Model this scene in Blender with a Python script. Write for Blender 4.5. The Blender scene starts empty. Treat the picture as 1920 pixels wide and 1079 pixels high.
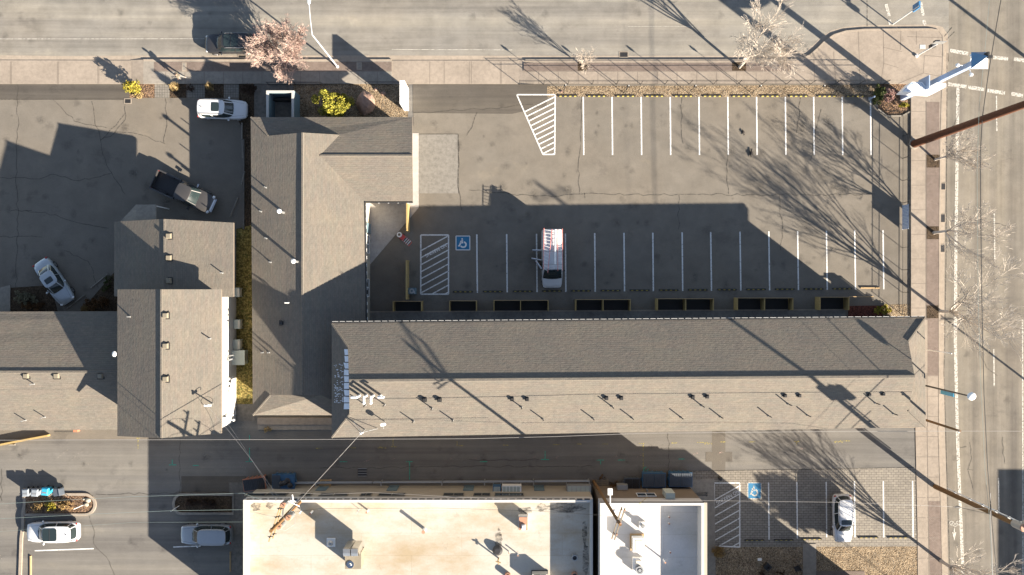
import bpy, bmesh, math, random
from mathutils import Vector, Matrix
R = math.radians
random.seed(7)
scene = bpy.context.scene
COL = scene.collection

# ---------------------------------------------------------------- camera, sky, sun, exposure
H = 80.0                 # height of the drone, metres
K = 19.806               # ground pixels per metre in the 1920 px photograph
F = K * H                # focal length in pixels
cam_data = bpy.data.cameras.new("camera")
cam = bpy.data.objects.new("camera", cam_data)
COL.objects.link(cam)
cam.location = (0, 0, H)
cam_data.sensor_width = 36.0
cam_data.lens = 36.0 * F / 1920.0
cam_data.clip_start = 0.5
cam_data.clip_end = 2000
scene.camera = cam

SUN_ELEV = 21.8
SUN_DIR = Vector((0.795, -0.606, 0)).normalized()      # towards the sun, on plan
world = bpy.data.worlds.new("World")
scene.world = world
world.use_nodes = True
wn = world.node_tree
sky = wn.nodes.new("ShaderNodeTexSky")
sky.sky_type = 'NISHITA'
sky.sun_disc = False
sky.sun_elevation = R(SUN_ELEV)
sky.sun_rotation = math.atan2(SUN_DIR.x, SUN_DIR.y)
sky.altitude = 1400
bg = wn.nodes["Background"]
bg.inputs[1].default_value = 0.055
hsv = wn.nodes.new("ShaderNodeHueSaturation")
hsv.inputs["Saturation"].default_value = .80
wn.links.new(sky.outputs[0], hsv.inputs["Color"]); wn.links.new(hsv.outputs[0], bg.inputs[0])
sun_data = bpy.data.lights.new("sun", 'SUN')
sun_data.energy = 5.0
sun_data.angle = R(0.5)
sun_data.color = (1.0, 0.875, 0.72)
sun = bpy.data.objects.new("sun", sun_data)
COL.objects.link(sun)
sv = Vector((SUN_DIR.x * math.cos(R(SUN_ELEV)), SUN_DIR.y * math.cos(R(SUN_ELEV)), math.sin(R(SUN_ELEV))))
sun.rotation_euler = sv.to_track_quat('Z', 'Y').to_euler()
vs = scene.view_settings
vs.view_transform = 'Standard'
vs.look = 'None'
vs.exposure = 2.1
vs.gamma = 1.0

# ---------------------------------------------------------------- measuring helpers
def g(px, py, z=0.0):
    """point on plan: pixel of the ground plane -> world"""
    return Vector(((px - 960) / K, (539.5 - py) / K, z))
def P(px, py, z=0.0):
    """world point of height z that the photo shows at px, py"""
    s = (H - z) / H
    return Vector(((px - 960) / K * s, (539.5 - py) / K * s, z))
def PH(px, py, z): return P(px, py, z * 1.29)
def plane(a, b, c):
    n = (b - a).cross(c - a).normalized()
    return (a, n)
def on(pl, px, py, lift=0.0):
    c = Vector((0, 0, H)); d = g(px, py) - c
    t = (pl[0] - c).dot(pl[1]) / d.dot(pl[1])
    p = c + d * t
    p.z += lift
    return p
def heading(dx, dy):
    return math.atan2(-dy, dx)
def lerp(a, b, t):
    return a + (b - a) * t

# ---------------------------------------------------------------- materials
MATS = {}
class NT:
    def __init__(s, name):
        s.m = bpy.data.materials.new(name); s.m.use_nodes = True
        s.t = s.m.node_tree
        s.b = s.t.nodes["Principled BSDF"]
    def n(s, kind, **kw):
        nd = s.t.nodes.new("ShaderNode" + kind)
        for k, v in kw.items():
            if k[0] == 'i' and k[1:].isdigit():
                s.put(nd.inputs[int(k[1:])], v)
            else:
                setattr(nd, k, v)
        return nd
    def put(s, sock, v):
        if isinstance(v, bpy.types.NodeSocket):
            s.t.links.new(v, sock)
        else:
            sock.default_value = v
    def math(s, op, a, b=0.0, clamp=False):
        nd = s.n("Math", operation=op, use_clamp=clamp)
        s.put(nd.inputs[0], a); s.put(nd.inputs[1], b)
        return nd.outputs[0]
    def mix(s, f, a, b, blend='MIX'):
        nd = s.n("MixRGB", blend_type=blend)
        s.put(nd.inputs[0], f); s.put(nd.inputs[1], a); s.put(nd.inputs[2], b)
        return nd.outputs[0]
    def noise(s, vec, scale, detail=4, rough=.55):
        nd = s.n("TexNoise")
        s.put(nd.inputs["Vector"], vec); nd.inputs["Scale"].default_value = scale
        nd.inputs["Detail"].default_value = detail; nd.inputs["Roughness"].default_value = rough
        return nd.outputs["Fac"]
    def ramp(s, f, stops):
        nd = s.n("ValToRGB"); s.put(nd.inputs[0], f)
        cr = nd.color_ramp
        while len(cr.elements) < len(stops): cr.elements.new(0.5)
        for e, (p, c) in zip(cr.elements, stops):
            e.position = p; e.color = c if len(c) == 4 else (*c, 1)
        return nd.outputs[0]
    def mapping(s, vec, sc=(1, 1, 1), rot=(0, 0, 0), loc=(0, 0, 0)):
        nd = s.n("Mapping"); s.put(nd.inputs[0], vec)
        nd.inputs["Scale"].default_value = sc; nd.inputs["Rotation"].default_value = rot
        nd.inputs["Location"].default_value = loc
        return nd.outputs[0]
    def pos(s): return s.n("NewGeometry").outputs["Position"]
    def obj(s): return s.n("TexCoord").outputs["Object"]
    def uv(s): return s.n("TexCoord").outputs["UV"]
    def bump(s, h, strength=.3, dist=.02):
        nd = s.n("Bump"); s.put(nd.inputs["Height"], h)
        nd.inputs["Strength"].default_value = strength; nd.inputs["Distance"].default_value = dist
        s.t.links.new(nd.outputs[0], s.b.inputs["Normal"])
    def done(s, col, rough=.9, metal=0.0, spec=None):
        s.put(s.b.inputs["Base Color"], col if isinstance(col, bpy.types.NodeSocket) else (*col, 1))
        s.b.inputs["Roughness"].default_value = rough
        s.b.inputs["Metallic"].default_value = metal
        if spec is not None: s.b.inputs["Specular IOR Level"].default_value = spec
        return s.m
def c4(c, k=1.0): return (c[0] * k, c[1] * k, c[2] * k, 1)

def simple(name, c, rough=.6, metal=0.0, var=.12, scale=3.0, bump=0.0, coat=0.0, spec=None):
    """painted, plastic, metal, cloth ... with slight unevenness"""
    if name in MATS: return MATS[name]
    t = NT(name)
    v = t.obj()
    f = t.noise(v, scale, 3)
    col = t.mix(f, c4(c, 1 - var), c4(c, 1 + var))
    if bump: t.bump(t.noise(v, scale * 12, 2), bump, .01)
    m = t.done(col, rough, metal, spec)
    if coat: t.b.inputs["Coat Weight"].default_value = coat; t.b.inputs["Coat Roughness"].default_value = .08
    MATS[name] = m
    return m

def asphalt(name, c, streak=None, var=.2, blot=.35, warm=(1.15, 1.03, .88)):
    t = NT(name)
    p = t.pos()
    big = t.noise(p, .09, 5, .6)
    mid = t.noise(t.mapping(p, loc=(31, 7, 0)), .55, 5, .65)
    fine = t.noise(p, 14, 3, .7)
    grain = t.noise(p, 60, 2, .8)
    col = t.mix(t.math('MULTIPLY', t.ramp(big, [(.35, (0, 0, 0)), (.7, (1, 1, 1))]), blot), c4(c), (c[0] * warm[0], c[1] * warm[1], c[2] * warm[2], 1))
    col = t.mix(t.ramp(mid, [(.3, (0, 0, 0)), (.72, (1, 1, 1))]), t.mix(1.0, col, (1 - var, 1 - var, 1 - var, 1), 'MULTIPLY'), t.mix(1.0, col, (1 + var * .6,) * 3 + (1,), 'MULTIPLY'))
    k = t.ramp(fine, [(.2, (.80,) * 3), (.8, (1.16,) * 3)])
    col = t.mix(1.0, col, k, 'MULTIPLY')
    k = t.ramp(grain, [(.2, (.72,) * 3), (.8, (1.3,) * 3)])
    col = t.mix(1.0, col, k, 'MULTIPLY')
    if streak:
        sc = (.018, .62, 1) if streak == 'x' else (.62, .018, 1)
        s1 = t.noise(t.mapping(p, sc), 1.0, 4, .6)
        col = t.mix(1.0, col, t.ramp(s1, [(.3, (.68, .68, .70)), (.5, (1, 1, 1)), (.66, (1.17, 1.16, 1.12))]), 'MULTIPLY')
        s2 = t.noise(t.mapping(p, tuple(a * 3 for a in sc), loc=(3, 9, 0)), 1.0, 4, .6)
        col = t.mix(1.0, col, t.ramp(s2, [(.3, (.88,) * 3), (.7, (1.1,) * 3)]), 'MULTIPLY')
    # oil spots
    spot = t.n("TexVoronoi"); t.put(spot.inputs["Vector"], t.mapping(p, (.42, .36, 1))); spot.inputs["Scale"].default_value = 1
    sf = t.math('ADD', spot.outputs["Distance"], t.math('MULTIPLY', t.noise(p, 2.5, 4), .35))
    col = t.mix(1.0, col, t.ramp(sf, [(.20, (.70, .70, .71)), (.36, (1, 1, 1))]), 'MULTIPLY')
    pt = t.noise(t.mapping(p, (.22, .3, 1), loc=(17, 3, 0)), 1.0, 7, .72)
    col = t.mix(1.0, col, t.ramp(pt, [(.36, (.84, .84, .85)), (.43, (1, 1, 1)), (.60, (1, 1, 1)), (.68, (1.12, 1.11, 1.08))]), 'MULTIPLY')
    t.bump(t.noise(p, 45, 3, .7), .35, .012)
    t.done(col, .93, spec=.25)
    MATS[name] = t.m
    return t.m

asphalt("asphalt_road_top", (.200, .192, .173), 'x')
asphalt("asphalt_road_side", (.172, .158, .134), 'y')
asphalt("asphalt_lot", (.152, .139, .119), None, .17)
asphalt("asphalt_left", (.146, .133, .114), None, .14)
asphalt("asphalt_alley", (.140, .135, .126), 'x', .10, .2)
asphalt("asphalt_patch", (.108, .10, .088), None, .10)
asphalt("asphalt_dark", (.088, .080, .069), 'x', .12)

def concrete(name, c, bricks=None, var=.14, stain=.2):
    t = NT(name)
    p = t.pos()
    a = t.noise(p, .35, 6, .65); b = t.noise(t.mapping(p, loc=(5, 50, 0)), 3.0, 5, .7); f = t.noise(p, 50, 2, .8)
    col = t.mix(t.ramp(a, [(.3, (0, 0, 0)), (.7, (1, 1, 1))]), c4(c, 1 - var), c4(c, 1 + var))
    col = t.mix(1.0, col, t.ramp(b, [(.25, (1 - stain,) * 3), (.6, (1.05,) * 3)]), 'MULTIPLY')
    col = t.mix(1.0, col, t.ramp(f, [(.2, (.86,) * 3), (.8, (1.12,) * 3)]), 'MULTIPLY')
    if bricks:
        bw, bh, c2, mortar, off = bricks
        br = t.n("TexBrick"); t.put(br.inputs["Vector"], p)
        br.inputs["Scale"].default_value = 1; br.inputs["Brick Width"].default_value = bw; br.inputs["Row Height"].default_value = bh
        br.inputs["Mortar Size"].default_value = .022; br.inputs["Mortar Smooth"].default_value = .3; br.offset = off
        br.inputs["Color1"].default_value = (1, 1, 1, 1); br.inputs["Color2"].default_value = (*c2, 1); br.inputs["Mortar"].default_value = (*mortar, 1)
        col = t.mix(1.0, col, br.outputs["Color"], 'MULTIPLY')
        t.bump(t.math('SUBTRACT', 1.0, br.outputs["Fac"]), .5, .012)
    else:
        t.bump(b, .2, .01)
    t.done(col, .9, spec=.3)
    MATS[name] = t.m
concrete("concrete_walk", (.250, .214, .176))
concrete("concrete_kerb", (.275, .235, .19), var=.10)
concrete("concrete_grey", (.235, .215, .185), var=.12, stain=.25)
concrete("concrete_pad", (.36, .345, .33))
concrete("concrete_patch", (.185, .174, .155), var=.12, stain=.35)
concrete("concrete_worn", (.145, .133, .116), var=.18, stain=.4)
concrete("paver_red", (.19, .153, .132), (.20, .10, (.8, .78, .76), (.72, .7, .68), .5))
concrete("paver_grey", (.225, .205, .172), (.46, .23, (.84, .84, .86), (.42, .42, .44), .5))
concrete("paver_small", (.20, .185, .16), (.24, .24, (.85, .85, .86), (.5, .5, .5), 0))

def pebbles(name, ramp, scale=9.0, bump=.9):
    t = NT(name)
    p = t.pos()
    v = t.n("TexVoronoi"); t.put(v.inputs["Vector"], p); v.inputs["Scale"].default_value = scale
    f = t.n("SeparateColor"); t.put(f.inputs[0], v.outputs["Color"])
    col = t.ramp(f.outputs[0], ramp)
    col = t.mix(1.0, col, t.ramp(t.noise(p, 1.1, 4), [(.3, (.72,) * 3), (.7, (1.15,) * 3)]), 'MULTIPLY')
    col = t.mix(1.0, col, t.ramp(v.outputs["Distance"], [(.35, (1, 1, 1)), (.75, (.45,) * 3)]), 'MULTIPLY')
    t.bump(t.math('SUBTRACT', 1.0, v.outputs["Distance"]), bump, .05)
    t.done(col, .95, spec=.2); MATS[name] = t.m
pebbles("gravel_tan", [(0, (.15, .11, .07)), (.4, (.28, .21, .135)), (.7, (.38, .30, .20)), (1, (.19, .16, .125))], 12)
pebbles("gravel_brown", [(0, (.09, .055, .035)), (.4, (.20, .13, .08)), (.7, (.28, .18, .11)), (1, (.12, .09, .08))], 9)
pebbles("mulch_red", [(0, (.10, .03, .02)), (.5, (.20, .07, .05)), (1, (.12, .05, .04))], 11)
pebbles("mulch_dark", [(0, (.05, .035, .02)), (.5, (.10, .07, .045)), (1, (.07, .05, .035))], 11)
pebbles("grass_dry", [(0, (.12, .10, .03)), (.35, (.24, .19, .06)), (.7, (.33, .26, .09)), (1, (.10, .11, .03))], 7, .4)

def shingle(name, c, c2):
    t = NT(name)
    uv = t.uv()
    br = t.n("TexBrick"); t.put(br.inputs["Vector"], uv)
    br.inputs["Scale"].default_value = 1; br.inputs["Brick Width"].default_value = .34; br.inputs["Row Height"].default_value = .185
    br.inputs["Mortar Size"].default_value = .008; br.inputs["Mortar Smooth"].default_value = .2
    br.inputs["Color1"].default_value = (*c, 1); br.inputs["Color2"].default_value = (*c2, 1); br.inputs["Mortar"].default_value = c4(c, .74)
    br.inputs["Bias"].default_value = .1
    big = t.noise(uv, .35, 5, .6); mid = t.noise(t.mapping(uv, (1, 2.2, 1)), 2.2, 4, .7); f = t.noise(uv, 40, 2, .8)
    col = t.mix(1.0, br.outputs["Color"], t.ramp(big, [(.3, (.90, .90, .92)), (.7, (1.07, 1.05, 1.0))]), 'MULTIPLY')
    col = t.mix(1.0, col, t.ramp(mid, [(.3, (.88, .87, .86)), (.7, (1.08,) * 3)]), 'MULTIPLY')
    col = t.mix(1.0, col, t.ramp(f, [(.2, (.82,) * 3), (.8, (1.15,) * 3)]), 'MULTIPLY')
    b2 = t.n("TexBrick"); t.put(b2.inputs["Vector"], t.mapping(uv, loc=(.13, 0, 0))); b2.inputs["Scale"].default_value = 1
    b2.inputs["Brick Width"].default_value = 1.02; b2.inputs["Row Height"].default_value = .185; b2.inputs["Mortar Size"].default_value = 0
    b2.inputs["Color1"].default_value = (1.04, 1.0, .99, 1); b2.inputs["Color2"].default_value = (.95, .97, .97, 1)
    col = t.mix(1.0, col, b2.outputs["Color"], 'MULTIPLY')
    st = t.noise(t.mapping(uv, (1.3, .16, 1)), 1.0, 5, .65)
    col = t.mix(1.0, col, t.ramp(st, [(.32, (.94, .94, .95)), (.5, (1, 1, 1)), (.7, (1.03, 1.02, 1.01))]), 'MULTIPLY')
    sx = t.n("SeparateXYZ"); t.put(sx.inputs[0], uv)
    saw = t.math('FRACT', t.math('DIVIDE', sx.outputs[1], .185))
    h = t.math('SUBTRACT', 1.0, saw)                     # each course thickens towards its lower edge
    h = t.math('ADD', t.math('MULTIPLY', h, .8), t.math('MULTIPLY', t.noise(t.mapping(uv, (3.2, 5.4, 1)), 1.0, 2, .6), .9))
    h = t.math('ADD', h, t.math('MULTIPLY', f, .15))
    t.bump(h, 1.0, .022)
    t.done(col, .95, spec=.2); MATS[name] = t.m
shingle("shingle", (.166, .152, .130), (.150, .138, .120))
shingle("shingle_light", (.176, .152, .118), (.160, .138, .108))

def flatroof(name, base, stain, dark, k=.5):
    t = NT(name)
    p = t.pos()
    a = t.noise(t.mapping(p, (.5, 1, 1)), .35, 6, .7); b = t.noise(t.mapping(p, loc=(9, 3, 0)), .9, 6, .75)
    col = t.mix(t.ramp(a, [(.42, (0, 0, 0)), (.72, (1, 1, 1))]), c4(base), c4(stain))
    col = t.mix(t.math('MULTIPLY', t.ramp(b, [(.60, (0, 0, 0)), (.78, (1, 1, 1))]), k), col, c4(dark))
    br = t.n("TexBrick"); t.put(br.inputs["Vector"], p); br.inputs["Scale"].default_value = 1
    br.inputs["Brick Width"].default_value = 9.0; br.inputs["Row Height"].default_value = 2.0; br.inputs["Mortar Size"].default_value = .02
    br.inputs["Color1"].default_value = (1, 1, 1, 1); br.inputs["Color2"].default_value = (.96, .96, .96, 1); br.inputs["Mortar"].default_value = (.84, .82, .78, 1)
    col = t.mix(1.0, col, br.outputs["Color"], 'MULTIPLY')
    col = t.mix(1.0, col, t.ramp(t.noise(p, 8, 3), [(.2, (.92,) * 3), (.8, (1.04,) * 3)]), 'MULTIPLY')
    t.bump(t.noise(p, 1.2, 4), .2, .03)
    t.done(col, .75, spec=.3); MATS[name] = t.m
flatroof("roof_cream", (.40, .38, .335), (.31, .25, .165), (.09, .065, .045))
flatroof("roof_white", (.52, .51, .50), (.43, .41, .37), (.14, .12, .10), .35)

def foliage(name, cols, rough=.8):
    t = NT(name)
    oi = t.n("NewGeometry")
    f = t.noise(oi.outputs["Position"], 3.1, 3, .7)
    f2 = t.math('ADD', t.math('MULTIPLY', f, .5), t.math('MULTIPLY', oi.outputs["Random Per Island"], .5))
    n = len(cols)
    col = t.ramp(f2, [(.15 + .7 * i / (n - 1), c) for i, c in enumerate(cols)])
    t.done(col, rough, spec=.2)
    t.b.inputs["Subsurface Weight"].default_value = 0
    MATS[name] = t.m
foliage("leaves_gold", [(.05, .07, .015), (.14, .13, .02), (.34, .27, .03), (.40, .36, .08)])
foliage("leaves_goldgreen", [(.045, .065, .015), (.13, .13, .02), (.30, .27, .035), (.38, .34, .06)])
foliage("leaves_straw", [(.16, .11, .05), (.34, .25, .12), (.46, .36, .18)])
foliage("leaves_dark", [(.02, .018, .012), (.05, .032, .022), (.07, .035, .025)])
foliage("leaves_red", [(.05, .03, .015), (.13, .07, .03), (.22, .12, .06)])
foliage("leaves_pale", [(.10, .10, .07), (.20, .19, .13), (.28, .26, .17)])
foliage("leaves_green", [(.02, .03, .012), (.05, .065, .02), (.09, .10, .03)])
foliage("leaves_pink", [(.20, .09, .085), (.32, .20, .175), (.40, .31, .26)])
foliage("leaves_brown", [(.10, .065, .03), (.27, .18, .075), (.40, .28, .12)])

def barkm(name, c):
    t = NT(name); v = t.pos()
    f = t.noise(t.mapping(v, (9, 9, 2)), 1.0, 4, .7)
    col = t.mix(f, c4(c, .65), c4(c, 1.3)); t.bump(f, .5, .02)
    t.done(col, .9, spec=.2); MATS[name] = t.m
barkm("bark_pale", (.47, .42, .36)); barkm("bark_pink", (.42, .32, .27)); barkm("bark_dark", (.07, .05, .04)); barkm("bark_beige", (.50, .44, .37))

def woodm(name, c, sc=(1, 1, 12)):
    t = NT(name); v = t.obj()
    f = t.noise(t.mapping(v, sc), 2.0, 5, .7)
    col = t.mix(f, c4(c, .6), c4(c, 1.35)); t.bump(f, .4, .01)
    t.done(col, .8, spec=.25); MATS[name] = t.m
woodm("wood_golden", (.36, .26, .11), (6, 6, .6)); woodm("wood_pole", (.17, .095, .04), (9, 9, .5)); woodm("wood_tan", (.34, .24, .13), (3, 9, 3))
woodm("wood_grey", (.20, .17, .13), (2, 8, 3)); woodm("rust_steel", (.105, .042, .022), (5, 5, .8))

def stucco(name, c, var=.06):
    t = NT(name); p = t.pos()
    f = t.noise(p, 1.0, 5, .65)
    col = t.mix(f, c4(c, 1 - var * 2), c4(c, 1 + var)); t.bump(t.noise(p, 40, 3), .25, .01)
    t.done(col, .9, spec=.2); MATS[name] = t.m
stucco("stucco_white", (.50, .49, .465)); stucco("stucco_cream", (.36, .33, .27)); stucco("stucco_tan", (.30, .25, .19)); stucco("stucco_teal", (.13, .19, .22))
stucco("stucco_brown", (.17, .14, .11)); stucco("coping_pale", (.42, .42, .40))

def glassm():
    t = NT("car_glass"); t.done((.018, .028, .030), .08, spec=.8); MATS["car_glass"] = t.m
    t = NT("window_glass"); t.done((.03, .04, .045), .1, spec=.7); MATS["window_glass"] = t.m
    t = NT("lamp_glass"); t.done((.75, .75, .72), .25, spec=.6); MATS["lamp_glass"] = t.m
glassm()
M = MATS
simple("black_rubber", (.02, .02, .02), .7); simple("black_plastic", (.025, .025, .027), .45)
simple("white_metal", (.72, .72, .70), .45); simple("galvanised", (.36, .37, .37), .42, .6); simple("lamp_grey", (.40, .41, .42), .5); simple("dark_metal", (.035, .035, .035), .5, .3)
simple("blue_metal", (.035, .10, .19), .5); simple("blue_bright", (.03, .30, .48), .45); simple("sign_blue", (.045, .17, .34), .4)
simple("sign_paleblue", (.30, .38, .52), .45); simple("grey_plastic", (.20, .23, .26), .5); simple("dark_plastic", (.06, .075, .095), .5)
simple("red_paint", (.50, .06, .05), .5); simple("orange_steel", (.40, .16, .09), .6); simple("fibreglass_red", (.58, .20, .17), .5)
simple("yellow_paint", (.34, .27, .06), .8); simple("steel_shiny", (.55, .53, .48), .28, .9); simple("terracotta", (.34, .17, .09), .8)
simple("pale_green_metal", (.38, .42, .38), .6); simple("hvac_beige", (.50, .47, .40), .6); simple("cap_copper", (.36, .19, .12), .6)
simple("beige_metal", (.20, .175, .13), .55); simple("headlight", (.65, .67, .68), .12, spec=.7); simple("tail_red", (.28, .015, .015), .2, spec=.6)
simple("chrome", (.6, .6, .6), .15, 1.0, var=.03); simple("rim", (.35, .35, .36), .35, .8)
simple("cloth_olive", (.10, .09, .065), .9); simple("cloth_grey", (.16, .16, .15), .9); simple("skin", (.42, .25, .18), .6); simple("hair_dark", (.02, .015, .012), .7)
simple("sign_white", (.80, .80, .80), .4, var=.03); simple("wire_pale", (.24, .23, .215), .6); simple("wire_black", (.02, .02, .02), .6); simple("wire_teal", (.16, .21, .20), .6)
simple("rock", (.26, .17, .13), .9, var=.35, scale=2.2, bump=.6); simple("frost", (.58, .64, .72), .9, var=.2, scale=6)

def paintm(name, c, worn=.0):
    t = NT(name); p = t.pos()
    f = t.noise(p, 6, 5, .75)
    col = t.mix(f, c4(c, .82), c4(c, 1.05))
    m = t.done(col, .7, spec=.3)
    if worn:
        tr = t.n("BsdfTransparent"); mx = t.n("MixShader")
        a = t.ramp(t.noise(p, 7, 5, .8), [(worn, (0, 0, 0)), (worn + .1, (1, 1, 1))])
        t.put(mx.inputs[0], a); t.t.links.new(tr.outputs[0], mx.inputs[1]); t.t.links.new(t.b.outputs[0], mx.inputs[2])
        out = [n for n in t.t.nodes if n.type == 'OUTPUT_MATERIAL'][0]
        t.t.links.new(mx.outputs[0], out.inputs[0])
    MATS[name] = m
paintm("line_white", (.64, .64, .62), .355); paintm("line_worn", (.48, .46, .41), .41); paintm("line_blue", (.03, .16, .30), .30)
paintm("spray_green", (.04, .34, .24), .37); paintm("spray_yellow", (.40, .34, .08), .44); paintm("spray_pink", (.50, .36, .32), .52); paintm("line_faint", (.36, .33, .28), .50)
paintm("crack", (.065, .059, .05), .42); paintm("joint", (.165, .14, .115)); paintm("line_symbol", (.66, .66, .64))
def carpaint(name, c, rough=.3, metal=.0):
    t = NT(name); v = t.obj()
    f = t.noise(v, 1.7, 4, .6)
    col = t.mix(f, c4(c, .9), c4(c, 1.06))
    t.done(col, rough, metal); t.b.inputs["Coat Weight"].default_value = .6; t.b.inputs["Coat Roughness"].default_value = .06
    MATS[name] = t.m
carpaint("paint_white", (.58, .59, .60)); carpaint("paint_silver", (.34, .37, .40), .32, .5); carpaint("paint_black", (.03, .03, .032), .2)
carpaint("paint_grey", (.055, .053, .053), .35, .2); carpaint("paint_skysilver", (.38, .42, .45), .32, .4)

# ---------------------------------------------------------------- mesh collecting
class MB:
    def __init__(s): s.v = []; s.f = []; s.mi = []; s.cur = 0
    def add(s, vs, fs):
        o = len(s.v); s.v += [Vector(v) for v in vs]
        for f in fs: s.f.append([i + o for i in f]); s.mi.append(s.cur)
        return s
    def poly(s, pts): return s.add(pts, [list(range(len(pts)))])
    def prism(s, pts, z0, z1):
        n = len(pts)
        a = [Vector((p[0], p[1], z0)) for p in pts]; b = [Vector((p[0], p[1], z1)) for p in pts]
        area = sum(a[i].x * a[(i + 1) % n].y - a[(i + 1) % n].x * a[i].y for i in range(n))
        if area < 0: a.reverse(); b.reverse()
        fs = [list(range(n))[::-1], [n + i for i in range(n)]]
        fs += [[i, (i + 1) % n, n + (i + 1) % n, n + i] for i in range(n)]
        return s.add(a + b, fs)
    def box(s, x0, x1, y0, y1, z0, z1, rot=0.0, c=None):
        pts = [(x0, y0), (x1, y0), (x1, y1), (x0, y1)]
        if c is not None:
            ca, sa = math.cos(rot), math.sin(rot)
            pts = [(c[0] + x * ca - y * sa, c[1] + x * sa + y * ca) for x, y in pts]
        return s.prism(pts, z0, z1)
    def tube(s, p0, p1, r0, r1=None, n=6, cap=True):
        p0 = Vector(p0); p1 = Vector(p1); r1 = r0 if r1 is None else r1
        d = (p1 - p0)
        if d.length < 1e-6: return s
        d.normalize()
        a = d.orthogonal().normalized(); b = d.cross(a)
        vs = []
        for p, r in ((p0, r0), (p1, r1)):
            for i in range(n):
                t = 2 * math.pi * i / n
                vs.append(p + (a * math.cos(t) + b * math.sin(t)) * r)
        fs = [[i, (i + 1) % n, n + (i + 1) % n, n + i] for i in range(n)]
        if cap: fs += [list(range(n))[::-1], [n + i for i in range(n)]]
        return s.add(vs, fs)
    def path(s, pts, r, n=6):
        for a, b in zip(pts, pts[1:]): s.tube(a, b, r, r, n)
        return s
    def cyl(s, c, r, z0, z1, n=16, r1=None): return s.tube((c[0], c[1], z0), (c[0], c[1], z1), r, r1, n)
    def ring(s, c, r0, r1, z0, z1, n=20):
        vs = []; fs = []
        for i in range(n):
            t = 2 * math.pi * i / n; q = (math.cos(t), math.sin(t))
            for r, z in ((r0, z0), (r1, z0), (r1, z1), (r0, z1)): vs.append((c[0] + q[0] * r, c[1] + q[1] * r, z))
        for i in range(n):
            j = (i + 1) % n
            for k in range(4): fs.append([4 * i + k, 4 * j + k, 4 * j + (k + 1) % 4, 4 * i + (k + 1) % 4])
        return s.add(vs, fs)
    def ball(s, c, r, n=10, m=6):
        r = r if hasattr(r, '__len__') else (r, r, r)
        vs = [(c[0], c[1], c[2] + r[2])]
        for j in range(1, m):
            p = math.pi * j / m
            for i in range(n):
                t = 2 * math.pi * i / n
                vs.append((c[0] + r[0] * math.sin(p) * math.cos(t), c[1] + r[1] * math.sin(p) * math.sin(t), c[2] + r[2] * math.cos(p)))
        vs.append((c[0], c[1], c[2] - r[2])); L = len(vs) - 1
        fs = [[0, 1 + i, 1 + (i + 1) % n] for i in range(n)]
        for j in range(m - 2):
            for i in range(n):
                a = 1 + j * n + i; b = 1 + j * n + (i + 1) % n
                fs.append([a, a + n, b + n, b])
        fs += [[L, 1 + (m - 2) * n + (i + 1) % n, 1 + (m - 2) * n + i] for i in range(n)]
        return s.add(vs, fs)
    def loft(s, secs, closed_ends=True, ring=True):
        n = len(secs[0]); vs = [p for q in secs for p in q]; fs = []
        for k in range(len(secs) - 1):
            for i in range(n if ring else n - 1):
                j = (i + 1) % n
                fs.append([k * n + i, k * n + j, (k + 1) * n + j, (k + 1) * n + i])
        if closed_ends: fs += [list(range(n))[::-1], [(len(secs) - 1) * n + i for i in range(n)]]
        return s.add(vs, fs)
    def ribbon(s, pts, w, z0, z1=None, side=0.0, closed=False):
        """strip along a plan polyline; side shifts it sideways (left positive)"""
        P2 = [Vector((p[0], p[1])) for p in pts]; n = len(P2); L = []; Rr = []
        for i in range(n):
            a = P2[(i - 1) % n] if (i > 0 or closed) else P2[i]; b = P2[(i + 1) % n] if (i < n - 1 or closed) else P2[i]
            d = (b - a)
            if d.length < 1e-9: d = Vector((1, 0))
            d.normalize(); nn = Vector((-d.y, d.x))
            L.append(P2[i] + nn * (side + w / 2)); Rr.append(P2[i] + nn * (side - w / 2))
        for i in range(n if closed else n - 1):
            j = (i + 1) % n
            q = [Rr[i], Rr[j], L[j], L[i]]
            if z1 is None: s.poly([Vector((p.x, p.y, z0)) for p in q])
            else: s.prism([(p.x, p.y) for p in q], z0, z1)
        return s
    def xf(s, mat):
        s.v = [mat @ v for v in s.v]; return s

ROOTS = {}
def finish(me, name, mats, smooth, uvroof=False):
    if not isinstance(mats, (list, tuple)): mats = [mats]
    for m in mats: me.materials.append(M[m] if isinstance(m, str) else m)
def mesh_from(mb, name, mats, smooth=False, origin=None, recalc=True, slope_uv=False, merge=False):
    me = bpy.data.meshes.new(name)
    vs = mb.v if origin is None else [origin @ v for v in mb.v]
    me.from_pydata([tuple(v) for v in vs], [], mb.f)
    if not isinstance(mats, (list, tuple)): mats = [mats]
    for m in mats: me.materials.append(M[m])
    if len(mats) > 1: me.polygons.foreach_set("material_index", mb.mi)
    if recalc or merge:
        bm = bmesh.new(); bm.from_mesh(me)
        if merge: bmesh.ops.remove_doubles(bm, verts=bm.verts, dist=1e-4)
        if recalc: bmesh.ops.recalc_face_normals(bm, faces=bm.faces)
        bm.to_mesh(me); bm.free()
    if slope_uv:
        uvl = me.uv_layers.new(name="UVMap")
        for p in me.polygons:
            n = p.normal
            h = Vector((n.x, n.y, 0))
            if h.length < .05: u = Vector((1, 0, 0)); v = Vector((0, 1, 0))
            else:
                u = Vector((-n.y, n.x, 0)).normalized(); v = n.cross(u)
                if v.z < 0: v = -v
            for li in p.loop_indices:
                co = me.vertices[me.loops[li].vertex_index].co
                uvl.data[li].uv = (co.dot(u), co.dot(v))
    if smooth:
        me.polygons.foreach_set("use_smooth", [True] * len(me.polygons))
        if smooth != 'all':
            try: me.set_sharp_from_angle(angle=R(38))
            except Exception: pass
    me.update()
    return me
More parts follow.
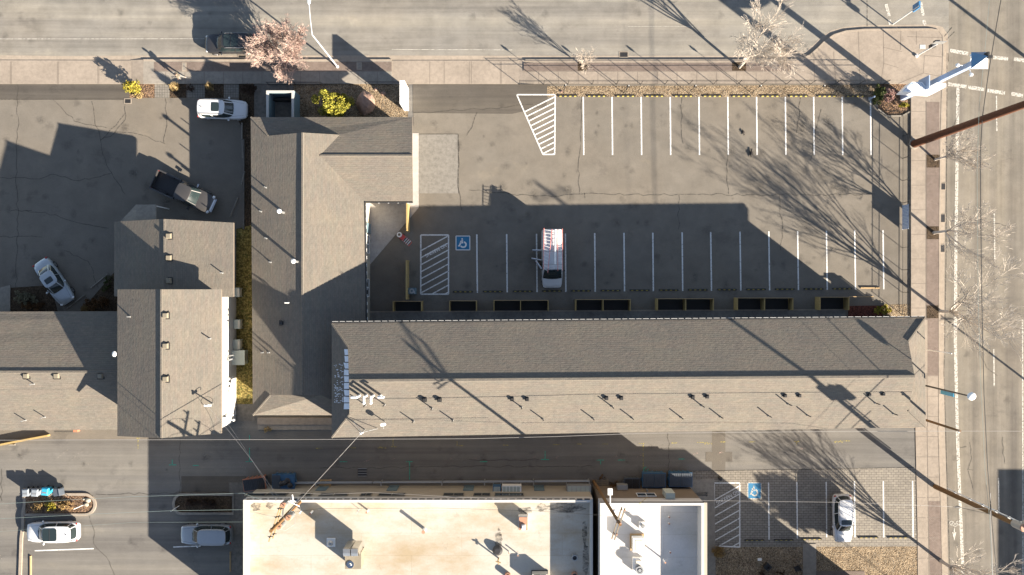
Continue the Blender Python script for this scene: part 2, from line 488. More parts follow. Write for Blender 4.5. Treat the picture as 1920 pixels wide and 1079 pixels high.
def tag(o, label=None, cat=None, group=None, kind=None):
    if label: o["label"] = label
    if cat: o["category"] = cat
    if group: o["group"] = group
    if kind: o["kind"] = kind
    return o
def thing(name, label, cat, loc=(0, 0, 0), rotz=0.0, group=None):
    o = bpy.data.objects.new(name, None); COL.objects.link(o)
    o.location = loc; o.rotation_euler = (0, 0, rotz); o.empty_display_size = .3
    tag(o, label, cat, group)
    ROOTS[o.name] = (Matrix.Translation(Vector(loc)) @ Matrix.Rotation(rotz, 4, 'Z')).inverted()
    return o
def root_of(o):
    while o.parent: o = o.parent
    return o
def part(name, mb, mats, parent, world=True, label=None, **kw):
    """mesh as a child; world=True means the vertices were given in world coordinates"""
    org = ROOTS[root_of(parent).name] if world else None
    me = mesh_from(mb, name, mats, origin=org, **kw)
    o = bpy.data.objects.new(name, me); COL.objects.link(o); o.parent = parent
    if label: o["label"] = label
    return o
def solo(name, mb, mats, label, cat, loc, group=None, kind=None, **kw):
    """a thing that is one mesh; vertices in world coordinates"""
    org = Matrix.Translation(-Vector(loc))
    o = bpy.data.objects.new(name, mesh_from(mb, name, mats, origin=org, **kw)); COL.objects.link(o)
    o.location = loc
    return tag(o, label, cat, group, kind)
def struct(name, mb, mats, kind="structure", label=None, cat=None, **kw):
    o = bpy.data.objects.new(name, mesh_from(mb, name, mats, **kw)); COL.objects.link(o)
    return tag(o, label, cat, kind=kind)
def kids(o): return list(o.children)
def copy_tree(o, parent=None):
    c = o.copy(); COL.objects.link(c)
    if parent is not None: c.parent = parent
    for ch in kids(o): copy_tree(ch, c)
    return c
def place(o, loc, rotz=0.0, label=None):
    o.location = loc; o.rotation_euler = (0, 0, rotz)
    if label: o["label"] = label
    return o
ORD = ["first", "second", "third", "fourth", "fifth", "sixth", "seventh", "eighth", "ninth", "tenth", "eleventh", "twelfth", "thirteenth", "fourteenth", "fifteenth"]
# ================================================================ GROUND, ROADS, PAVEMENTS
def sheet(name, pxs, z, mat, kind="structure", label=None):
    mb = MB(); mb.poly([g(x, y, z) for x, y in pxs])
    o = struct(name, mb, mat, kind, recalc=False)
    me = o.data
    if me.polygons[0].normal.z < 0:
        me.flip_normals()
    if label: o["label"] = label
    return o
def slab(name, pxs, z0, z1, mat):
    mb = MB(); mb.prism([g(x, y) for x, y in pxs], z0, z1)
    return struct(name, mb, mat)

sheet("ground", [(-6000, -6000), (8000, -6000), (8000, 7000), (-6000, 7000)], -.02, "asphalt_alley")
sheet("road", [(-3000, -600), (1779, -600), (1779, 116), (-3000, 116)], .0, "asphalt_road_top")
sheet("side_road", [(1779, -600), (2500, -600), (2500, 2000), (1770, 2000), (1770, 100), (1779, 100)], .0, "asphalt_road_side")
sheet("parking_lot", [(775, 156), (1720, 156), (1720, 600), (640, 600), (640, 235), (775, 235)], .0, "asphalt_lot")
sheet("motor_court", [(-900, 156), (560, 156), (560, 640), (300, 824), (-900, 824)], .0, "asphalt_left")
sheet("alley", [(-900, 824), (300, 824), (300, 640), (640, 600), (1720, 600), (1720, 1500), (-900, 1500)], .0, "asphalt_alley")
sheet("driveway_apron", [(-200, 158), (243, 158), (243, 187), (-200, 187)], .004, "asphalt_dark")
sheet("driveway_apron", [(774, 158), (1032, 158), (1024, 200), (960, 214), (774, 212)], .004, "asphalt_dark")
sheet("concrete_patch", [(785.5, 252), (859, 252), (860, 363), (785.5, 363)], .006, "concrete_patch")
sheet("trench_patch", [(1335, 804), (1360, 804), (1360, 884), (1335, 884)], .006, "asphalt_patch")
sheet("trench_patch", [(1323, 848), (1373, 848), (1373, 866), (1323, 866)], .010, "asphalt_patch")
sheet("trench_patch", [(340, 893), (462, 893), (462, 925), (340, 925)], .004, "asphalt_dark")

# pavements: raised slabs; the two driveways are dropped flush
slab("sidewalk", [(270, 114), (735, 114), (735, 158), (270, 158)], -.02, .14, "concrete_grey")
slab("sidewalk", [(-300, 113), (270, 114), (270, 158), (-300, 158)], -.02, .05, "concrete_walk")
slab("sidewalk", [(735, 114), (1000, 114), (1000, 158), (735, 158)], -.02, .05, "concrete_walk")
corner = [(1482, 114), (1502, 112), (1518, 105), (1533, 92), (1547, 78), (1563, 67), (1586, 60), (1620, 57), (1745, 56), (1760, 59), (1767, 68), (1768, 90), (1766, 160), (1763, 260), (1761, 400), (1760, 600), (1760, 800), (1765, 960), (1772, 1300)]
slab("sidewalk", [(1000, 114)] + [c_ for c_ in corner if c_[1] <= 600] + [(1760, 800), (1716, 800), (1707, 598), (1707, 158), (1000, 158)], -.02, .14, "concrete_walk")
slab("sidewalk", [(1760, 800.2), (1765, 960), (1772, 1300), (1722, 1300), (1720, 1000), (1716, 800.2)], -.02, .045, "concrete_walk")
sheet("paver_band", [(290, 117), (735, 117), (735, 134), (290, 134)], .146, "paver_red")
sheet("paver_band", [(982, 119), (1483, 119), (1483, 134), (982, 134)], .146, "paver_red")
sheet("paver_band", [(1736, 192), (1760, 192), (1758, 600), (1736, 600)], .146, "paver_red")
sheet("paver_band", [(1738, 600), (1758, 600), (1758, 704), (1738, 704)], .146, "paver_red")
sheet("paver_band", [(1740, 940), (1762, 940), (1768, 1100), (1744, 1100)], .051, "paver_red")
# kerbs and gutter pans
north_line = [(-300, 113), (270, 114), (735, 114), (1000, 114)] + corner
mb = MB(); mb.ribbon([g(x, y) for x, y in [(270, 114), (735, 114)]], .17, -.02, .16, side=.0)
struct("kerb", mb, "concrete_kerb")
mb = MB(); mb.ribbon([g(x, y) for x, y in [(985, 114)] + corner if y <= 800], .17, -.02, .16)
struct("kerb", mb, "concrete_kerb")
mb = MB(); mb.ribbon([g(1760, 800.4), g(1765, 960), g(1772, 1300)], .17, -.02, .065)
struct("kerb", mb, "concrete_kerb")
gut = [(-300, 108.5), (0, 108.5), (130, 110), (270, 109), (735, 109), (985, 109.5)] + [(x, y) for x, y in [(1480, 109.5), (1499, 107), (1514, 100), (1529, 87), (1543, 73), (1560, 62), (1585, 55), (1620, 52), (1748, 51), (1765, 55), (1773, 66), (1774, 90), (1772, 160), (1769, 260), (1767, 400), (1766, 600), (1767, 800), (1771, 960), (1778, 1300)]]
mb = MB(); mb.ribbon([g(x, y) for x, y in gut], .46, .004)
o = struct("gutter", mb, "concrete_kerb")
for xa, xb in ((246, 270), (1000, 972)):
    mb = MB(); mb.loft([[g(xa, 113, 0), g(xa, 158, 0), g(xa, 158, .045), g(xa, 113, .045)], [g(xb, 113, 0), g(xb, 158, 0), g(xb, 158, .139), g(xb, 113, .139)]] if xa < 300 else [[g(xb, 113, 0), g(xb, 158, 0), g(xb, 158, .045), g(xb, 113, .045)], [g(xa, 113, 0), g(xa, 158, 0), g(xa, 158, .139), g(xa, 113, .139)]])
    struct("kerb_ramp", mb, "concrete_walk")
# joints in the concrete
jt = MB()
for x in [20, 22, 108, 110, 184, 186, 248, 290, 806, 833, 880, 884, 938, 940]: jt.ribbon([g(x, 116), g(x, 158)], .05, .054)
for x in list(range(312, 735, 36)) + list(range(1010, 1480, 37)): jt.ribbon([g(x, 136), g(x, 158)], .045, .145)
jt.ribbon([g(290, 135), g(735, 135)], .045, .145); jt.ribbon([g(982, 135), g(1483, 135)], .045, .145)
for a, b in [((1525, 112), (1527, 158)), ((1562, 98), (1566, 158)), ((1608, 60), (1612, 158)), ((1655, 60), (1656, 120)), ((1656, 120), (1683, 128)), ((1688, 60), (1687, 95)), ((1717, 60), (1717, 85)),
             ((1683, 158), (1730, 138)), ((1730, 138), (1732, 105)), ((1732, 105), (1765, 108)), ((1655, 90), (1690, 98)), ((1656, 120), (1650, 158)), ((1730, 138), (1764, 145)), ((1700, 70), (1765, 72))]:
    jt.ribbon([g(*a), g(*b)], .05, .145)
for y in list(range(210, 600, 46)) + list(range(705, 1080, 38)): jt.ribbon([g(1718 if y > 700 else 1708, y), g(1735, y)], .045, .145 if y < 800 else .05)
for y in range(705, 1080, 38): jt.ribbon([g(1738, y), g(1760, y)], .045, .145 if y < 800 else .054)
jt.ribbon([g(1735, 190), g(1735, 600)], .045, .146 + .004); jt.ribbon([g(1737, 700), g(1738, 800)], .045, .150); jt.ribbon([g(1738, 800), g(1742, 1080)], .045, .056)
struct("pavement_joints", jt, "joint", recalc=False)
mb = MB()
for y in (303, 437, 585): mb.box(*[v for v in (g(1736, y).x, g(1760, y).x)], g(0, y + 12).y, g(0, y - 12).y, .14, .152)
mb.box(g(1083, 0).x, g(1101, 0).x, g(0, 134).y, g(0, 117).y, .14, .152)
mb.box(g(1372, 0).x, g(1398, 0).x, g(0, 134).y, g(0, 118).y, .14, .152)
struct("tree_pits", mb, "mulch_dark")

# concrete around the motel
slab("walkway", [(683, 376), (765, 376), (764, 250), (785, 250), (785, 390), (684, 508), (684, 520), (640, 520), (640, 376)], -.02, .03, "concrete_pad")
slab("walkway", [(640, 586), (1584, 582), (1584, 606), (640, 606)], -.02, .15, "concrete_patch")
mb = MB(); mb.ribbon([g(690, 585), g(1584, 581)], .12, -.02, .17); struct("walkway_edge", mb, "concrete_kerb")
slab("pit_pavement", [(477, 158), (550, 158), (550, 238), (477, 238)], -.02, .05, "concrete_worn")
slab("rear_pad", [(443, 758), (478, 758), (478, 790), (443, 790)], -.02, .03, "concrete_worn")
slab("rear_dock", [(484, 783), (664, 783), (664, 796), (484, 796)], -.02, .25, "concrete_walk")
slab("rear_dock", [(484, 796.5), (664, 796.5), (664, 806), (484, 806)], -.02, .14, "concrete_grey")
slab("side_walkway", [(1290, 900), (1339, 897), (1345, 1300), (1290, 1300)], -.02, .05, "concrete_grey")
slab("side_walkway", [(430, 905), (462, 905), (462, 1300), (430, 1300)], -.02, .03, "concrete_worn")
slab("entrance_path", [(1505, 1020), (1530, 1020), (1530, 1100), (1505, 1100)], -.02, .06, "concrete_grey")
slab("corner_pad", [(0, 540), (20, 535), (20, 590), (-60, 590)], -.02, .1, "concrete_grey")
slab("patio", [(1530, 1071), (1620, 1071), (1640, 1150), (1520, 1150)], -.02, .05, "paver_red")
sheet("paved_bay", [(1290, 884), (1718, 877), (1720, 1026), (1290, 1028)], .006, "paver_grey")
sheet("gravel_bed", [(1338, 1026), (1720, 1025), (1722, 1200), (1338, 1200)], .012, "gravel_tan")
# planting beds along the front
for x0, x1, m in [(243, 268, "gravel_brown"), (268, 290, "gravel_brown"), (290, 318, "paver_small"), (318, 350, "mulch_dark"), (350, 384, "paver_small"), (384, 420, "mulch_dark"), (420, 448, "paver_small"), (448, 478, "mulch_dark")]:
    sheet("planting_bed" if m != "paver_small" else "paver_square", [(x0, 158), (x1, 158), (x1, 184), (x0, 184)], .010, m)
sheet("gravel_bed", [(1026, 162), (1650, 160), (1650, 183), (1026, 182)], .008, "gravel_tan")
sheet("gravel_bed", [(1650, 158), (1707, 158), (1707, 207), (1690, 217), (1660, 217), (1646, 205)], .008, "gravel_brown")
sheet("gravel_bed", [(550, 158), (765, 158), (765, 240), (550, 240)], .008, "gravel_tan")
sheet("gravel_bed", [(1655, 572), (1707, 570), (1707, 612), (1655, 612)], .008, "gravel_tan")
sheet("mulch_bed", [(1590, 574), (1655, 573), (1655, 612), (1590, 612)], .008, "mulch_red")
sheet("mulch_bed", [(448, 184), (478, 184), (478, 236), (500, 236), (500, 430), (455, 430), (455, 240), (448, 230)], .004, "mulch_dark")
sheet("gravel_bed", [(20, 540), (95, 535), (110, 590), (20, 590)], .01, "mulch_dark")
sheet("gravel_bed", [(148, 588), (215, 510), (300, 510), (300, 590)], .01, "mulch_dark")
mb = MB(); mb.ribbon([g(1646, 205), g(1662, 218), g(1691, 218), g(1706, 210)], .14, 0, .1); struct("bed_edging", mb, "concrete_grey")
mb = MB(); mb.ribbon([g(457, 262), g(457, 430)], .16, 0, .1); struct("bed_edging", mb, "concrete_worn")
# grass strip between the two buildings: turf plus loose dry tufts
mb = MB(); mb.poly([g(443, 758, .012), g(500, 758, .012), g(500, 415, .012), g(443, 430, .012)])
random.seed(3)
for i in range(5200):
    x = random.uniform(444, 499); y = random.uniform(425, 757)
    c = g(x, y, .012); a = random.uniform(0, 6.28); l = random.uniform(.05, .13)
    d = Vector((math.cos(a), math.sin(a), 0)); s = Vector((-d.y, d.x, 0)) * .012
    mb.poly([c - s, c + s, c + d * l * .7 + Vector((0, 0, l))])
struct("grass", mb, "grass_dry", "stuff", recalc=False, label="dry yellow grass in the strip between the two buildings", cat="grass")

# ---- paint on the ground
def line(mb, a, b, w=.11, z=.013): mb.ribbon([g(*a), g(*b)], w, z)
def outline(mb, pts, w=.12, z=.013):
    for a, b in zip(pts, pts[1:] + pts[:1]): line(mb, a, b, w, z)
mb = MB()
north_x = [1094.5, 1148.5, 1203, 1257.5, 1311.5, 1365.5, 1419.5, 1473.5, 1526.5, 1580, 1633]
for i, x in enumerate(north_x): line(mb, (x - 1, 182), (x, 291), .13)
south_x = [895, 951, 1007, 1061, 1116, 1171, 1225, 1280, 1334, 1389, 1443, 1497, 1551, 1604, 1657]
for x in south_x:
    k = (x - 895) / 762
    line(mb, (x - (1 if x < 1300 else 1.5), 440 - 8 * k), (x, 549 - 6 * k), .13)
def hatch(mb, poly, a0, d, n, step, w=.12, z=.013):
    """parallel stripes clipped to a convex plan polygon given in pixels"""
    for k in range(n):
        px, py = a0[0] + step[0] * k, a0[1] + step[1] * k
        ts = []
        m = len(poly)
        for i in range(m):
            x1, y1 = poly[i]; x2, y2 = poly[(i + 1) % m]
            ex, ey = x2 - x1, y2 - y1
            den = d[0] * ey - d[1] * ex
            if abs(den) < 1e-9: continue
            t = ((x1 - px) * ey - (y1 - py) * ex) / den
            u = ((x1 - px) * d[1] - (y1 - py) * d[0]) / den
            if -1e-6 <= u <= 1 + 1e-6: ts.append(t)
        if len(ts) >= 2 and max(ts) - min(ts) > 3:
            t0, t1 = min(ts), max(ts)
            line(mb, (px + d[0] * t0, py + d[1] * t0), (px + d[0] * t1, py + d[1] * t1), w, z)
tri = [(969, 178), (1041, 178), (1040, 290), (1018, 290)]
outline(mb, tri)
hatch(mb, tri, (1041, 181.5), (-.9, .45), 11, (0, 10.6), z=.017)
box1 = [(789, 441), (841, 441), (841, 552), (789, 552)]
outline(mb, box1, .13)
hatch(mb, box1, (841, 442.5), (-.88, .475), 12, (0, 13.2), .11, z=.017)
struct("parking_lines", mb, "line_white", recalc=False)
mb = MB()
for x, y0, y1 in [(1441, 905, 1012), (1494, 904, 1010), (1549, 904, 1008), (1602, 903, 1008), (1656, 902, 1008), (1711, 902, 1008)]: line(mb, (x, y0), (x + 1, y1), .12)
box2 = [(1339, 906), (1387, 906), (1387, 1026), (1339, 1024)]
outline(mb, box2, .12)
hatch(mb, box2, (1387, 911), (-.87, .49), 9, (0, 15.2), .10, z=.017)
line(mb, (65, 1033), (176, 1029), .11); line(mb, (325, 1026), (376, 1024), .11)
struct("parking_lines", mb, "line_white", recalc=False)

def text_mesh(body, size):
    cu = bpy.data.curves.new("t", 'FONT'); cu.body = body; cu.size = size; cu.align_x = 'CENTER'; cu.align_y = 'CENTER'; cu.offset = .004
    cu.resolution_u = 2
    o = bpy.data.objects.new("t", cu); COL.objects.link(o)
    bpy.context.view_layer.update()
    me = bpy.data.meshes.new_from_object(o)
    vs = [v.co.copy() for v in me.vertices]; fs = [list(p.vertices) for p in me.polygons]
    bpy.data.objects.remove(o); bpy.data.curves.remove(cu); bpy.data.meshes.remove(me)
    return vs, fs
def lettering(body, size, px, py, ang, z, sx=1.0):
    vs, fs = text_mesh(body, size); m = Matrix.Translation(g(px, py, z)) @ Matrix.Rotation(ang, 4, 'Z') @ Matrix.Diagonal((sx, 1, 1, 1))
    mb = MB(); mb.add([m @ v for v in vs], fs); return mb
mb = lettering("NO PARKING", .46, 817, 470, R(180 + 28), .021, .80)
struct("painted_words", mb, "line_symbol", recalc=False)
mb = lettering("NO PARKING", .50, 1364, 932, R(180 + 29), .021, .80)
struct("painted_words", mb, "line_white", recalc=False)
# the wheelchair symbol, head towards the bottom of the photo
def isa(cx, cy, w, h, pfx, bgmat, fgmat):
    mb = MB(); mb.prism([g(cx - w, cy - h), g(cx + w, cy - h), g(cx + w, cy + h), g(cx - w, cy + h)], .0, .015)
    struct("painted_square", mb, bgmat)
    mb = MB(); outline(mb, [(cx - w, cy - h), (cx + w, cy - h), (cx + w, cy + h), (cx - w, cy + h)], .08, .019)
    s = w / 13.0
    q = lambda x, y: g(cx - x * s, cy - y * s * (h / w))       # turned by half a turn: x right, y up in the symbol
    mb.ring(q(1.5, 7.6), 0, 1.5 * s / K, .019, .021, 12)
    body = [q(1.5, 5.6), q(.8, .2), q(4.4, .2), q(6.6, -5.6), q(8.8, -5.0)]
    mb.ribbon(body, .085 * s * 1.9, .020)
    mb.ribbon([q(1.0, 2.9), q(5.2, 2.9)], .07 * s * 1.7, .020)
    arc = [q(-.6 + 5.2 * math.cos(a), -3.0 + 5.0 * math.sin(a)) for a in [R(105 + i * 16) for i in range(15)]]
    mb.ribbon(arc, .075 * s * 1.9, .020)
    struct("painted_symbol", mb, fgmat, recalc=False)
isa(868, 456, 13, 13, "", "line_blue", "line_symbol")
isa(1414.5, 920.5, 12.5, 15, "", "line_blue", "line_worn")

mb = MB()
for a, b in [((1796, 163), (1792, 470)), ((1792, 470), (1791, 640)), ((1791, 640), (1795, 820)), ((1795, 820), (1806, 1090))]: line(mb, a, b, .30)
for x, a, b in [(1868, 180, 246), (1864, 400, 486), (1863, 655, 725), (1872, 897, 962), (1917, 600, 1090)]: line(mb, (x, a), (x + 1, b), .13)
for seg in [((1781, 95), (1815, 101)), ((1822, 102), (1858, 107)), ((1862, 108), (1890, 111)), ((1901, 111), (1921, 114)),
            ((1777, 158), (1812, 163)), ((1815, 164), (1845, 168)), ((1851, 170), (1884, 175)), ((1896, 176), (1918, 180))]: line(mb, *seg, .34)
for seg in [((1661, 8), (1667, 31)), ((1667.5, 37), (1669.5, 47)), ((1726, 5), (1731, 30)), ((1731.5, 38), (1734.5, 48))]: line(mb, *seg, .30)
line(mb, (-20, 73.5), (470, 73), .05); line(mb, (1178, 50), (1300, 50), .03); line(mb, (735, 93), (960, 94), .05)
struct("road_markings", mb, "line_worn", recalc=False)
# cyclist and arrow in the bicycle lane
mb = MB()
def pxring(cx, cy, r, w=.07):
    mb.ribbon([g(cx + r * math.cos(R(a)), cy + r * math.sin(R(a))) for a in range(0, 361, 24)], w, .018)
pxring(1784, 981, 3.6); pxring(1796, 981, 3.6)
mb.ribbon([g(1784, 981), g(1788, 987), g(1793, 987), g(1796, 981)], .07, .018); mb.ribbon([g(1788, 987), g(1790, 981), g(1793, 987)], .06, .018); mb.ribbon([g(1790, 981), g(1784, 981)], .06, .018)
mb.poly([g(1785, 998, .018), g(1793, 998, .018), g(1789, 1014, .018)]); mb.ribbon([g(1789, 990), g(1789, 999)], .1, .020)
struct("bicycle_marking", mb, "line_worn", recalc=False)
# utility marks sprayed on the alley
def dash(mb, x, y, w, ww=.07): line(mb, (x - w / 2, y), (x + w / 2, y), ww, .014)
mb = MB()
for x, y, w in [(644, 866, 14), (768, 866, 13), (907, 866, 13), (1022, 862, 15), (1125, 863, 14), (1165, 863, 13), (1278, 861, 12), (324, 872, 14), (367, 873, 11), (467, 866, 13)]: dash(mb, x, y, w)
for x, y0, y1 in [(1022, 846, 862), (1126, 863, 871), (768, 866, 900), (468, 816, 826), (468, 840, 866), (323, 862, 872), (1207, 876, 890)]: line(mb, (x, y0), (x, y1), .07, .014)
mb.ribbon([g(1212 + 4 * math.cos(a), 879 + 3 * math.sin(a)) for a in [i * .6 for i in range(9)]], .06, .014)
struct("utility_marks", mb, "spray_green", recalc=False)
mb = MB()
for x, y, w in [(598, 841, 12), (661, 840, 12), (737, 838, 12), (863, 836, 11), (948, 835, 10), (1043, 834, 13), (1086, 833, 9), (1134, 833, 12), (1204, 832, 12), (1264, 831, 11), (1315, 830, 16), (1356, 829, 10), (1410, 829, 11), (1494, 828, 10), (1587, 827, 16), (259, 822, 6)]: dash(mb, x, y, w, .06)
for x, y0, y1 in [(737, 820, 838), (1206, 832, 846), (1206, 850, 880), (259, 822, 842), (1494, 828, 834), (857, 828, 836)]: line(mb, (x, y0), (x, y1), .06, .014)
for cx in (716, 1328, 1572):
    mb.ribbon([g(cx - 8 + i * 2, 839.5 - (cx - 716) * .013 + 1.8 * math.sin(i * 1.9)) for i in range(9)], .06, .014)
struct("utility_marks", mb, "spray_yellow", recalc=False)
mb = MB()
for x, y in [(688, 864), (736, 862), (847, 859), (893, 859), (1002, 857), (1045, 858), (1153, 856), (1201, 855), (1304, 851), (1500, 843), (1352, 849)]:
    c = g(x, y, .014); d = Vector((.42, .15, 0)); e = Vector((-.03, .10, 0))
    mb.poly([c - d, c - e, c + d, c + e])
struct("utility_marks", mb, "spray_pink", recalc=False)
mb = MB()
for seg in [((106, 860), (130, 842)), ((135, 862), (158, 843)), ((165, 871), (180, 862)), ((48, 880), (75, 856)), ((319, 856), (352, 836)), ((449, 874), (460, 875)), ((453, 868), (455, 882)), ((458, 870), (462, 880)), ((462, 870), (461, 881)), ((0, 1040), (5, 1052))]: line(mb, *seg, .05, .014)
struct("worn_paint", mb, "line_faint", recalc=False)

# cracks and seams
random.seed(11)
def crack(mb, pts, w=.05, jit=2.2, z=.018):
    out = []
    for (x0, y0), (x1, y1) in zip(pts, pts[1:]):
        n = max(1, int(math.hypot(x1 - x0, y1 - y0) / 9))
        for i in range(n):
            out.append((x0 + (x1 - x0) * i / n + random.uniform(-jit, jit) * (i > 0), y0 + (y1 - y0) * i / n + random.uniform(-jit, jit) * (i > 0)))
    out.append(pts[-1])
    mb.ribbon([g(*p) for p in out], w, z)
mb = MB()
for c in [[(33, 158), (34, 240), (30, 330), (34, 420), (30, 540)], [(0, 333), (75, 336), (96, 327), (150, 339), (208, 326)], [(0, 444), (80, 445)], [(48, 395), (105, 403), (135, 415), (205, 428)],
          [(172, 190), (178, 225), (188, 260), (200, 310), (235, 365)], [(235, 195), (235, 225), (215, 250), (188, 264)], [(215, 248), (250, 250), (310, 270)], [(310, 185), (313, 225), (308, 270)],
          [(100, 187), (140, 228), (200, 240)], [(190, 262), (236, 212)], [(60, 395), (20, 396)], [(120, 470), (165, 490), (185, 540)],
          [(775, 212), (830, 209), (950, 202), (1000, 196)], [(1092, 182), (1090, 240), (1085, 300), (1086, 365)], [(1279, 182), (1277, 230), (1281, 270)], [(1501, 182), (1496, 230), (1494, 250)],
          [(880, 357), (960, 365), (1050, 368), (1100, 363), (1180, 366), (1290, 365), (1400, 366), (1520, 366), (1640, 364)], [(1365, 290), (1363, 330), (1366, 364)], [(1461, 366), (1462, 400), (1468, 425), (1464, 470)],
          [(859, 252), (861, 300), (858, 350), (866, 395)], [(895, 211), (885, 240), (875, 255)], [(1273, 365), (1272, 430)], [(1097, 372), (1096, 362)],
          [(168, 968), (178, 1000), (176, 1020), (200, 1045), (215, 1079)], [(180, 927), (270, 926), (455, 922)], [(338, 822), (337, 925)], [(0, 930), (4, 940), (3, 880)],
          [(600, 878), (800, 876), (1110, 874)], [(880, 862), (1010, 862)], [(1253, 812), (1254, 885)], [(1540, 205), (1528, 250), (1520, 300)],
          [(1818, 830), (1822, 860), (1815, 880), (1825, 920)], [(1812, 838), (1800, 840)], [(1880, 820), (1884, 870)], [(1800, 195), (1785, 250)], [(1790, 60), (1775, 75)], [(1862, 420), (1890, 425)],
          [(1833, 655), (1850, 690), (1870, 705)], [(1812, 880), (1825, 882)]]: crack(mb, c, .045)
for seg in [((1626, -20), (1626, 50)), ((1785, 52), (1768, 72)), ((783, 252), (859, 252)), ((859, 252), (860, 363)), ((0, 187), (243, 187)), ((1776, 100), (1774, 500)), ((1774, 500), (1770, 700)), ((1770, 700), (1782, 1090)), ((1290, 884), (1718, 877))]: mb.ribbon([g(*seg[0]), g(*seg[1])], .05, .018)
struct("pavement_cracks", mb, "crack", recalc=False)

tm = NT("oil"); tr = tm.n("BsdfTransparent"); mx = tm.n("MixShader"); tm.done((.03, .028, .026), .6); pq = tm.pos()
uvn = tm.uv(); gr = tm.n("TexGradient", gradient_type='SPHERICAL'); tm.put(gr.inputs[0], tm.mapping(uvn, (2, 2, 2), loc=(-1, -1, 0)))
fa = tm.math('MULTIPLY', tm.math('MULTIPLY', gr.outputs["Fac"], .42), tm.ramp(tm.noise(pq, 5.5, 5, .75), [(.35, (0, 0, 0)), (.65, (1, 1, 1))]))
tm.put(mx.inputs[0], fa); tm.t.links.new(tr.outputs[0], mx.inputs[1]); tm.t.links.new(tm.b.outputs[0], mx.inputs[2])
tm.t.links.new(mx.outputs[0], [n for n in tm.t.nodes if n.type == 'OUTPUT_MATERIAL'][0].inputs[0]); MATS["oil"] = tm.m
random.seed(44); mb = MB(); cs = []
for a_, b_ in zip(north_x, north_x[1:]):
    for k in range(random.choice((0, 1, 2, 2, 3))): cs.append(((a_ + b_) / 2 + random.uniform(-9, 9), random.uniform(195, 255), random.uniform(3, 10)))
for a_, b_ in zip(south_x, south_x[1:]):
    for k in range(random.choice((0, 1, 1, 2))): cs.append(((a_ + b_) / 2 + random.uniform(-9, 9), random.uniform(480, 535), random.uniform(3, 9)))
for k in range(46): cs.append((random.uniform(800, 1630), random.uniform(215, 430), random.uniform(3, 14)))
for k in range(24): cs.append((random.uniform(10, 430), random.uniform(215, 470), random.uniform(4, 14)))
for k in range(24): cs.append((random.uniform(10, 1280), random.uniform(838, 888), random.uniform(3, 10)))
for n_, (x, y, r_) in enumerate(cs):
    q = g(x, y, .0195 + .0001 * n_); w = r_ / K; l = w * random.uniform(.6, 1.6); mb.poly([q + Vector((-w, -l, 0)), q + Vector((w, -l, 0)), q + Vector((w, l, 0)), q + Vector((-w, l, 0))])
o = struct("oil_stains", mb, "oil", recalc=False)
ul = o.data.uv_layers.new(name="UVMap")
for i_, d_ in enumerate(ul.data): d_.uv = ((0, 0), (1, 0), (1, 1), (0, 1))[i_ % 4]
# drains and covers (things)
def grate(label, cat, x0, x1, y0, y1, zt=.02, bars=5, frame="concrete_kerb", metal="dark_metal", name="storm_drain"):
    c = g((x0 + x1) / 2, (y0 + y1) / 2)
    t = thing(name, label, cat, c, 0)
    a = MB(); X0, X1, Y0, Y1 = g(x0, 0).x, g(x1, 0).x, g(0, y1).y, g(0, y0).y
    for b in [(X0, X1, Y0, Y0 + .06), (X0, X1, Y1 - .06, Y1), (X0, X0 + .06, Y0 + .06, Y1 - .06), (X1 - .06, X1, Y0 + .06, Y1 - .06)]: a.box(*b, 0, zt + .01)
    part("frame", a, frame, t)
    a = MB()
    for i in range(bars):
        y = lerp(Y0 + .1, Y1 - .1, i / (bars - 1)); a.box(X0 + .06, X1 - .06, y - .022, y + .022, .004, zt)
    part("bars", a, metal, t)
    a = MB(); a.box(X0 + .06, X1 - .06, Y0 + .06, Y1 - .06, .002, .006); part("pit", a, "black_plastic", t)
grate("square metal storm drain in the gutter of the top road", "drain", 1161, 1178, 97, 108.5)
grate("dark drain in the gutter behind the parked black car", "drain", 446, 462, 103, 109.5)
grate("storm drain in the side road gutter, topmost of three", "drain", 1763, 1773, 343, 357, bars=4)
grate("storm drain in the side road gutter, middle of three", "drain", 1762.5, 1772.5, 401, 418, bars=4)
grate("storm drain in the side road gutter, lowest of three", "drain", 1762, 1772, 458, 474, bars=4)
grate("small framed grate at the edge of the left court", "drain", 233, 246.5, 185, 195)
grate("square grey cover in the dark alley", "manhole cover", 670, 689, 877, 895, frame="concrete_worn", metal="galvanised", name="utility_cover", bars=4)
def cover(label, x0, x1, y0, y1, z=.14, m="concrete_kerb"):
    c = g((x0 + x1) / 2, (y0 + y1) / 2); t = thing("utility_cover", label, "utility cover", c)
    a = MB(); a.box(g(x0, 0).x, g(x1, 0).x, g(0, y1).y, g(0, y0).y, z, z + .018); part("frame", a, m, t)
    a = MB(); a.box(g(x0 + 2, 0).x, g(x1 - 2, 0).x, g(0, y1 - 2).y, g(0, y0 + 2).y, z + .018, z + .024); a.cyl(g((x0 + x1) / 2, (y0 + y1) / 2), .06, z + .024, z + .03, 8); part("lid", a, "concrete_grey", t)
cover("pale rectangular utility cover beside the walking person", 342, 351, 118, 135)
cover("small grey utility box cover left of the white sign", 669, 679, 118, 132)
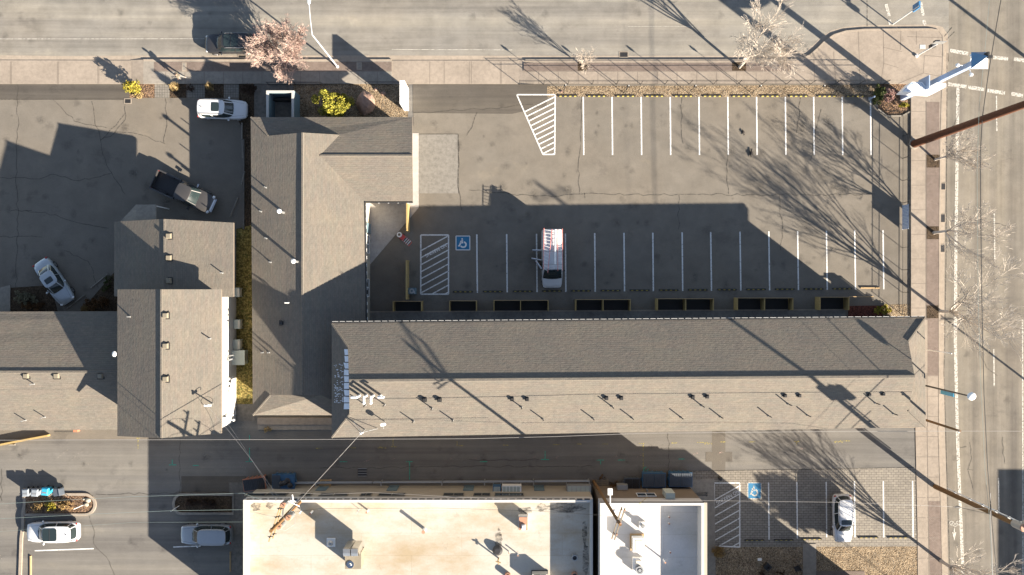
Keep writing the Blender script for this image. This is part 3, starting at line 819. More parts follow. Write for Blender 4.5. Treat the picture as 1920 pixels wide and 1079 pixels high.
# ================================================================ BUILDINGS
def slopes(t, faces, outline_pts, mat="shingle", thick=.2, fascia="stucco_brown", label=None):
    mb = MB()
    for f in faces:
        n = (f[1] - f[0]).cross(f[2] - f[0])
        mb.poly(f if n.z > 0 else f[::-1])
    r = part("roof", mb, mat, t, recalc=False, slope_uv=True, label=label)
    dn = Vector((0, 0, -thick))
    fb = MB()
    for a, b in zip(outline_pts, outline_pts[1:] + outline_pts[:1]): fb.poly([a, b, b + dn, a + dn])
    for f in faces: fb.poly([p + dn for p in f])
    part("fascia", fb, fascia, r, recalc=False)
    return r
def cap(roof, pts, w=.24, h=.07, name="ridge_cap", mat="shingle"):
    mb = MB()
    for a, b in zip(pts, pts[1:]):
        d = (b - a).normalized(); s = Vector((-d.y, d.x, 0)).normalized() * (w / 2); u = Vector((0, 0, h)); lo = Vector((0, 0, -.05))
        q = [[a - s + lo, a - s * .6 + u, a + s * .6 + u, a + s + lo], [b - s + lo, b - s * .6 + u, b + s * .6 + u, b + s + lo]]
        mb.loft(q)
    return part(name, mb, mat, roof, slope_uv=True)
def openings(t, specs, win="window", glass="window_glass", frame="white_metal"):
    """specs: (kind, x, y, z0, w, h, facing) in world; facing is the outward wall direction"""
    for kind, x, y, z0, w, h, fx, fy in specs:
        ux, uy = -fy, fx
        def bx(mb, a0, a1, d0, d1, za, zb):
            mb.prism([(x + ux * a0 + fx * d0, y + uy * a0 + fy * d0), (x + ux * a1 + fx * d0, y + uy * a1 + fy * d0), (x + ux * a1 + fx * d1, y + uy * a1 + fy * d1), (x + ux * a0 + fx * d1, y + uy * a0 + fy * d1)], za, zb)
        if kind == 'w':
            m = MB(); bx(m, -w / 2, w / 2, .0, .03, z0, z0 + h); p = part("window", m, glass, t)
            m = MB()
            for a0, a1, za, zb in [(-w / 2 - .06, w / 2 + .06, z0 - .07, z0), (-w / 2 - .06, w / 2 + .06, z0 + h, z0 + h + .06), (-w / 2 - .06, -w / 2, z0, z0 + h), (w / 2, w / 2 + .06, z0, z0 + h), (-.025, .025, z0, z0 + h)]: bx(m, a0, a1, .0, .07, za, zb)
            part("frame", m, frame, p)
        else:
            m = MB(); bx(m, -w / 2, w / 2, .0, .04, z0, z0 + h); p = part("door", m, kind, t)
            m = MB(); bx(m, w / 2 - .16, w / 2 - .1, .04, .10, z0 + .95, z0 + 1.05); part("handle", m, "galvanised", p)
def px2x(px): return (px - 960) / K
def px2y(py): return (539.5 - py) / K

# ---------- the long two-storey motel wing
Z = 6.9
NW, NE, SE, SW = P(622, 607, Z), P(1734, 597, Z), P(1736, 801, Z), P(622, 821, Z)
ZR = 8.95
RW, RE = P(655, 714, ZR), P(1715, 706, ZR)
LBN = plane(NW, NE, RE); LBS = plane(SW, SE, RE)
gNW = on(plane(NW, NE, RW), 652, 650); gSW = on(plane(SW, SE, RW), 655, 778)
gNE = on(LBN, 1703, 640); gSE = on(LBS, 1703, 770)
t = thing("motel_wing", "long grey shingled motel wing running across the middle, nearest the alley", "building", g(1150, 690))
LB = t
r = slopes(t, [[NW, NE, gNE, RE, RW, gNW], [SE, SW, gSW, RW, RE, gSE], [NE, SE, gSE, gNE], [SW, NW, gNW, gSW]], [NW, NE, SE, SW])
mb = MB(); mb.poly([gNE + Vector((-.02, 0, 0)), gSE + Vector((-.02, 0, 0)), RE]); part("gable", mb, "stucco_brown", t, recalc=False); mb = MB(); mb.poly([gNW + Vector((.02, 0, 0)), RW, gSW + Vector((.02, 0, 0))])
part("gable", mb, "stucco_brown", t, recalc=False)
cap(r, [RW, RE], .34, .055)
cap(r, [NE, gNE], .2, .05, "hip_cap"); cap(r, [SE, gSE], .2, .05, "hip_cap"); cap(r, [SW, gSW], .2, .05, "hip_cap"); cap(r, [NW, gNW], .2, .05, "hip_cap")
mb = MB(); mb.prism([g(664, 612), g(1652, 604), g(1652, 780), g(664, 788)], 0, Z - .15)
part("wall", mb, "stucco_tan", t)
mb = MB(); u = Vector((0, .09, -.02))
mb.tube(NW + u, NE + u, .075, .075, 6); part("gutter", mb, "dark_metal", t)
mb = MB()
n = 84
for i in range(n):
    a = lerp(NW, NE, (i + .5) / n); w = (NE - NW).length / n * .5 * (.72 if i % 2 else .86)
    mb.box(a.x - w, a.x + w, a.y + .165, a.y + .185, Z - .03, Z + .03)
part("gutter_lip", mb, "white_metal", t)
sp = []
for i in range(15):
    x = px2x(700 + i * 64); y = px2y(612 - 8 * (i / 15)) + .02
    for z0 in (.15, 3.25):
        sp.append(("stucco_teal", x - .9, y, z0, .95, 2.05, 0, 1)); sp.append(("w", x + .9, y, z0 + .8, 1.4, 1.2, 0, 1))
    if i % 2: sp.append(("w", x, px2y(788.5 - 7 * i / 15) - .03, 1.4, 1.2, .9, 0, -1)); sp.append(("w", x, px2y(788.5 - 7 * i / 15) - .03, 4.4, 1.2, .9, 0, -1))
openings(t, sp)
mb = MB(); mb.prism([g(668, 611.5), g(1640, 603.5), g(1640, 597), g(668, 605)], 2.95, 3.1); part("balcony_floor", mb, "concrete_grey", t)
mb = MB()
for i in range(120):
    p0 = lerp(g(668, 605.5), g(1640, 597.5), i / 119); mb.tube((p0.x, p0.y, 3.1), (p0.x, p0.y, 4.1), .012, .012, 4)
mb.tube(g(668, 605.5, 4.12), g(1640, 597.5, 4.12), .03); part("balcony_railing", mb, "dark_metal", t)
mb = MB(); mb.prism([g(1652.5, 594), g(1672, 594), g(1672, 600), g(1652.5, 600)], 0, 2.75); mb.prism([g(1666, 600), g(1672, 600), g(1672, 640), g(1666, 640)], 0, 2.75)  # unseen wall added under the eave to cast the stepped shadow
part("stair_or_added_wall", mb, "stucco_tan", t)
# remaining frost on the shaded west hip
Ld = plane(SW, NW, gNW)
mb = MB()
random.seed(5)
for i in range(9):
    y0 = 655 + i * 12.7
    a = [on(Ld, 645 + random.uniform(-1, 1), y0, .008), on(Ld, 656.5, y0 + random.uniform(0, 1), .008), on(Ld, 656.5, y0 + 11, .008), on(Ld, 646 + random.uniform(-1.5, 1), y0 + 11, .008)]
    mb.poly(a)
for i in range(90):
    x = random.uniform(626, 642); y = random.uniform(682, 755); w = random.uniform(1, 3.4)
    mb.poly([on(Ld, x, y, .008), on(Ld, x + w, y, .008), on(Ld, x + w, y + .9, .008), on(Ld, x, y + .9, .008)])
part("frost", mb, "frost", r, recalc=False)["kind"] = "stuff"

# ---------- the L shaped single storey office wing
Z = 3.5
a_NW, a_SW, a_SE, a_in, a_E2, a_NE = P(470, 220, Z), P(474, 779, Z), P(690, 779, Z), P(683, 378, Z), P(774, 378, Z), P(773, 220, Z)
ZR = 5.38
PW = plane(P(470, 220, Z), P(474, 779, Z), P(567, 500, ZR)); PE = plane(P(683, 378, Z), P(688, 779, Z), P(567, 500, ZR))
a_SE = P(688, 779, Z)
rn = P(567, 249, ZR); rs = P(567, 741, ZR)
WZ = 4.84
V1 = P(600, 292, WZ); WE = P(773, 292, WZ)
gnw, gne = on(PW, 503, 255), on(PE, 637, 253); gsw, gse = on(PW, 507, 741), on(PE, 601, 741)
t = thing("office_wing", "L shaped single storey shingled building beside the parking lot entrance", "building", g(590, 500)); LW = t
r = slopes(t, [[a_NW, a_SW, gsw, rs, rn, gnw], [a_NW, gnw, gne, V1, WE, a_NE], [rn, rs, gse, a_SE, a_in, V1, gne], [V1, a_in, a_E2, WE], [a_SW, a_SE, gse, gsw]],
           [a_NW, a_SW, a_SE, a_in, a_E2, WE, a_NE])
mb = MB(); mb.poly([gnw, rn, gne]); part("gable", mb, "stucco_brown", t, recalc=False); mb = MB(); mb.poly([gsw, gse, rs]); part("gable", mb, "stucco_brown", t, recalc=False)
cap(r, [rn, rs], .26, .04); cap(r, [V1, WE], .26, .05); cap(r, [a_NW, gnw], .2, .05, "hip_cap"); cap(r, [a_SW, gsw], .2, .05, "hip_cap")
wl = lambda x, y: P(x, y, Z)
mb = MB(); mb.prism([g(508, 245), g(766, 245), g(766, 380), g(694, 380), g(694, 758), g(508, 758)], 0, Z - .12); part("wall", mb, "stucco_cream", t)
mb = MB(); ww = g(766, 0).x
mb.add([(ww, px2y(245), Z - .12), (ww, px2y(380), Z - .12), (ww, px2y(312), WZ - .25), (ww - .15, px2y(245), Z - .12), (ww - .15, px2y(380), Z - .12), (ww - .15, px2y(312), WZ - .25)], [[0, 1, 2], [5, 4, 3], [0, 3, 4, 1], [1, 4, 5, 2], [2, 5, 3, 0]])
part("gable_wall", mb, "stucco_white", t)
mb = MB(); d = Vector((.08, 0, -.02)); mb.tube(a_in + d, a_SE + d, .07); mb.tube(a_in + Vector((0, -.08, -.02)), a_E2 + Vector((0, -.08, -.02)), .07); part("gutter", mb, "dark_metal", t)
mb = MB()
for i in range(17):
    a = lerp(a_in, a_SE, (i + .5) / 28) if i < 17 else a_in
    mb.box(a.x + .15, a.x + .18, a.y - .62, a.y - .45 + .0, Z - .03, Z + .03)
for i in range(28):
    a = lerp(a_in, a_SE, (i + .5) / 28); mb.box(a.x + .15, a.x + .175, a.y - .05, a.y + .05, Z - .03, Z + .03)
for i in range(5):
    a = lerp(a_in, a_E2, (i + .5) / 5); mb.box(a.x - .06, a.x + .06, a.y - .175, a.y - .15, Z - .03, Z + .03)
part("gutter_lip", mb, "white_metal", t)
ex = px2x(694) + .02
openings(t, [("stucco_teal", ex, px2y(430), .03, .95, 2.05, 1, 0), ("w", ex, px2y(460), 1, 1.6, 1.2, 1, 0), ("w", ex, px2y(540), 1, 1.6, 1.2, 1, 0), ("w", ww + .02, px2y(300), 1, 2.2, 1.2, 1, 0), ("w", ww + .02, px2y(350), 1, 1.6, 1.2, 1, 0),
             ("w", px2x(640), px2y(245) + .02, 1, 1.8, 1.1, 0, 1), ("w", px2x(725), px2y(245) + .02, 1, 1.8, 1.1, 0, 1), ("w", px2x(508) - .02, px2y(460), 1.2, 1.2, .9, -1, 0), ("w", px2x(508) - .02, px2y(600), 1.2, 1.2, .9, -1, 0)])

# ---------- the two gabled blocks at the left
def gable_ns(t, w, r, e, mat="shingle", ov=(.6, .6, .6, .6), wallm="stucco_white", wx=None, ends=("stucco_white", "stucco_white")):
    """w, r, e = (north point, south point) of west eave, ridge, east eave"""
    ro = slopes(t, [[w[0], w[1], r[1], r[0]], [r[0], r[1], e[1], e[0]]], [w[0], w[1], r[1], e[1], e[0], r[0]], mat, fascia="stucco_brown")
    x0, x1 = wx
    yn = min(w[0].y, e[0].y, r[0].y) - ov[2]; ys = max(w[1].y, e[1].y, r[1].y) + ov[3]
    zw = w[0].z + (r[0].z - w[0].z) * (x0 - w[0].x) / (r[0].x - w[0].x) - .2
    ze = e[0].z + (r[0].z - e[0].z) * (e[0].x - x1) / (e[0].x - r[0].x) - .2
    rx, rz = r[0].x, r[0].z - .2
    sec = lambda y: [Vector((x0, y, 0)), Vector((x1, y, 0)), Vector((x1, y, ze)), Vector((rx, y, rz)), Vector((x0, y, zw))]
    mb = MB(); mb.loft([sec(yn), sec(ys)]); part("wall", mb, wallm, t)
    cap(ro, [r[0], r[1]], .22, .015)
    return ro, yn, ys
t = thing("rear_block", "tall gabled block with a shaded west slope and white wall, bottom left", "building", g(390, 680)); RB = t
w = (P(220, 543, 7.4), P(220, 818, 7.4)); rr = (P(302, 543, 9.3), P(302, 822, 9.3)); e = (P(415, 543, 7.5), P(415, 813, 7.5))
for trio in ((w, rr, e),):
    yn = sum(p[0].y for p in trio) / 3
ro, yn, ys = gable_ns(t, w, rr, e, wx=(px2x(302), px2x(443)), ov=(0, 0, .12, .5))
RBW = plane(w[0], w[1], rr[0]); RBE = plane(e[0], e[1], rr[0])
openings(t, [("w", px2x(380), ys - .02, z, 1.4, 1.1, 0, -1) for z in (1.2, 4.4)])
# stair of white slats at the sunny end
mb = MB()
for i in range(9):
    y = px2y(706 + i * 8.6); mb = MB(); mb.box(px2x(443.2), px2x(446.5), y - .10, y + .10, 2.2, 2.3); part("slat", mb, "white_metal", t)
    mb = MB(); mb.box(px2x(443.2), px2x(445.5), y - .09, y + .09, 1.15, 1.25); part("slat", mb, "white_metal", t)
mb = MB(); mb.prism([g(443.2, 757), g(441, 788), g(430, 797), g(424, 797), g(424, 757)], 0.0, 3.2); part("stair_or_added_wall", mb, "stucco_white", t)
mb = MB(); mb.tube(P(414, 680, 3.1), P(440, 672, 2.2), .08); mb.tube(P(423, 669, 3.1), P(439, 666, 2.4), .05); mb.tube(P(414, 749, 3.0), P(428, 744, 2.6), .04); part("pipe", mb, "galvanised", t)
mb = MB()
c = P(425, 787, 3.4); mb.ring(c, 0, .28, 3.2, 3.3, 14); mb.tube(c + Vector((0, 0, -.2)), c + Vector((-.1, .15, .5)), .16, .16, 10); mb.tube(P(430, 788, 3.1), P(438, 788, 3.0), .05); mb.ball(P(438, 788, 3), .13, 8, 5)
part("meter", mb, "white_metal", t)

t = thing("front_block", "lower gabled block half shaded by the taller block behind it", "building", g(370, 480)); FB = t
w = (P(214, 416, 4.1), P(214, 556, 4.1)); rr = (P(308, 411, 6.35), P(308, 560, 6.35)); e = (P(438, 418, 5.75), P(438, 557, 5.75))
ro, yn, ys = gable_ns(t, w, rr, e, wx=(px2x(268), px2x(441.5)), ov=(0, 0, .7, .1))
FBE = plane(e[0], e[1], rr[0]); FBW = plane(w[0], w[1], rr[0])
openings(t, [("w", px2x(441.5) + .02, px2y(y), 1.2, 1.3, 1.1, 1, 0) for y in (455, 490, 520)] + [("w", px2x(300 + i * 55), yn + .02, 1.2, 1.5, 1.1, 0, 1) for i in range(3)] + [("w", px2x(268) - .02, px2y(y), 1.2, 1.4, 1.1, -1, 0) for y in (450, 500)])
# small porch roof on its north side
ZP = 3.2
pn, pm = P(292, 384, ZP), P(255, 384, ZP); pw, pe, pc = P(227, 414, ZP), P(292, 420, ZP + .3), P(255, 420, ZP + .5)
mb = MB(); mb.poly([pm, pc, pe, pn]); mb.poly([pm, pw, pc]); 
for a, b in ((pn, pm), (pm, pw), (pe, pn)): mb.poly([a, b, b + Vector((0, 0, -.15)), a + Vector((0, 0, -.15))])
p_ = part("porch_roof", mb, "concrete_grey", t, slope_uv=True)
mb = MB()
for q in (pn, pm): mb.tube((q.x + (.1 if q is pm else -.1), q.y - .1, 0), (q.x + (.1 if q is pm else -.1), q.y - .1, ZP), .06)
part("porch_post", mb, "white_metal", t)

# ---------- building cut by the left edge
t = thing("side_block", "low shingled building cut off by the left edge, ridge running sideways", "building", g(100, 690)); SB = t
n0, n1 = P(-320, 586, 3.6), P(250, 584, 3.6); r0, r1 = P(-320, 698, 5.6), P(250, 697, 5.6); s0, s1 = P(-320, 809, 3.6), P(250, 806, 3.6)
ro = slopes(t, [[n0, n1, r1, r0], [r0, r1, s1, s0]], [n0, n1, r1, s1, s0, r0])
cap(ro, [r0 +  Vector((0, 0, 0)), r1], .3, .05)
mb = MB(); mb.prism([g(-220, 595), g(301, 595), g(301, 785), g(-220, 785)], 0, 3.4); part("wall", mb, "stucco_tan", t)
openings(t, [("w", px2x(20 + i * 60), px2y(595) + .02, 1.1, 1.5, 1.1, 0, 1) for i in range(4)] + [("w", px2x(20 + i * 60), px2y(785) - .02, 1.1, 1.5, 1.1, 0, -1) for i in range(4)])
SBS = plane(s0, s1, r0)

# ---------- flat roofed buildings at the bottom
def flat(t, x0, x1, y0, y1, deck, par, th=.22, wallm="stucco_cream", deckm="roof_cream", parm="stucco_white", px=None):
    X0, X1, Y0, Y1 = px2x(x0), px2x(x1), px2y(y1), px2y(y0)
    zt = par if isinstance(par, (list, tuple)) else [par] * 4      # W E N S
    mb = MB(); mb.box(X0, X1, Y0, Y1, 0, deck - .05); part("wall", mb, wallm, t)
    mb = MB(); mb.box(X0 + th, X1 - th, Y0 + th, Y1 - th, deck - .05, deck); part("roof", mb, deckm, t)
    mb = MB()
    mb.box(X0, X0 + th, Y0, Y1, deck - .05, zt[0]); mb.box(X1 - th, X1, Y0, Y1, deck - .05, zt[1])
    mb.box(X0 + th, X1 - th, Y1 - th, Y1, deck - .05, zt[2]); mb.box(X0 + th, X1 - th, Y0, Y0 + th, deck - .05, zt[3])
    part("parapet", mb, parm, t)
    return X0, X1, Y0, Y1
t = thing("flat_building", "wide cream flat roofed building with stained roof at the bottom", "building", g(800, 1040)); FA = t
X0, X1, Y0, Y1 = flat(t, 490, 1102, 911, 1168, 4.3, [5.4, 5.0, 5.4, 5.2])
mb = MB()
for i in range(46):
    x = lerp(X0 + .2, X1 - .2, (i + .5) / 46); mb.box(x - .24, x + .24, Y1 + .02, Y1 + .10, 5.24, 5.42)
part("flashing", mb, "dark_metal", t)
sp = []
for x0, x1, z in [(485, 556, 3.3), (583, 600, 3.3), (617, 665, 3.4), (690, 708, 3.3), (722, 768, 3.3), (838, 873, 2.9), (892, 920, 2.9), (930, 980, 3.2)]:
    sp.append(("w", px2x((x0 + x1) / 2), Y1 + .02, 3.2, (x1 - x0) / K, .9, 0, 1))
for x in (610, 740, 880, 1010): sp.append(("stucco_teal", px2x(x), Y1 + .02, 0, .95, 2.1, 0, 1))
openings(t, sp, frame="beige_metal")
# dark stains are a coating worn through on the roof
def stain(t, blobs, z, mat="crack"):
    mb = MB()
    for (x, y, rx, ry) in blobs:
        pts = []
        for i in range(26):
            a = 2 * math.pi * i / 26; k = random.uniform(.72, 1.1)
            pts.append(P(x + rx * k * math.cos(a), y + ry * k * math.sin(a), z))
        mb.poly(pts); z += .002
        part("tar_patch", mb, mat, t, recalc=False); mb = MB()
tnm = NT("tar"); pp_ = tnm.pos(); tr = tnm.n("BsdfTransparent"); mx = tnm.n("MixShader")
tnm.done((.045, .04, .036), .8)
tnm.put(mx.inputs[0], tnm.ramp(tnm.noise(tnm.mapping(pp_, (.8, 2.2, 1)), 2.2, 6, .8), [(.40, (0, 0, 0)), (.66, (.85, .85, .85))])); tnm.t.links.new(tr.outputs[0], mx.inputs[1]); tnm.t.links.new(tnm.b.outputs[0], mx.inputs[2])
tnm.t.links.new(mx.outputs[0], [n for n in tnm.t.nodes if n.type == 'OUTPUT_MATERIAL'][0].inputs[0]); MATS["tar"] = tnm.m
random.seed(21)
stain(t, [(1060, 952, 42, 10), (1096, 1000, 5, 24), (1098, 1050, 6, 36), (480, 950, 10, 9), (506, 948, 8, 6), (1015, 952, 12, 8), (985, 957, 16, 7), (935, 1012, 7, 22)], 4.306, "tar")
t = thing("corner_shop_building", "narrow white flat roofed building with roof vents between alley gap and paved bays", "building", g(1215, 1030)); FBD = t
X0, X1, Y0, Y1 = flat(t, 1112, 1291, 911, 1168, 4.8, [6.45, 6.45, 6.45, 6.4], wallm="stucco_brown", deckm="roof_white", parm="stucco_white")
mb = MB(); mb.box(X1 + .01, X1 + .3, Y0, Y1, 6.1, 6.35); part("cornice", mb, "stucco_cream", t)
mb = MB(); mb.box(X0, X1, Y1 + .01, Y1 + .06, 6.25, 6.43); part("flashing", mb, "dark_metal", t)
openings(t, [("w", X1 + .02, px2y(y), 1, 1.8, 1.4, 1, 0) for y in (950, 1000, 1050)] + [("stucco_brown", px2x(1160), Y1 + .02, 0, .95, 2.1, 0, 1), ("w", px2x(1200), Y1 + .02, 3.2, 1.6, 1.0, 0, 1)])
mb = MB()
q0, q1 = P(1247, 922, 5.0), P(1272, 945, 6.0)
mb.box(px2x(1230), px2x(1246), Y1 + .05, Y1 + .55, 3.4, 5.2); part("louvred_duct", mb, "pale_green_metal", t)
mb = MB(); mb.box(px2x(1153), px2x(1172), Y1 + .05, Y1 + .5, 1.0, 1.9); mb.box(px2x(1205), px2x(1207), Y1 + .05, Y1 + .2, 2, 2.6); part("meter_box", mb, "galvanised", t)
# unseen building added beyond the right edge to throw its shadow on the road
t = thing("far_side_stand_in", "unseen flat roofed stand-in building just beyond the lower right edge of the side road", "building", g(2260, 1250))
flat(t, 2146, 2400, 1090, 1400, 6.6, [7.0] * 4, wallm="stucco_brown", deckm="roof_white")

t = thing("lower_side_stand_in", "unseen flat roofed stand-in building just below the lower edge by the gravel bed", "building", g(1520, 1200))  # unseen stand-in, placed and sized to shade the gravel and paved bays
flat(t, 1426, 1622, 1100, 1300, 8.2, [8.6] * 4, wallm="stucco_brown", deckm="roof_white")

# ---------------------------------------------------------------- roof fittings
def pipe_vent(pl, x, y, h=.75, r=.05, label="", mat="galvanised"):
    p = on(pl, x, y); t = thing("roof_pipe", label, "vent pipe", p, 0, "vent pipes on the shingled roofs")
    m = MB(); m.tube((0, 0, -.1), (0, 0, h), r, r, 8); part("pipe", m, mat, t, world=False)
    m = MB(); m.tube((0, 0, -.02), (0, 0, .08), .10, .06, 10); part("flashing", m, "galvanised", t, world=False)
    return t
def box_vent(pl, x, y, s=.32, h=.22, label="", mat="dark_metal", group="box vents on the shingled roofs"):
    p = on(pl, x, y); t = thing("roof_vent", label, "roof vent", p, 0, group)
    m = MB(); m.loft([[(-s * .6, -s * .6, -.08), (s * .6, -s * .6, -.08), (s * .6, s * .6, -.08), (-s * .6, s * .6, -.08)], [(-s * .42, -s * .42, h), (s * .42, -s * .42, h), (s * .42, s * .42, h), (-s * .42, s * .42, h)]]); part("hood", m, mat, t, world=False)
    m = MB(); m.box(-s * .75, s * .75, -s * .75, s * .75, -.04, .01); part("flange", m, "dark_metal", t, world=False)
    return t
pairs = [(960, 749, 988, 749), (1137, 747, 1165, 747), (1299, 745, 1326, 744), (1472, 742, 1499, 742), (1630, 740, 1656, 739)]
pn_ = ["leftmost", "second from left", "middle", "second from right", "rightmost"]
for i, (xa, ya, xb, yb) in enumerate(pairs):
    box_vent(LBS, xa, ya, .22, .2, f"dark box vent, left one of the {pn_[i]} pair on the long roof")
    box_vent(LBS, xb, yb, .22, .2, f"dark box vent, right one of the {pn_[i]} pair on the long roof")
box_vent(LBS, 796, 750, .26, .25, "dark box vent in the pole shadow on the long roof, left one")
box_vent(LBS, 824, 750, .26, .25, "dark box vent near the pole shadow on the long roof, right one")
up = [(810, 766), (978, 764), (1148, 763), (1316, 761), (1478, 758), (1641, 756)]
lo = [(775, 790), (849, 788), (1018, 786), (1112, 785), (1185, 784), (1277, 783), (1351, 782), (1441, 780), (1514, 779), (1675, 776)]
for i, (x, y) in enumerate(up): pipe_vent(LBS, x, y, .95, .05, f"thin vent pipe, {ORD[i]} from the left in the upper row of the long roof", "dark_metal")
for i, (x, y) in enumerate(lo): pipe_vent(LBS, x, y, .85, .05, f"thin vent pipe, {ORD[i]} from the left in the row nearest the alley", "dark_metal")
pipe_vent(LBS, 685, 760, .9, .05, "thin vent pipe just below the four white flues, left of two", "dark_metal")
pipe_vent(LBS, 721, 759, .9, .05, "thin vent pipe just below the four white flues, right of two", "dark_metal")
for i, (x, d) in enumerate([(674, (-.45, 0)), (687, (0, -.5)), (700, (0, -.5)), (714, (.4, 0))]):
    p = on(LBS, x, 742); t = thing("flue", f"white plastic elbow flue, {ORD[i]} from the left in the row of four", "flue", p, 0, "white flues at the end of the long roof")
    m = MB(); m.tube((0, 0, -.1), (0, 0, 1.25), .11, .11, 10); part("riser", m, "white_metal", t, world=False)
    m = MB(); m.tube((0, 0, 1.2), (d[0], d[1], 1.25), .10, .10, 10); m.tube((d[0], d[1], 1.27), (d[0], d[1], 1.02), .10, .10, 10); part("elbow", m, "white_metal", t, world=False)
p = on(LBS, 721, 791); t = thing("satellite_dish", "white satellite dish on the long roof right of the service mast", "satellite dish", p)
m = MB(); m.tube((0, 0, -.1), (0, 0, .7), .04); part("mast", m, "galvanised", t, world=False)
m = MB()
ms = Matrix.Translation((0, -.05, .85)) @ Matrix.Rotation(R(52), 4, 'X') @ Matrix.Rotation(R(12), 4, 'Y')
prof = [(0, 0), (.10, .01), (.19, .04), (.26, .09)]
m.loft([[ms @ Vector((r_ * math.cos(a * .45), r_ * math.sin(a * .45), z_)) for a in range(14)] for r_, z_ in prof[1:]], closed_ends=False); m.poly([ms @ Vector((.10 * math.cos(a * .45), .10 * math.sin(a * .45), .01)) for a in range(14)]); part("dish", m, "white_metal", t, world=False, smooth=True)
m = MB(); m.tube(ms @ Vector((0, -.3, .1)), ms @ Vector((0, 0, .42)), .02); m.ball(ms @ Vector((0, 0, .42)), .05, 6, 4); part("feed_arm", m, "galvanised", t, world=False)
# service mast with strut
p = on(LBS, 684, 806); t = thing("service_mast", "weatherhead mast with struts at the left end of the long roof", "service mast", p)
m = MB(); m.tube((0, 0, -.2), (0, 0, 1.9), .05, .05, 8); part("mast", m, "galvanised", t, world=False)
m = MB(); m.tube((0, 0, 1.5), (1.1, .1, .05), .03); m.tube((0, 0, 1.5), (-1.0, .9, .3), .02); m.tube((0, 0, 1.4), (-.35, -.3, -.1), .02); part("strut", m, "galvanised", t, world=False)
m = MB(); m.ball((0, 0, 1.95), (.1, .1, .12), 8, 5); m.box(-.16, .16, -.05, .05, 1.55, 1.63); part("weatherhead", m, "white_metal", t, world=False)
MAST = p + Vector((0, 0, 1.75))
for i, (x, y) in enumerate([(499, 352), (490, 397), (500, 447), (508, 492), (493, 661), (505, 661)]): pipe_vent(PW, x, y, .6, .045, "thin vent pipe on the shaded slope of the office wing, " + ("%s from the top" % ORD[i]), "galvanised")
for i, (x, y) in enumerate([(532, 399), (558, 491)]):
    p = on(PW, x, y); t = thing("roof_flue", ("upper" if i == 0 else "lower") + " of the two bright capped flues on the office wing", "flue", p, 0, "capped flues on the office wing")
    m = MB(); m.tube((0, 0, -.1), (0, 0, 1.5), .12, .12, 12); part("flue_pipe", m, "galvanised", t, world=False)
    m = MB(); m.tube((0, 0, 1.5), (0, 0, 1.64), .22, .16, 12); m.ball((0, 0, 1.64), (.16, .16, .06), 10, 4); part("cap", m, "white_metal", t, world=False)
box_vent(PW, 528, 606, .3, .3, "dark box vent on the shaded part of the office wing roof")
p = on(PW, 540, 568); t = thing("vent_pair", "small pale twin pipe on the shaded office wing roof", "vent pipe", p)
m = MB(); m.tube((-.1, 0, -.1), (-.1, 0, .4), .04); m.tube((.1, 0, -.1), (.1, 0, .4), .04); part("pipe", m, "white_metal", t, world=False)
m = MB(); m.tube((-.2, 0, .4), (.2, 0, .4), .05); part("cap", m, "white_metal", t, world=False)
for i, y in enumerate([592, 649, 711]): box_vent(RBE, 311, y, .42, .25, f"square box vent beside the ridge of the tall block, {ORD[i]} from the top", "beige_metal")
for i, y in enumerate([443, 484, 527]): box_vent(FBE, 317, y, .42, .25, f"square box vent beside the ridge of the lower block, {ORD[i]} from the top", "beige_metal")
for i, x in enumerate([50, 107, 189]): box_vent(SBS, x, 705, .42, .25, f"square box vent on the building at the left edge, {ORD[i]} from the left", "beige_metal")
pipe_vent(FBE, 417, 512, .6, .05, "thin vent pipe near the east eave of the lower block"); pipe_vent(RBE, 394, 635, .6, .05, "thin vent pipe on the sunny slope of the tall block, upper")
pipe_vent(RBW, 244, 594, .6, .05, "thin vent pipe on the shaded slope of the tall block")
for i, (x, y) in enumerate([(64, 720), (48, 788), (84, 782)]): pipe_vent(SBS, x, y, .7, .05, ["thin vent pipe below the left box vent of the edge building", "thin vent pipe by the alley eave of the edge building, left of two", "thin vent pipe by the alley eave of the edge building, right of two"][i])
p = on(RBE, 399, 757); t = thing("service_mast", "white weatherhead mast with looped cable on the tall left block", "service mast", p)
m = MB(); m.tube((0, 0, -.1), (0, 0, 1.3), .05); part("mast", m, "galvanised", t, world=False)
m = MB(); m.box(-.3, .3, -.08, .08, 1.2, 1.28); m.ball((0, 0, 1.35), (.1, .1, .1), 8, 5); part("weatherhead", m, "white_metal", t, world=False)
m = MB(); m.path([(-.15 - .5 * math.sin(a * .5), .0 + .35 * (1 - math.cos(a * .5)), 1.2 - .3 * math.sin(a * .25)) for a in range(11)], .02, 4); part("cable_loop", m, "wire_black", t, world=False)
MAST2 = p + Vector((0, 0, 1.3))
p = P(217, 664, 7.3); t = thing("satellite_dish", "white satellite dish on the west eave of the tall left block", "satellite dish", p)
m = MB(); m.tube((.25, 0, -.3), (0, 0, 0), .04); part("mast", m, "galvanised", t, world=False)
m = MB(); m.ball((-.1, 0, .05), (.2, .26, .12), 10, 5); part("dish", m, "white_metal", t, world=False, smooth=True)

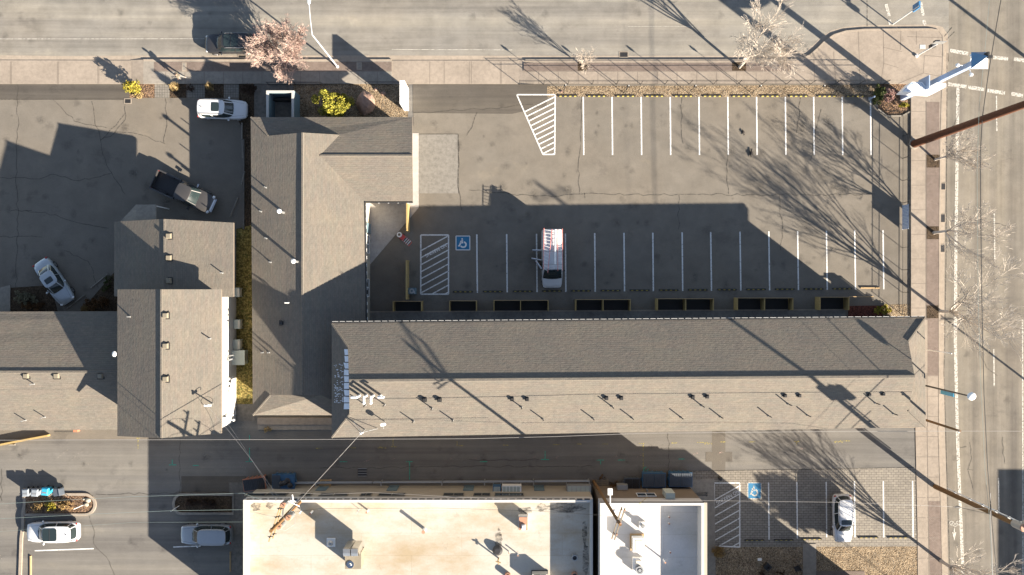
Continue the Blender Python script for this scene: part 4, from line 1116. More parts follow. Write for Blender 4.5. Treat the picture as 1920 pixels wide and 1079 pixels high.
# flat roof plant
def fl(t, name, mbx, mat, **k): return part(name, mbx, mat, t, world=False, **k)
D = 4.3
p = P(668, 1038, D); t = thing("kitchen_exhaust", "large metal exhaust unit with twin ducts on the cream roof", "exhaust unit", p)
m = MB(); m.box(-.72, .70, -.9, .55, 0, 1.5); fl(t, "cabinet", m, "beige_metal")
m = MB()
for x in (-.32, .36): m.box(x - .30, x + .30, .55, 1.3, .5, 2.6); m.loft([[(x - .30, 1.3 - .75 * math.cos(a) , 2.6 + .3 * math.sin(a)) for a in (0, .5, 1.0, 1.57)] + [(x - .30, .56, 2.2)], [(x + .30, 1.3 - .75 * math.cos(a), 2.6 + .3 * math.sin(a)) for a in (0, .5, 1.0, 1.57)] + [(x + .30, .56, 2.2)]])
fl(t, "duct", m, "steel_shiny")
m = MB(); m.ring((-.25, -.5), .12, .33, 1.5, 1.56, 18); m.ball((-.25, -.5, 1.52), (.14, .14, .12), 10, 5)
for i in range(8): m.box(.1, .31, -.02, .02, 1.51, 1.55, i * math.pi / 4, (-.25, -.5))
fl(t, "fan", m, "chrome")
def curb_vent(x, y, label, D, s=.5, h=.35, top="galvanised", r=.24, hh=.5, name="roof_ventilator"):
    p = P(x, y, D); t = thing(name, label, "roof ventilator", p)
    m = MB(); m.box(-s / 2, s / 2, -s / 2, s / 2, 0, h); fl(t, "curb", m, "white_metal")
    m = MB(); m.cyl((0, 0), r * .8, h, h + hh * .6, 14); m.cyl((0, 0), r, h + hh * .6, h + hh, 14, r * .55); fl(t, "cap", m, top)
    return t
curb_vent(621, 1017, "round capped ventilator in the shadow of the exhaust unit", 4.3, .75, .15, "galvanised", .26, .4)
def standpipe(x, y, label, D, h=1.5, r=.12, mat="white_metal", lean=(0, 0)):
    p = P(x, y, D); t = thing("standpipe", label, "standpipe", p)
    m = MB(); m.tube((0, 0, 0), (lean[0], lean[1], h), r, r, 12); fl(t, "pipe", m, mat)
    m = MB(); m.tube((lean[0], lean[1], h), (lean[0], lean[1], h + .05), r * 1.15, r * 1.15, 12); fl(t, "rim", m, "cap_copper")
    return t
standpipe(586, 959, "grey pipe on the cream roof nearest the leaning utility pole", D, .9, .09)
standpipe(690, 957, "pipe at the middle of the roof edge beside a slim antenna", D, .8, .08)
standpipe(796, 992, "tallest open topped white pipe alone on the cream roof", D, 1.0, .14)
p = P(674, 955, D); t = thing("antenna", "small forked antenna beside the middle roof pipe", "antenna", p)
m = MB(); m.tube((0, 0, 0), (0, 0, .9), .025); fl(t, "mast", m, "galvanised"); m = MB(); m.tube((-.15, -.25, .8), (.15, .25, .8), .02); m.tube((-.12, .1, .7), (.12, -.1, .7), .02); fl(t, "rods", m, "galvanised")
p = P(981, 977, D); t = thing("roof_chimney", "square chimney box with brick red top on the cream roof", "chimney", p)
m = MB(); 
m.box(-.42, .42, -.62, -.42, 0, .9); m.box(-.42, .42, .42, .62, 0, .9); m.box(-.42, -.24, -.42, .42, 0, .9); m.box(.24, .42, -.42, .42, 0, .9); fl(t, "shaft", m, "stucco_white")
m = MB(); m.box(-.38, .38, -.58, .58, .901, .95); fl(t, "top", m, "cap_copper"); m = MB(); m.box(-.16, .2, -.5, -.05, .951, 1.1); m.box(-.1, .15, -.4, -.1, 1.1, 1.25); fl(t, "flue", m, "white_metal")
p = P(933, 1031, D); t = thing("exhaust_fan", "dark round exhaust fan on the cream roof", "exhaust fan", p)
m = MB(); m.cyl((0, 0), .42, 0, .25, 20); fl(t, "housing", m, "dark_metal"); m = MB(); m.cyl((0, 0), .46, .25, .5, 20, .25); fl(t, "cowl", m, "black_plastic")
for i, (x, y) in enumerate([(1077, 1044), (1077, 1077), (952, 1078)]):
    p = P(x, y, D); t = thing("round_vent", ["round vent with dark mouth beside the tar stains, upper", "round vent with rusty rim at the bottom edge by the tar stains", "round vent with orange rim at the bottom edge, left of the air unit"][i], "roof ventilator", p)
    m = MB(); m.ring((0, 0), .2, .27, 0, .45, 18); fl(t, "collar", m, "cap_copper" if i else "galvanised"); m = MB(); m.cyl((0, 0), .19, .05, .3, 14); fl(t, "throat", m, "black_plastic")
p = P(1012, 1082, D); t = thing("air_unit", "low white air conditioning unit cut by the bottom edge of the cream roof", "air conditioner", p)
m = MB(); m.box(-.7, .7, -.6, .55, .1, 1.0); fl(t, "cabinet", m, "hvac_beige"); m = MB(); m.box(-.55, -.02, .5, .56, 1.001, 1.03); m.box(.02, .55, .2, .5, 1.001, 1.03); fl(t, "grille", m, "black_plastic"); m = MB(); m.box(-.75, .75, -.65, .6, 0, .1); fl(t, "curb", m, "dark_metal")
for i, (x, y) in enumerate([(954, 1034), (971, 1039)]):
    standpipe(x, y, ["thin white pipe right of the round exhaust fan", "small dark pipe beside the thin white pipe on the cream roof"][i], D, .5, .05)
p = P(935, 1047, D); t = thing("antenna_mast", "tan mast with crosspiece lying tall over the cream roof near the fan", "antenna", p)
m = MB(); m.tube((0, 0, 0), (-.05, 0, 1.1), .07); fl(t, "mast", m, "wood_tan"); m = MB(); m.tube((-.25, .05, 1.05), (.2, -.08, 1.05), .06); m.tube((0, .2, 1.0), (0, -.25, 1.0), .05); fl(t, "crosspiece", m, "wood_tan")
# white roof plant
D = 4.8
curb_vent(1204, 984, "boxed round ventilator nearest the north edge of the white roof", D, .6, .35, "galvanised", .2, .45)
p = P(1194, 1016, D); t = thing("evaporative_cooler", "boxy white evaporative cooler in the middle of the white roof", "cooler", p)
m = MB(); m.box(-.5, .5, -.6, .6, .25, 1.1); fl(t, "cabinet", m, "white_metal")
m = MB()
for i in range(9): m.box(-.53, -.501, -.5 + i * .115, -.45 + i * .115, .35, 1.0)
m.box(-.3, .35, -.45, .45, 1.101, 1.13); fl(t, "louvres", m, "hvac_beige"); m = MB(); m.box(-.62, .62, -.72, .72, 0, .22); fl(t, "base", m, "wood_tan")
p = P(1197, 1062, D); t = thing("roof_fan", "round topped exhaust fan on a boxed curb, lower white roof", "exhaust fan", p)
m = MB(); m.box(-.55, .35, -.35, .85, 0, .45); fl(t, "curb", m, "white_metal"); m = MB(); m.ring((.0, -.1), .22, .36, .45, .85, 20); m.cyl((0, -.1), .15, .5, .9, 12); fl(t, "fan", m, "galvanised"); m = MB(); m.box(-.3, .2, .3, .7, .45, .7); fl(t, "motor_box", m, "hvac_beige")
for i, (x, y, h) in enumerate([(1254, 969, .25), (1254, 981, .25), (1256, 1035, .25), (1244, 1049, .9)]):
    standpipe(x, y, ["small white stub vent, upper of the close pair on the shaded white roof", "small white stub vent, lower of the close pair on the shaded white roof", "small white stub vent alone on the shaded part of the white roof", "slender white pipe with a long shadow near the shaded strip"][i], D, h, .07)

# ---------------------------------------------------------------- boxes along the left walls
for i, (x0, x1, y0, y1, zz) in enumerate([(443, 455, 540, 557, .9), (444, 456, 599, 616, .9), (443, 456, 636, 655, .9)]):
    c = g((x0 + x1) / 2, (y0 + y1) / 2); t = thing("wall_air_conditioner", f"pale box air conditioner beside the grass strip, {ORD[i]} from the top", "air conditioner", c, 0, "wall air conditioners over the grass strip")
    w = (x1 - x0) / K / 2; h = (y1 - y0) / K / 2
    m = MB(); m.box(-w, w, -h, h, .25, .95); fl(t, "case", m, "pale_green_metal"); m = MB(); m.box(w * .35, w * .9, -h * .8, h * .8, .951, .97); m.box(w, w + .02, -h * .8, h * .8, .35, .85); fl(t, "grille", m, "hvac_beige")
    m = MB(); m.box(-w, -w * .6, -h, -h * .8, 0, .25); m.box(-w, -w * .6, h * .8, h, 0, .25); m.box(w * .6, w, -h, -h * .8, 0, .25); m.box(w * .6, w, h * .8, h, 0, .25); fl(t, "bracket", m, "galvanised")
c = g(455, 669); t = thing("utility_shed", "square pale green metal shed over the grass strip", "shed", c)
m = MB(); m.box(-.55, .5, -.62, .62, 0, 1.2); fl(t, "wall", m, "pale_green_metal")
m = MB(); m.loft([[(-.6, -.68, 1.2), (.58, -.68, 1.2), (.58, .68, 1.2), (-.6, .68, 1.2)], [(-.6, -.68, 1.3), (.58, -.68, 1.24), (.58, .68, 1.24), (-.6, .68, 1.3)]]); fl(t, "roof", m, "pale_green_metal")
m = MB(); m.box(.5, .53, -.3, .3, .1, 1.1); fl(t, "door", m, "galvanised")
# ================================================================ VEHICLES
def supring(cx, a, b, z, e=5.0, n=28, crown=0.0, front=0.0):
    out = []
    for i in range(n):
        t = 2 * math.pi * i / n; c, s_ = math.cos(t), math.sin(t)
        x = a * math.copysign(abs(c) ** (2 / e), c); y = b * math.copysign(abs(s_) ** (2 / e), s_)
        out.append(Vector((cx + x + (front * (1 - (y / b) ** 2) * (1 if c > .2 else (-.6 if c < -.2 else 0))), y, z + crown)))
    return out
def body_loft(L, W, st, zb=.30):
    """st rows: x fraction, width factor, top z"""
    secs = []
    for xf, wf, zt in st:
        w = W / 2 * wf; x = xf * L
        hb = zb
        secs.append([Vector((x, y, z)) for y, z in [(-.84 * w, hb), (-.97 * w, hb + .14), (-w, (hb + zt) * .52), (-.985 * w, zt - .16), (-.90 * w, zt - .035), (-.70 * w, zt + .005), (-.3 * w, zt + .035), (.3 * w, zt + .035), (.70 * w, zt + .005), (.90 * w, zt - .035), (.985 * w, zt - .16), (w, (hb + zt) * .52), (.97 * w, hb + .14), (.84 * w, hb)]])
    return secs
def wheels(t, xs, W, r=.34, w=.22):
    for x in xs:
        for s in (-1, 1):
            m = MB(); y0, y1 = s * (W / 2 - .03 - w), s * (W / 2 - .02)
            n = 22; secs = []
            for yy, rr in ((y0, r * .55), (y0, r * .93), (lerp(y0, y1, .2), r), (lerp(y0, y1, .8), r), (y1, r * .93), (y1, r * .62)):
                secs.append([Vector((x + rr * math.cos(2 * math.pi * i / n), yy, r + rr * math.sin(2 * math.pi * i / n))) for i in range(n)])
            m.loft(secs, closed_ends=False)
            wh = part("wheel", m, "black_rubber", t, world=False, smooth=True)
            m = MB(); m.tube((x, y1 - s * .05, r), (x, y1 - s * .01, r), r * .62, r * .6, 18)
            for k in range(5):
                a = k * 1.2566; m.tube((x, y1, r), (x + r * .58 * math.cos(a), y1, r + r * .58 * math.sin(a)), .03, .03, 4)
            part("rim", m, "rim", wh, world=False)
SUV = dict(st=[(-.5, .66, .62), (-.493, .78, .84), (-.472, .88, .97), (-.42, .975, 1.0), (-.3, 1, 1.01), (-.1, 1, 1.0), (.1, 1, .99), (.22, 1, .97), (.32, .98, .94), (.39, .94, .89), (.435, .875, .84), (.468, .78, .78), (.488, .65, .70), (.5, .46, .56)],
           cab=(-.475, .245, -.43, .085), zr=1.68, wb=.93, wt=.78)
SEDAN = dict(st=[(-.5, .58, .60), (-.492, .72, .82), (-.465, .85, .91), (-.38, .97, .95), (-.2, 1, .95), (0, 1, .93), (.15, 1, .92), (.24, .99, .89), (.34, .96, .83), (.405, .90, .77), (.45, .81, .71), (.478, .69, .65), (.494, .55, .58), (.5, .42, .5)],
             cab=(-.36, .22, -.20, .065), zr=1.43, wb=.92, wt=.72)
def car(label, loc, rot, kind, L, W, paint, name="parked_car", cat="car", sunroof=None, rails=False, antenna=False, darkroof=None, group="cars parked in the lots"):
    t = thing(name, label, cat, loc, rot, group)
    P_ = lambda n, m, mat, par=None, **k: part(n, m, mat, par or t, world=False, **k)
    m = MB(); m.loft(body_loft(L, W, kind['st'])); body = P_("body", m, paint, smooth=True)
    xr0, xf0, xr1, xf1 = [v * L for v in kind['cab']]; zr = kind['zr']; wb = kind['wb'] * W / 2; wt = kind['wt'] * W / 2
    zb0 = .90 if kind is SUV else .86
    N = 32
    def ringat(f, grow=0.0, dz=0.0):
        a0, a1 = lerp(xr0, xr1, f), lerp(xf0, xf1, f); b = lerp(wb, wt, f)
        return supring((a0 + a1) / 2, (a1 - a0) / 2 + grow, b + grow, lerp(zb0, zr - .03, f) + dz, lerp(4.4, 5.0, f), N, 0, .10 * (1 - .3 * f))
    m = MB(); m.loft([ringat(0), ringat(.5, .02), ringat(1)]); P_("windows", m, "car_glass", smooth=True)
    top = ringat(1, .03, -.015); mid = ringat(1, .0, .03)
    cx = (xr1 + xf1) / 2
    m = MB(); m.loft([top, mid, [Vector((cx + (p.x - cx) * .86, p.y * .80, zr + .028)) for p in mid], [Vector((cx + (p.x - cx) * .4, p.y * .4, zr + .045)) for p in mid]]); P_("roof", m, paint, smooth=True)
    # pillars follow the corners of the cabin
    def at(f, idx, grow=.015): return ringat(f, grow)[idx]
    corner_i = [2, N // 2 - 2, N // 2 + 2, N - 2]
    for i in corner_i + [N // 4, 3 * N // 4] + ([N // 4 + 3, 3 * N // 4 - 3] if kind is SUV else []):
        wdt = .045 if i in corner_i else .035
        pts = [at(f, i) for f in (0, .33, .66, 1)]; m = MB()
        for a, b in zip(pts, pts[1:]): m.tube(a, b, wdt, wdt, 5)
        P_("pillar", m, paint)
    if sunroof:
        x0, x1, ww = sunroof
        m = MB(); pts = [(p.x, p.y) for p in supring((x0 + x1) / 2 * L, (x1 - x0) / 2 * L, ww * W / 2, 0, 7, 20)]
        m.prism(pts, zr + .0, zr + .055); sr = P_("sunroof", m, "car_glass")
        m = MB(); m.box((x0 + x1) / 2 * L - .03, (x0 + x1) / 2 * L + .03, -ww * W / 2 * .96, ww * W / 2 * .96, zr + .0551, zr + .065)
        if x1 - x0 > .2: part("crossbar", m, "black_plastic", sr, world=False)
    if rails:
        for s in (-1, 1):
            m = MB(); m.path([(xr1 + .1, s * wt * .93, zr), (xr1 + .22, s * wt * .93, zr + .09), (xf1 - .35, s * wt * .93, zr + .09), (xf1 - .2, s * wt * .93, zr)], .022, 5); P_("roof_rail", m, "galvanised" if rails is True else rails)
    if antenna:
        m = MB(); m.loft([[(xr1 + .28, -.03, zr + .04), (xr1 + .28, .03, zr + .04), (xr1 + .46, 0, zr + .04)], [(xr1 + .26, -.01, zr + .13), (xr1 + .26, .01, zr + .13), (xr1 + .30, 0, zr + .13)]]); P_("antenna", m, "black_plastic")
    for s in (-1, 1):
        m = MB(); m.ball((xf0 - .22 * L * .45, s * (W / 2 + .10), .98), (.10, .12, .08), 8, 5); m.tube((xf0 - .1 * L, s * W / 2 * .93, .93), (xf0 - .1 * L, s * (W / 2 + .05), .96), .03); P_("mirror", m, paint, smooth=True)
        fx, fw = .452 * L, .66 * W / 2
        m = MB(); m.ball((fx, s * fw, .70 if kind is SUV else .64), (.13, .17, .075), 10, 5); P_("headlight", m, "headlight", smooth=True)
        m = MB(); m.ball((-.476 * L, s * .78 * W / 2, .86), (.09, .14, .09), 8, 5); P_("taillight", m, "tail_red", smooth=True)
    m = MB(); m.loft([[(.497 * L, -.5 * W / 2, .40), (.497 * L, .5 * W / 2, .40), (.497 * L, .5 * W / 2, .60), (.497 * L, -.5 * W / 2, .60)], [(.507 * L, -.45 * W / 2, .42), (.507 * L, .45 * W / 2, .42), (.507 * L, .45 * W / 2, .58), (.507 * L, -.45 * W / 2, .58)]]); P_("grille", m, "black_plastic")
    m = MB()
    for s in (-1, 1):
        m.path([(.19 * L, s * .80 * W / 2, 1.015 if kind is SUV else .94), (.44 * L, s * .60 * W / 2, .875 if kind is SUV else .765)], .008, 4)
        for x in (-.26, -.05, .17): m.tube((x * L, s * (W / 2 * 1.0), .5), (x * L, s * (W / 2 * .99), .88), .007, .007, 4)
    part("seams", m, "black_plastic", body, world=False)
    for s in (-1, 1):
        for x in (-.16, .07): m = MB(); m.box(x * L, x * L + .18, s * W / 2 - .02, s * W / 2 + .025, .80, .835); P_("door_handle", m, paint)
    for s in (-.3, .25):
        m = MB(); m.tube((xf0 + .03, s * W / 2, .985), (xf0 - .13, (s + .42) * W / 2 * .9, 1.12), .012, .012, 4); P_("wiper", m, "black_plastic")
    wheels(t, (-.30 * L, .31 * L), W)
    return t
def at_px(px, py, z=.75): q = P(px, py, z); q.z = 0; return q
car("white wagon with sunroof nosed toward the office wing in the upper left court", at_px(417, 205), heading(1, .03), SUV, 4.65, 1.84, "paint_white", sunroof=(-.16, 0.0, .46), rails="black_plastic", antenna=True)
car("black SUV with roof rails parked at the kerb of the top road", at_px(431, 82), heading(-1, 0.01), SUV, 4.75, 1.88, "paint_black", rails=True, sunroof=(-.22, .06, .6))
car("silver sedan with small sunroof parked at an angle in the shaded left court", at_px(101, 529), heading(.56, .83), SEDAN, 4.75, 1.82, "paint_skysilver", sunroof=(-.09, .02, .42), cat="car")
car("white car with large dark panoramic roof beside the planted island, bottom left", at_px(98, 998), heading(-1, .02), SUV, 4.9, 1.9, "paint_white", sunroof=(-.19, .085, .62), antenna=True)
car("silver SUV parked beside the shaded kerbed island left of the flat building", at_px(386, 1003), heading(-1, .0), SUV, 4.85, 1.88, "paint_silver", rails="paint_silver")
car("white hatchback alone in the block paved bays at the lower right", at_px(1580, 973), heading(.02, 1), SUV, 4.5, 1.8, "paint_white", sunroof=(-.03, .07, .55), rails="black_plastic")

# pickup truck
t = thing("pickup_truck", "dark grey pickup truck with empty black bed parked at an angle in the left court", "pickup truck", at_px(345, 361), heading(.895, .41), "cars parked in the lots")
P_ = lambda n, m, mat, par=None, **k: part(n, m, mat, par or t, world=False, **k)
L, W = 6.0, 2.0
st = [(-.085, .98, 1.10), (-.07, 1, 1.12), (.05, 1, 1.12), (.18, 1, 1.10), (.27, .99, 1.10), (.36, .965, 1.06), (.42, .91, 1.0), (.462, .82, .94), (.487, .70, .85), (.5, .52, .70)]
m = MB(); m.loft(body_loft(L, W, st, .42)); P_("body", m, "paint_grey", smooth=True)
m = MB(); x0, x1 = -.5 * L, -.09 * L
m.box(x0 + .08, x1, -W / 2, -W / 2 + .13, .45, 1.15); m.box(x0 + .08, x1, W / 2 - .13, W / 2, .45, 1.15); m.box(x1 - .07, x1, -W / 2 + .13, W / 2 - .13, .5, 1.15); m.box(x0 + .08, x1 - .07, -W / 2 + .13, W / 2 - .13, .48, .56)
P_("bed", m, "paint_grey")
m = MB(); m.box(x0, x0 + .08, -W / 2 + .04, W / 2 - .04, .55, 1.14); P_("tailgate", m, "paint_grey")
m = MB(); m.box(x0 + .1, x1 - .08, -W / 2 + .14, W / 2 - .14, .561, .575)
for i in range(9): m.box(x0 + .12, x1 - .1, -.75 + i * .18, -.71 + i * .18, .575, .59)
for s in (-1, 1): m.box(x0 + .75, x0 + 1.6, s * .86 - .13 * (s > 0), s * .86 + .13 * (s < 0), .56, .82)
P_("bed_liner", m, "black_plastic")
m = MB(); m.box(x0 - .12, x0 - .0, -W / 2 + .1, W / 2 - .1, .48, .62); P_("rear_bumper", m, "chrome")
m = MB(); m.loft([[Vector((.46 * L, y * .8, z)) for y, z in ((-1, .5), (1, .5), (1, .72), (-1, .72))], [Vector((.515 * L, y * .62, z)) for y, z in ((-1, .5), (1, .5), (1, .70), (-1, .70))]]); P_("front_bumper", m, "chrome")
def cabring(f, gr=0.0, dz=0.0):
    return supring((lerp(-.085, -.055, f) + lerp(.27, .155, f)) / 2 * L, (lerp(.27, .155, f) - lerp(-.085, -.055, f)) / 2 * L + gr, lerp(.92, .74, f) * W / 2 + gr, lerp(1.05, 1.84, f) + dz, 5, 32, 0, .07)
m = MB(); m.loft([cabring(0), cabring(.5, .015), cabring(1)]); P_("windows", m, "car_glass", smooth=True)
m = MB(); a = cabring(1, .03, -.02); b = cabring(1, 0, .03); m.loft([a, b, [Vector(((p.x - .3) * .85 + .3, p.y * .8, 1.895)) for p in b]]); P_("roof", m, "paint_grey", smooth=True)
for i in (2, 14, 18, 30, 8, 24):
    pts = [cabring(f, .012)[i] for f in (0, .5, 1)]; m = MB()
    for p0, p1 in zip(pts, pts[1:]): m.tube(p0, p1, .045, .045, 5)
    P_("pillar", m, "paint_grey")
for s in (-1, 1):
    m = MB(); m.box(.175 * L, .175 * L + .16, s * (W / 2 + .16) - .13, s * (W / 2 + .16) + .13, 1.05, 1.28); m.tube((.18 * L, s * W / 2 * .93, 1.1), (.18 * L, s * (W / 2 + .1), 1.12), .03); P_("mirror", m, "chrome" if s > 0 else "black_plastic")
    m = MB(); m.ball((.465 * L, s * .74, .86), (.14, .17, .1), 10, 5); P_("headlight", m, "headlight", smooth=True)
    m = MB(); m.box(-.503 * L, -.48 * L, s * .9 - .06, s * .9 + .06, .8, 1.08); P_("taillight", m, "tail_red")
m = MB(); m.loft([[Vector((.485 * L, y * .6, z)) for y, z in ((-1, .68), (1, .68), (1, .95), (-1, .95))], [Vector((.506 * L, y * .55, z)) for y, z in ((-1, .7), (1, .7), (1, .90), (-1, .90))]]); P_("grille", m, "chrome")
wheels(t, (-.31 * L, .32 * L), W, .39, .26)

# work van with ladders
t = thing("work_van", "white van with ladders on its roof and side doors open in the lower parking row", "van", g(1034, 487), heading(.01, 1), "cars parked in the lots"); VAN = t
L, W = 5.45, 1.98
st = [(-.5, .90, 1.85), (-.49, .95, 1.92), (-.45, .98, 1.95), (-.2, 1, 1.97), (.1, 1, 1.97), (.165, .99, 1.93), (.20, .985, 1.80), (.315, .975, 1.16), (.34, .97, 1.10), (.42, .94, 1.02), (.465, .86, .93), (.49, .74, .80), (.5, .58, .62)]
def vsec(xf, wf, zt):
    w = W / 2 * wf; x = xf * L; tk = .90 if zt > 1.5 else .97
    return [Vector((x, y, z)) for y, z in [(-.86 * w, .3), (-.98 * w, .44), (-w, .8), (-w * (.985), min(zt - .1, 1.05)), (-w * (tk + .01), zt - .14), (-w * (tk - .06), zt - .03), (-w * .6, zt + .015), (0, zt + .03), (w * .6, zt + .015), (w * (tk - .06), zt - .03), (w * (tk + .01), zt - .14), (w * .985, min(zt - .1, 1.05)), (w, .8), (.98 * w, .44), (.86 * w, .3)]]
m = MB(); m.loft([vsec(*s_) for s_ in st]); P_("body", m, "paint_white", smooth=True)
m = MB()
A = [Vector((.185 * L, y * .79 * W / 2, 1.93)) for y in (-1, -.5, 0, .5, 1)]; B = [Vector((.325 * L + .10 * (1 - y * y), y * .88 * W / 2, 1.17)) for y in (-1, -.5, 0, .5, 1)]
A = [a + Vector((.06 * (1 - (i - 2) ** 2 / 4), 0, .02)) for i, a in enumerate(A)]
Mi = [(a + b) / 2 + Vector((.04, 0, .05)) for a, b in zip(A, B)]
m.add(A + Mi + B, [[r_ * 5 + i, r_ * 5 + i + 1, (r_ + 1) * 5 + i + 1, (r_ + 1) * 5 + i] for r_ in range(2) for i in range(4)]); P_("windscreen", m, "car_glass", smooth=True)
for s in (-1, 1):
    m = MB(); m.box(.04 * L, .19 * L, s * W / 2 * .965 - .02, s * W / 2 * .965 + .02, 1.15, 1.62); P_("side_window", m, "car_glass")
    m = MB(); m.ball((.46 * L, s * .70, .80), (.13, .16, .09), 10, 5); P_("headlight", m, "headlight", smooth=True)
    m = MB(); m.box(-.503 * L, -.485 * L, s * .86 - .05, s * .86 + .05, .9, 1.3); P_("taillight", m, "tail_red")
m = MB(); m.ball((.20 * L, W / 2 + .13, 1.15), (.08, .12, .14), 8, 5); P_("mirror", m, "black_plastic", smooth=True)
for (x0, a, ln) in [(.165, R(-145), .95), (.02, R(-102), .95), (-.15, R(-92), .85)]:
    d = Vector((math.cos(a), math.sin(a), 0)); nn = Vector((-d.y, d.x, 0)); h = Vector((x0 * L, -W / 2 - .01, 0))
    def bar(mm, a0, a1, z0, z1, th=.045): mm.prism([h + d * a0 - nn * th, h + d * a1 - nn * th, h + d * a1 + nn * th, h + d * a0 + nn * th], z0, z1)
    m = MB(); bar(m, 0, ln, .42, 1.12, .05); bar(m, 0, .07, 1.12, 1.78, .03); bar(m, ln - .07, ln, 1.12, 1.70, .03); bar(m, .07, ln - .07, 1.70, 1.78, .03); dr = P_("side_door", m, "paint_white")
    m = MB(); bar(m, .07, ln - .07, 1.12, 1.70, .01); part("window", m, "car_glass", dr, world=False)
    if x0 > .1:
        m = MB(); q = h + d * (ln * .35) + nn * -.16; m.ball((q.x, q.y, 1.2), (.08, .08, .12), 8, 5); part("mirror", m, "black_plastic", dr, world=False)
m = MB()
for x in (-.44, -.12, .10): m.tube((x * L, -.86, 2.1), (x * L, .86, 2.1), .025); m.tube((x * L, -.84, 1.9), (x * L, -.84, 2.1), .02); m.tube((x * L, .84, 1.9), (x * L, .84, 2.1), .02)
P_("roof_rack", m, "galvanised")
wheels(t, (-.29 * L, .33 * L), W, .36, .24)
for o in kids(VAN):
    for o2 in [o] + kids(o):
        if o2.name.split('.')[0] in ('wheel', 'rim'): continue
        for v in o2.data.vertices:
            if v.co.z > .9: v.co.z = .9 + (v.co.z - .9) * 1.55
VM = Matrix.Translation(t.location) @ Matrix.Rotation(t.rotation_euler.z, 4, 'Z')
def vp(px, py, z=2.83): return P(px, py, z)
def ladder(label, a0, a1, b0, b1, n, zz=2.85, cover=None):
    A0, A1, B0, B1 = vp(*a0, zz), vp(*a1, zz), vp(*b0, zz), vp(*b1, zz)
    o = (A0 + B1) / 2; o.z = zz - .04
    t = thing("ladder", label, "ladder", o, 0, "ladders on the van roof")
    for u, v in ((A0, A1), (B0, B1)):
        m = MB(); m.tube(u, v, .028, .028, 6); part("rail", m, "fibreglass_red", t)
    m = MB()
    for i in range(n):
        f = (i + .5) / n; m.tube(lerp(A0, A1, f), lerp(B0, B1, f), .018, .018, 5)
    part("rungs", m, "white_metal", t)
ladder("red and silver ladder on the van roof, on the open door side", (1020, 428), (1019, 506), (1035, 430), (1027, 512), 13)
ladder("red and silver ladder on the van roof, on the side away from the open doors", (1045.5, 431), (1046, 508), (1054.5, 429), (1055, 508), 11)
m = MB(); m.tube(vp(1041, 431, 2.87), vp(1040.5, 496, 2.87), .085, .085, 12); solo("white_tube", m, "white_metal", "white tube strapped between the two ladders on the van roof", "storage tube", vp(1041, 463, 2.78), smooth=True)

# ================================================================ VEGETATION
def bare_tree(name, label, base, h, seed, bark="bark_pale", trunk=.17, limbs=7, spread=.55, fork=.16, r0=.17, sub=6, tw=6, lean=(0, 0), group="bare street trees", twr=.012, lift=.12, zbase=.14):
    rnd = random.Random(seed)
    base = Vector((base.x, base.y, zbase))
    t = thing(name, label, "tree", base, 0, group)
    tm = MB(); cm = MB()
    th = h * fork
    top = Vector((lean[0] * th, lean[1] * th, th))
    tm.tube((0, 0, -.05), (0, 0, .15), r0 * 1.35, r0 * 1.1, 9, False); tm.tube((0, 0, .15), top, r0 * 1.1, r0 * .85, 9, False)
    part("trunk", tm, bark, t, world=False, smooth=True)
    def grow(p, d, ln, r, depth):
        segs = 4 if depth < 2 else (3 if depth == 2 else 2)
        pts = [p]; q = d.copy(); rr = [r]
        for i in range(segs):
            q = (q + Vector((rnd.uniform(-1, 1), rnd.uniform(-1, 1), rnd.uniform(-.5, .8))) * (.16 if depth < 2 else .2) + Vector((0, 0, lift * .5))).normalized()
            pts.append(pts[-1] + q * ln / segs); rr.append(r * (1 - .85 * (i + 1) / segs) + twr * .5)
        for i in range(segs): cm.tube(pts[i], pts[i + 1], rr[i], rr[i + 1], 5 if depth == 0 else (4 if depth == 1 else 3), False)
        if depth >= 3: return
        n = [sub, tw, 4][depth]
        for k in range(n):
            f = rnd.uniform(.22, 1.0) if depth else rnd.uniform(.25, 1.0)
            i = min(segs - 1, int(f * segs)); u = f * segs - i
            o = lerp(pts[i], pts[i + 1], u); dd = (pts[i + 1] - pts[i]).normalized()
            ax = Vector((rnd.gauss(0, 1), rnd.gauss(0, 1), rnd.gauss(0, 1))); ax = (ax - dd * ax.dot(dd)).normalized()
            an = rnd.uniform(.35, .75)
            nd = (dd * math.cos(an) + ax * math.sin(an)).normalized()
            grow(o, nd, ln * rnd.uniform(.38, .6) * (1.15 - .45 * f), max(twr, rr[i] * .5), depth + 1)
    a0 = rnd.uniform(0, 6.28)
    for k in range(limbs):
        a = a0 + k * 6.2832 / limbs + rnd.uniform(-.3, .3); e = rnd.uniform(.3, 1.0) * spread
        d = Vector((math.cos(a) * math.sin(e), math.sin(a) * math.sin(e), math.cos(e)))
        d = (d + Vector((lean[0], lean[1], 0)) * .6).normalized()
        grow(top - Vector((0, 0, rnd.uniform(0, th * .35))), d, (h - th) * rnd.uniform(.78, 1.0), r0 * rnd.uniform(.45, .7), 0)
    part("crown", cm, bark, t, world=False, recalc=False)
    return t
bare_tree("street_tree", "small bare tree reaching over the side road, topmost of three beside the fence", g(1752, 300), 5.6, 3, limbs=7, spread=.55, r0=.10, lean=(.25, .05), fork=.25)
bare_tree("street_tree", "tall bare tree over the side road, middle one of three beside the fence", g(1750, 437), 7.6, 8, limbs=7, spread=.85, r0=.13, sub=7, lean=(.16, 0.02), fork=.25, twr=.010)
bare_tree("street_tree", "dense pale bare tree over the side road, lowest of three beside the fence", g(1762, 584), 10.0, 15, limbs=9, spread=.70, r0=.14, sub=6, tw=6, fork=.22, twr=.010)
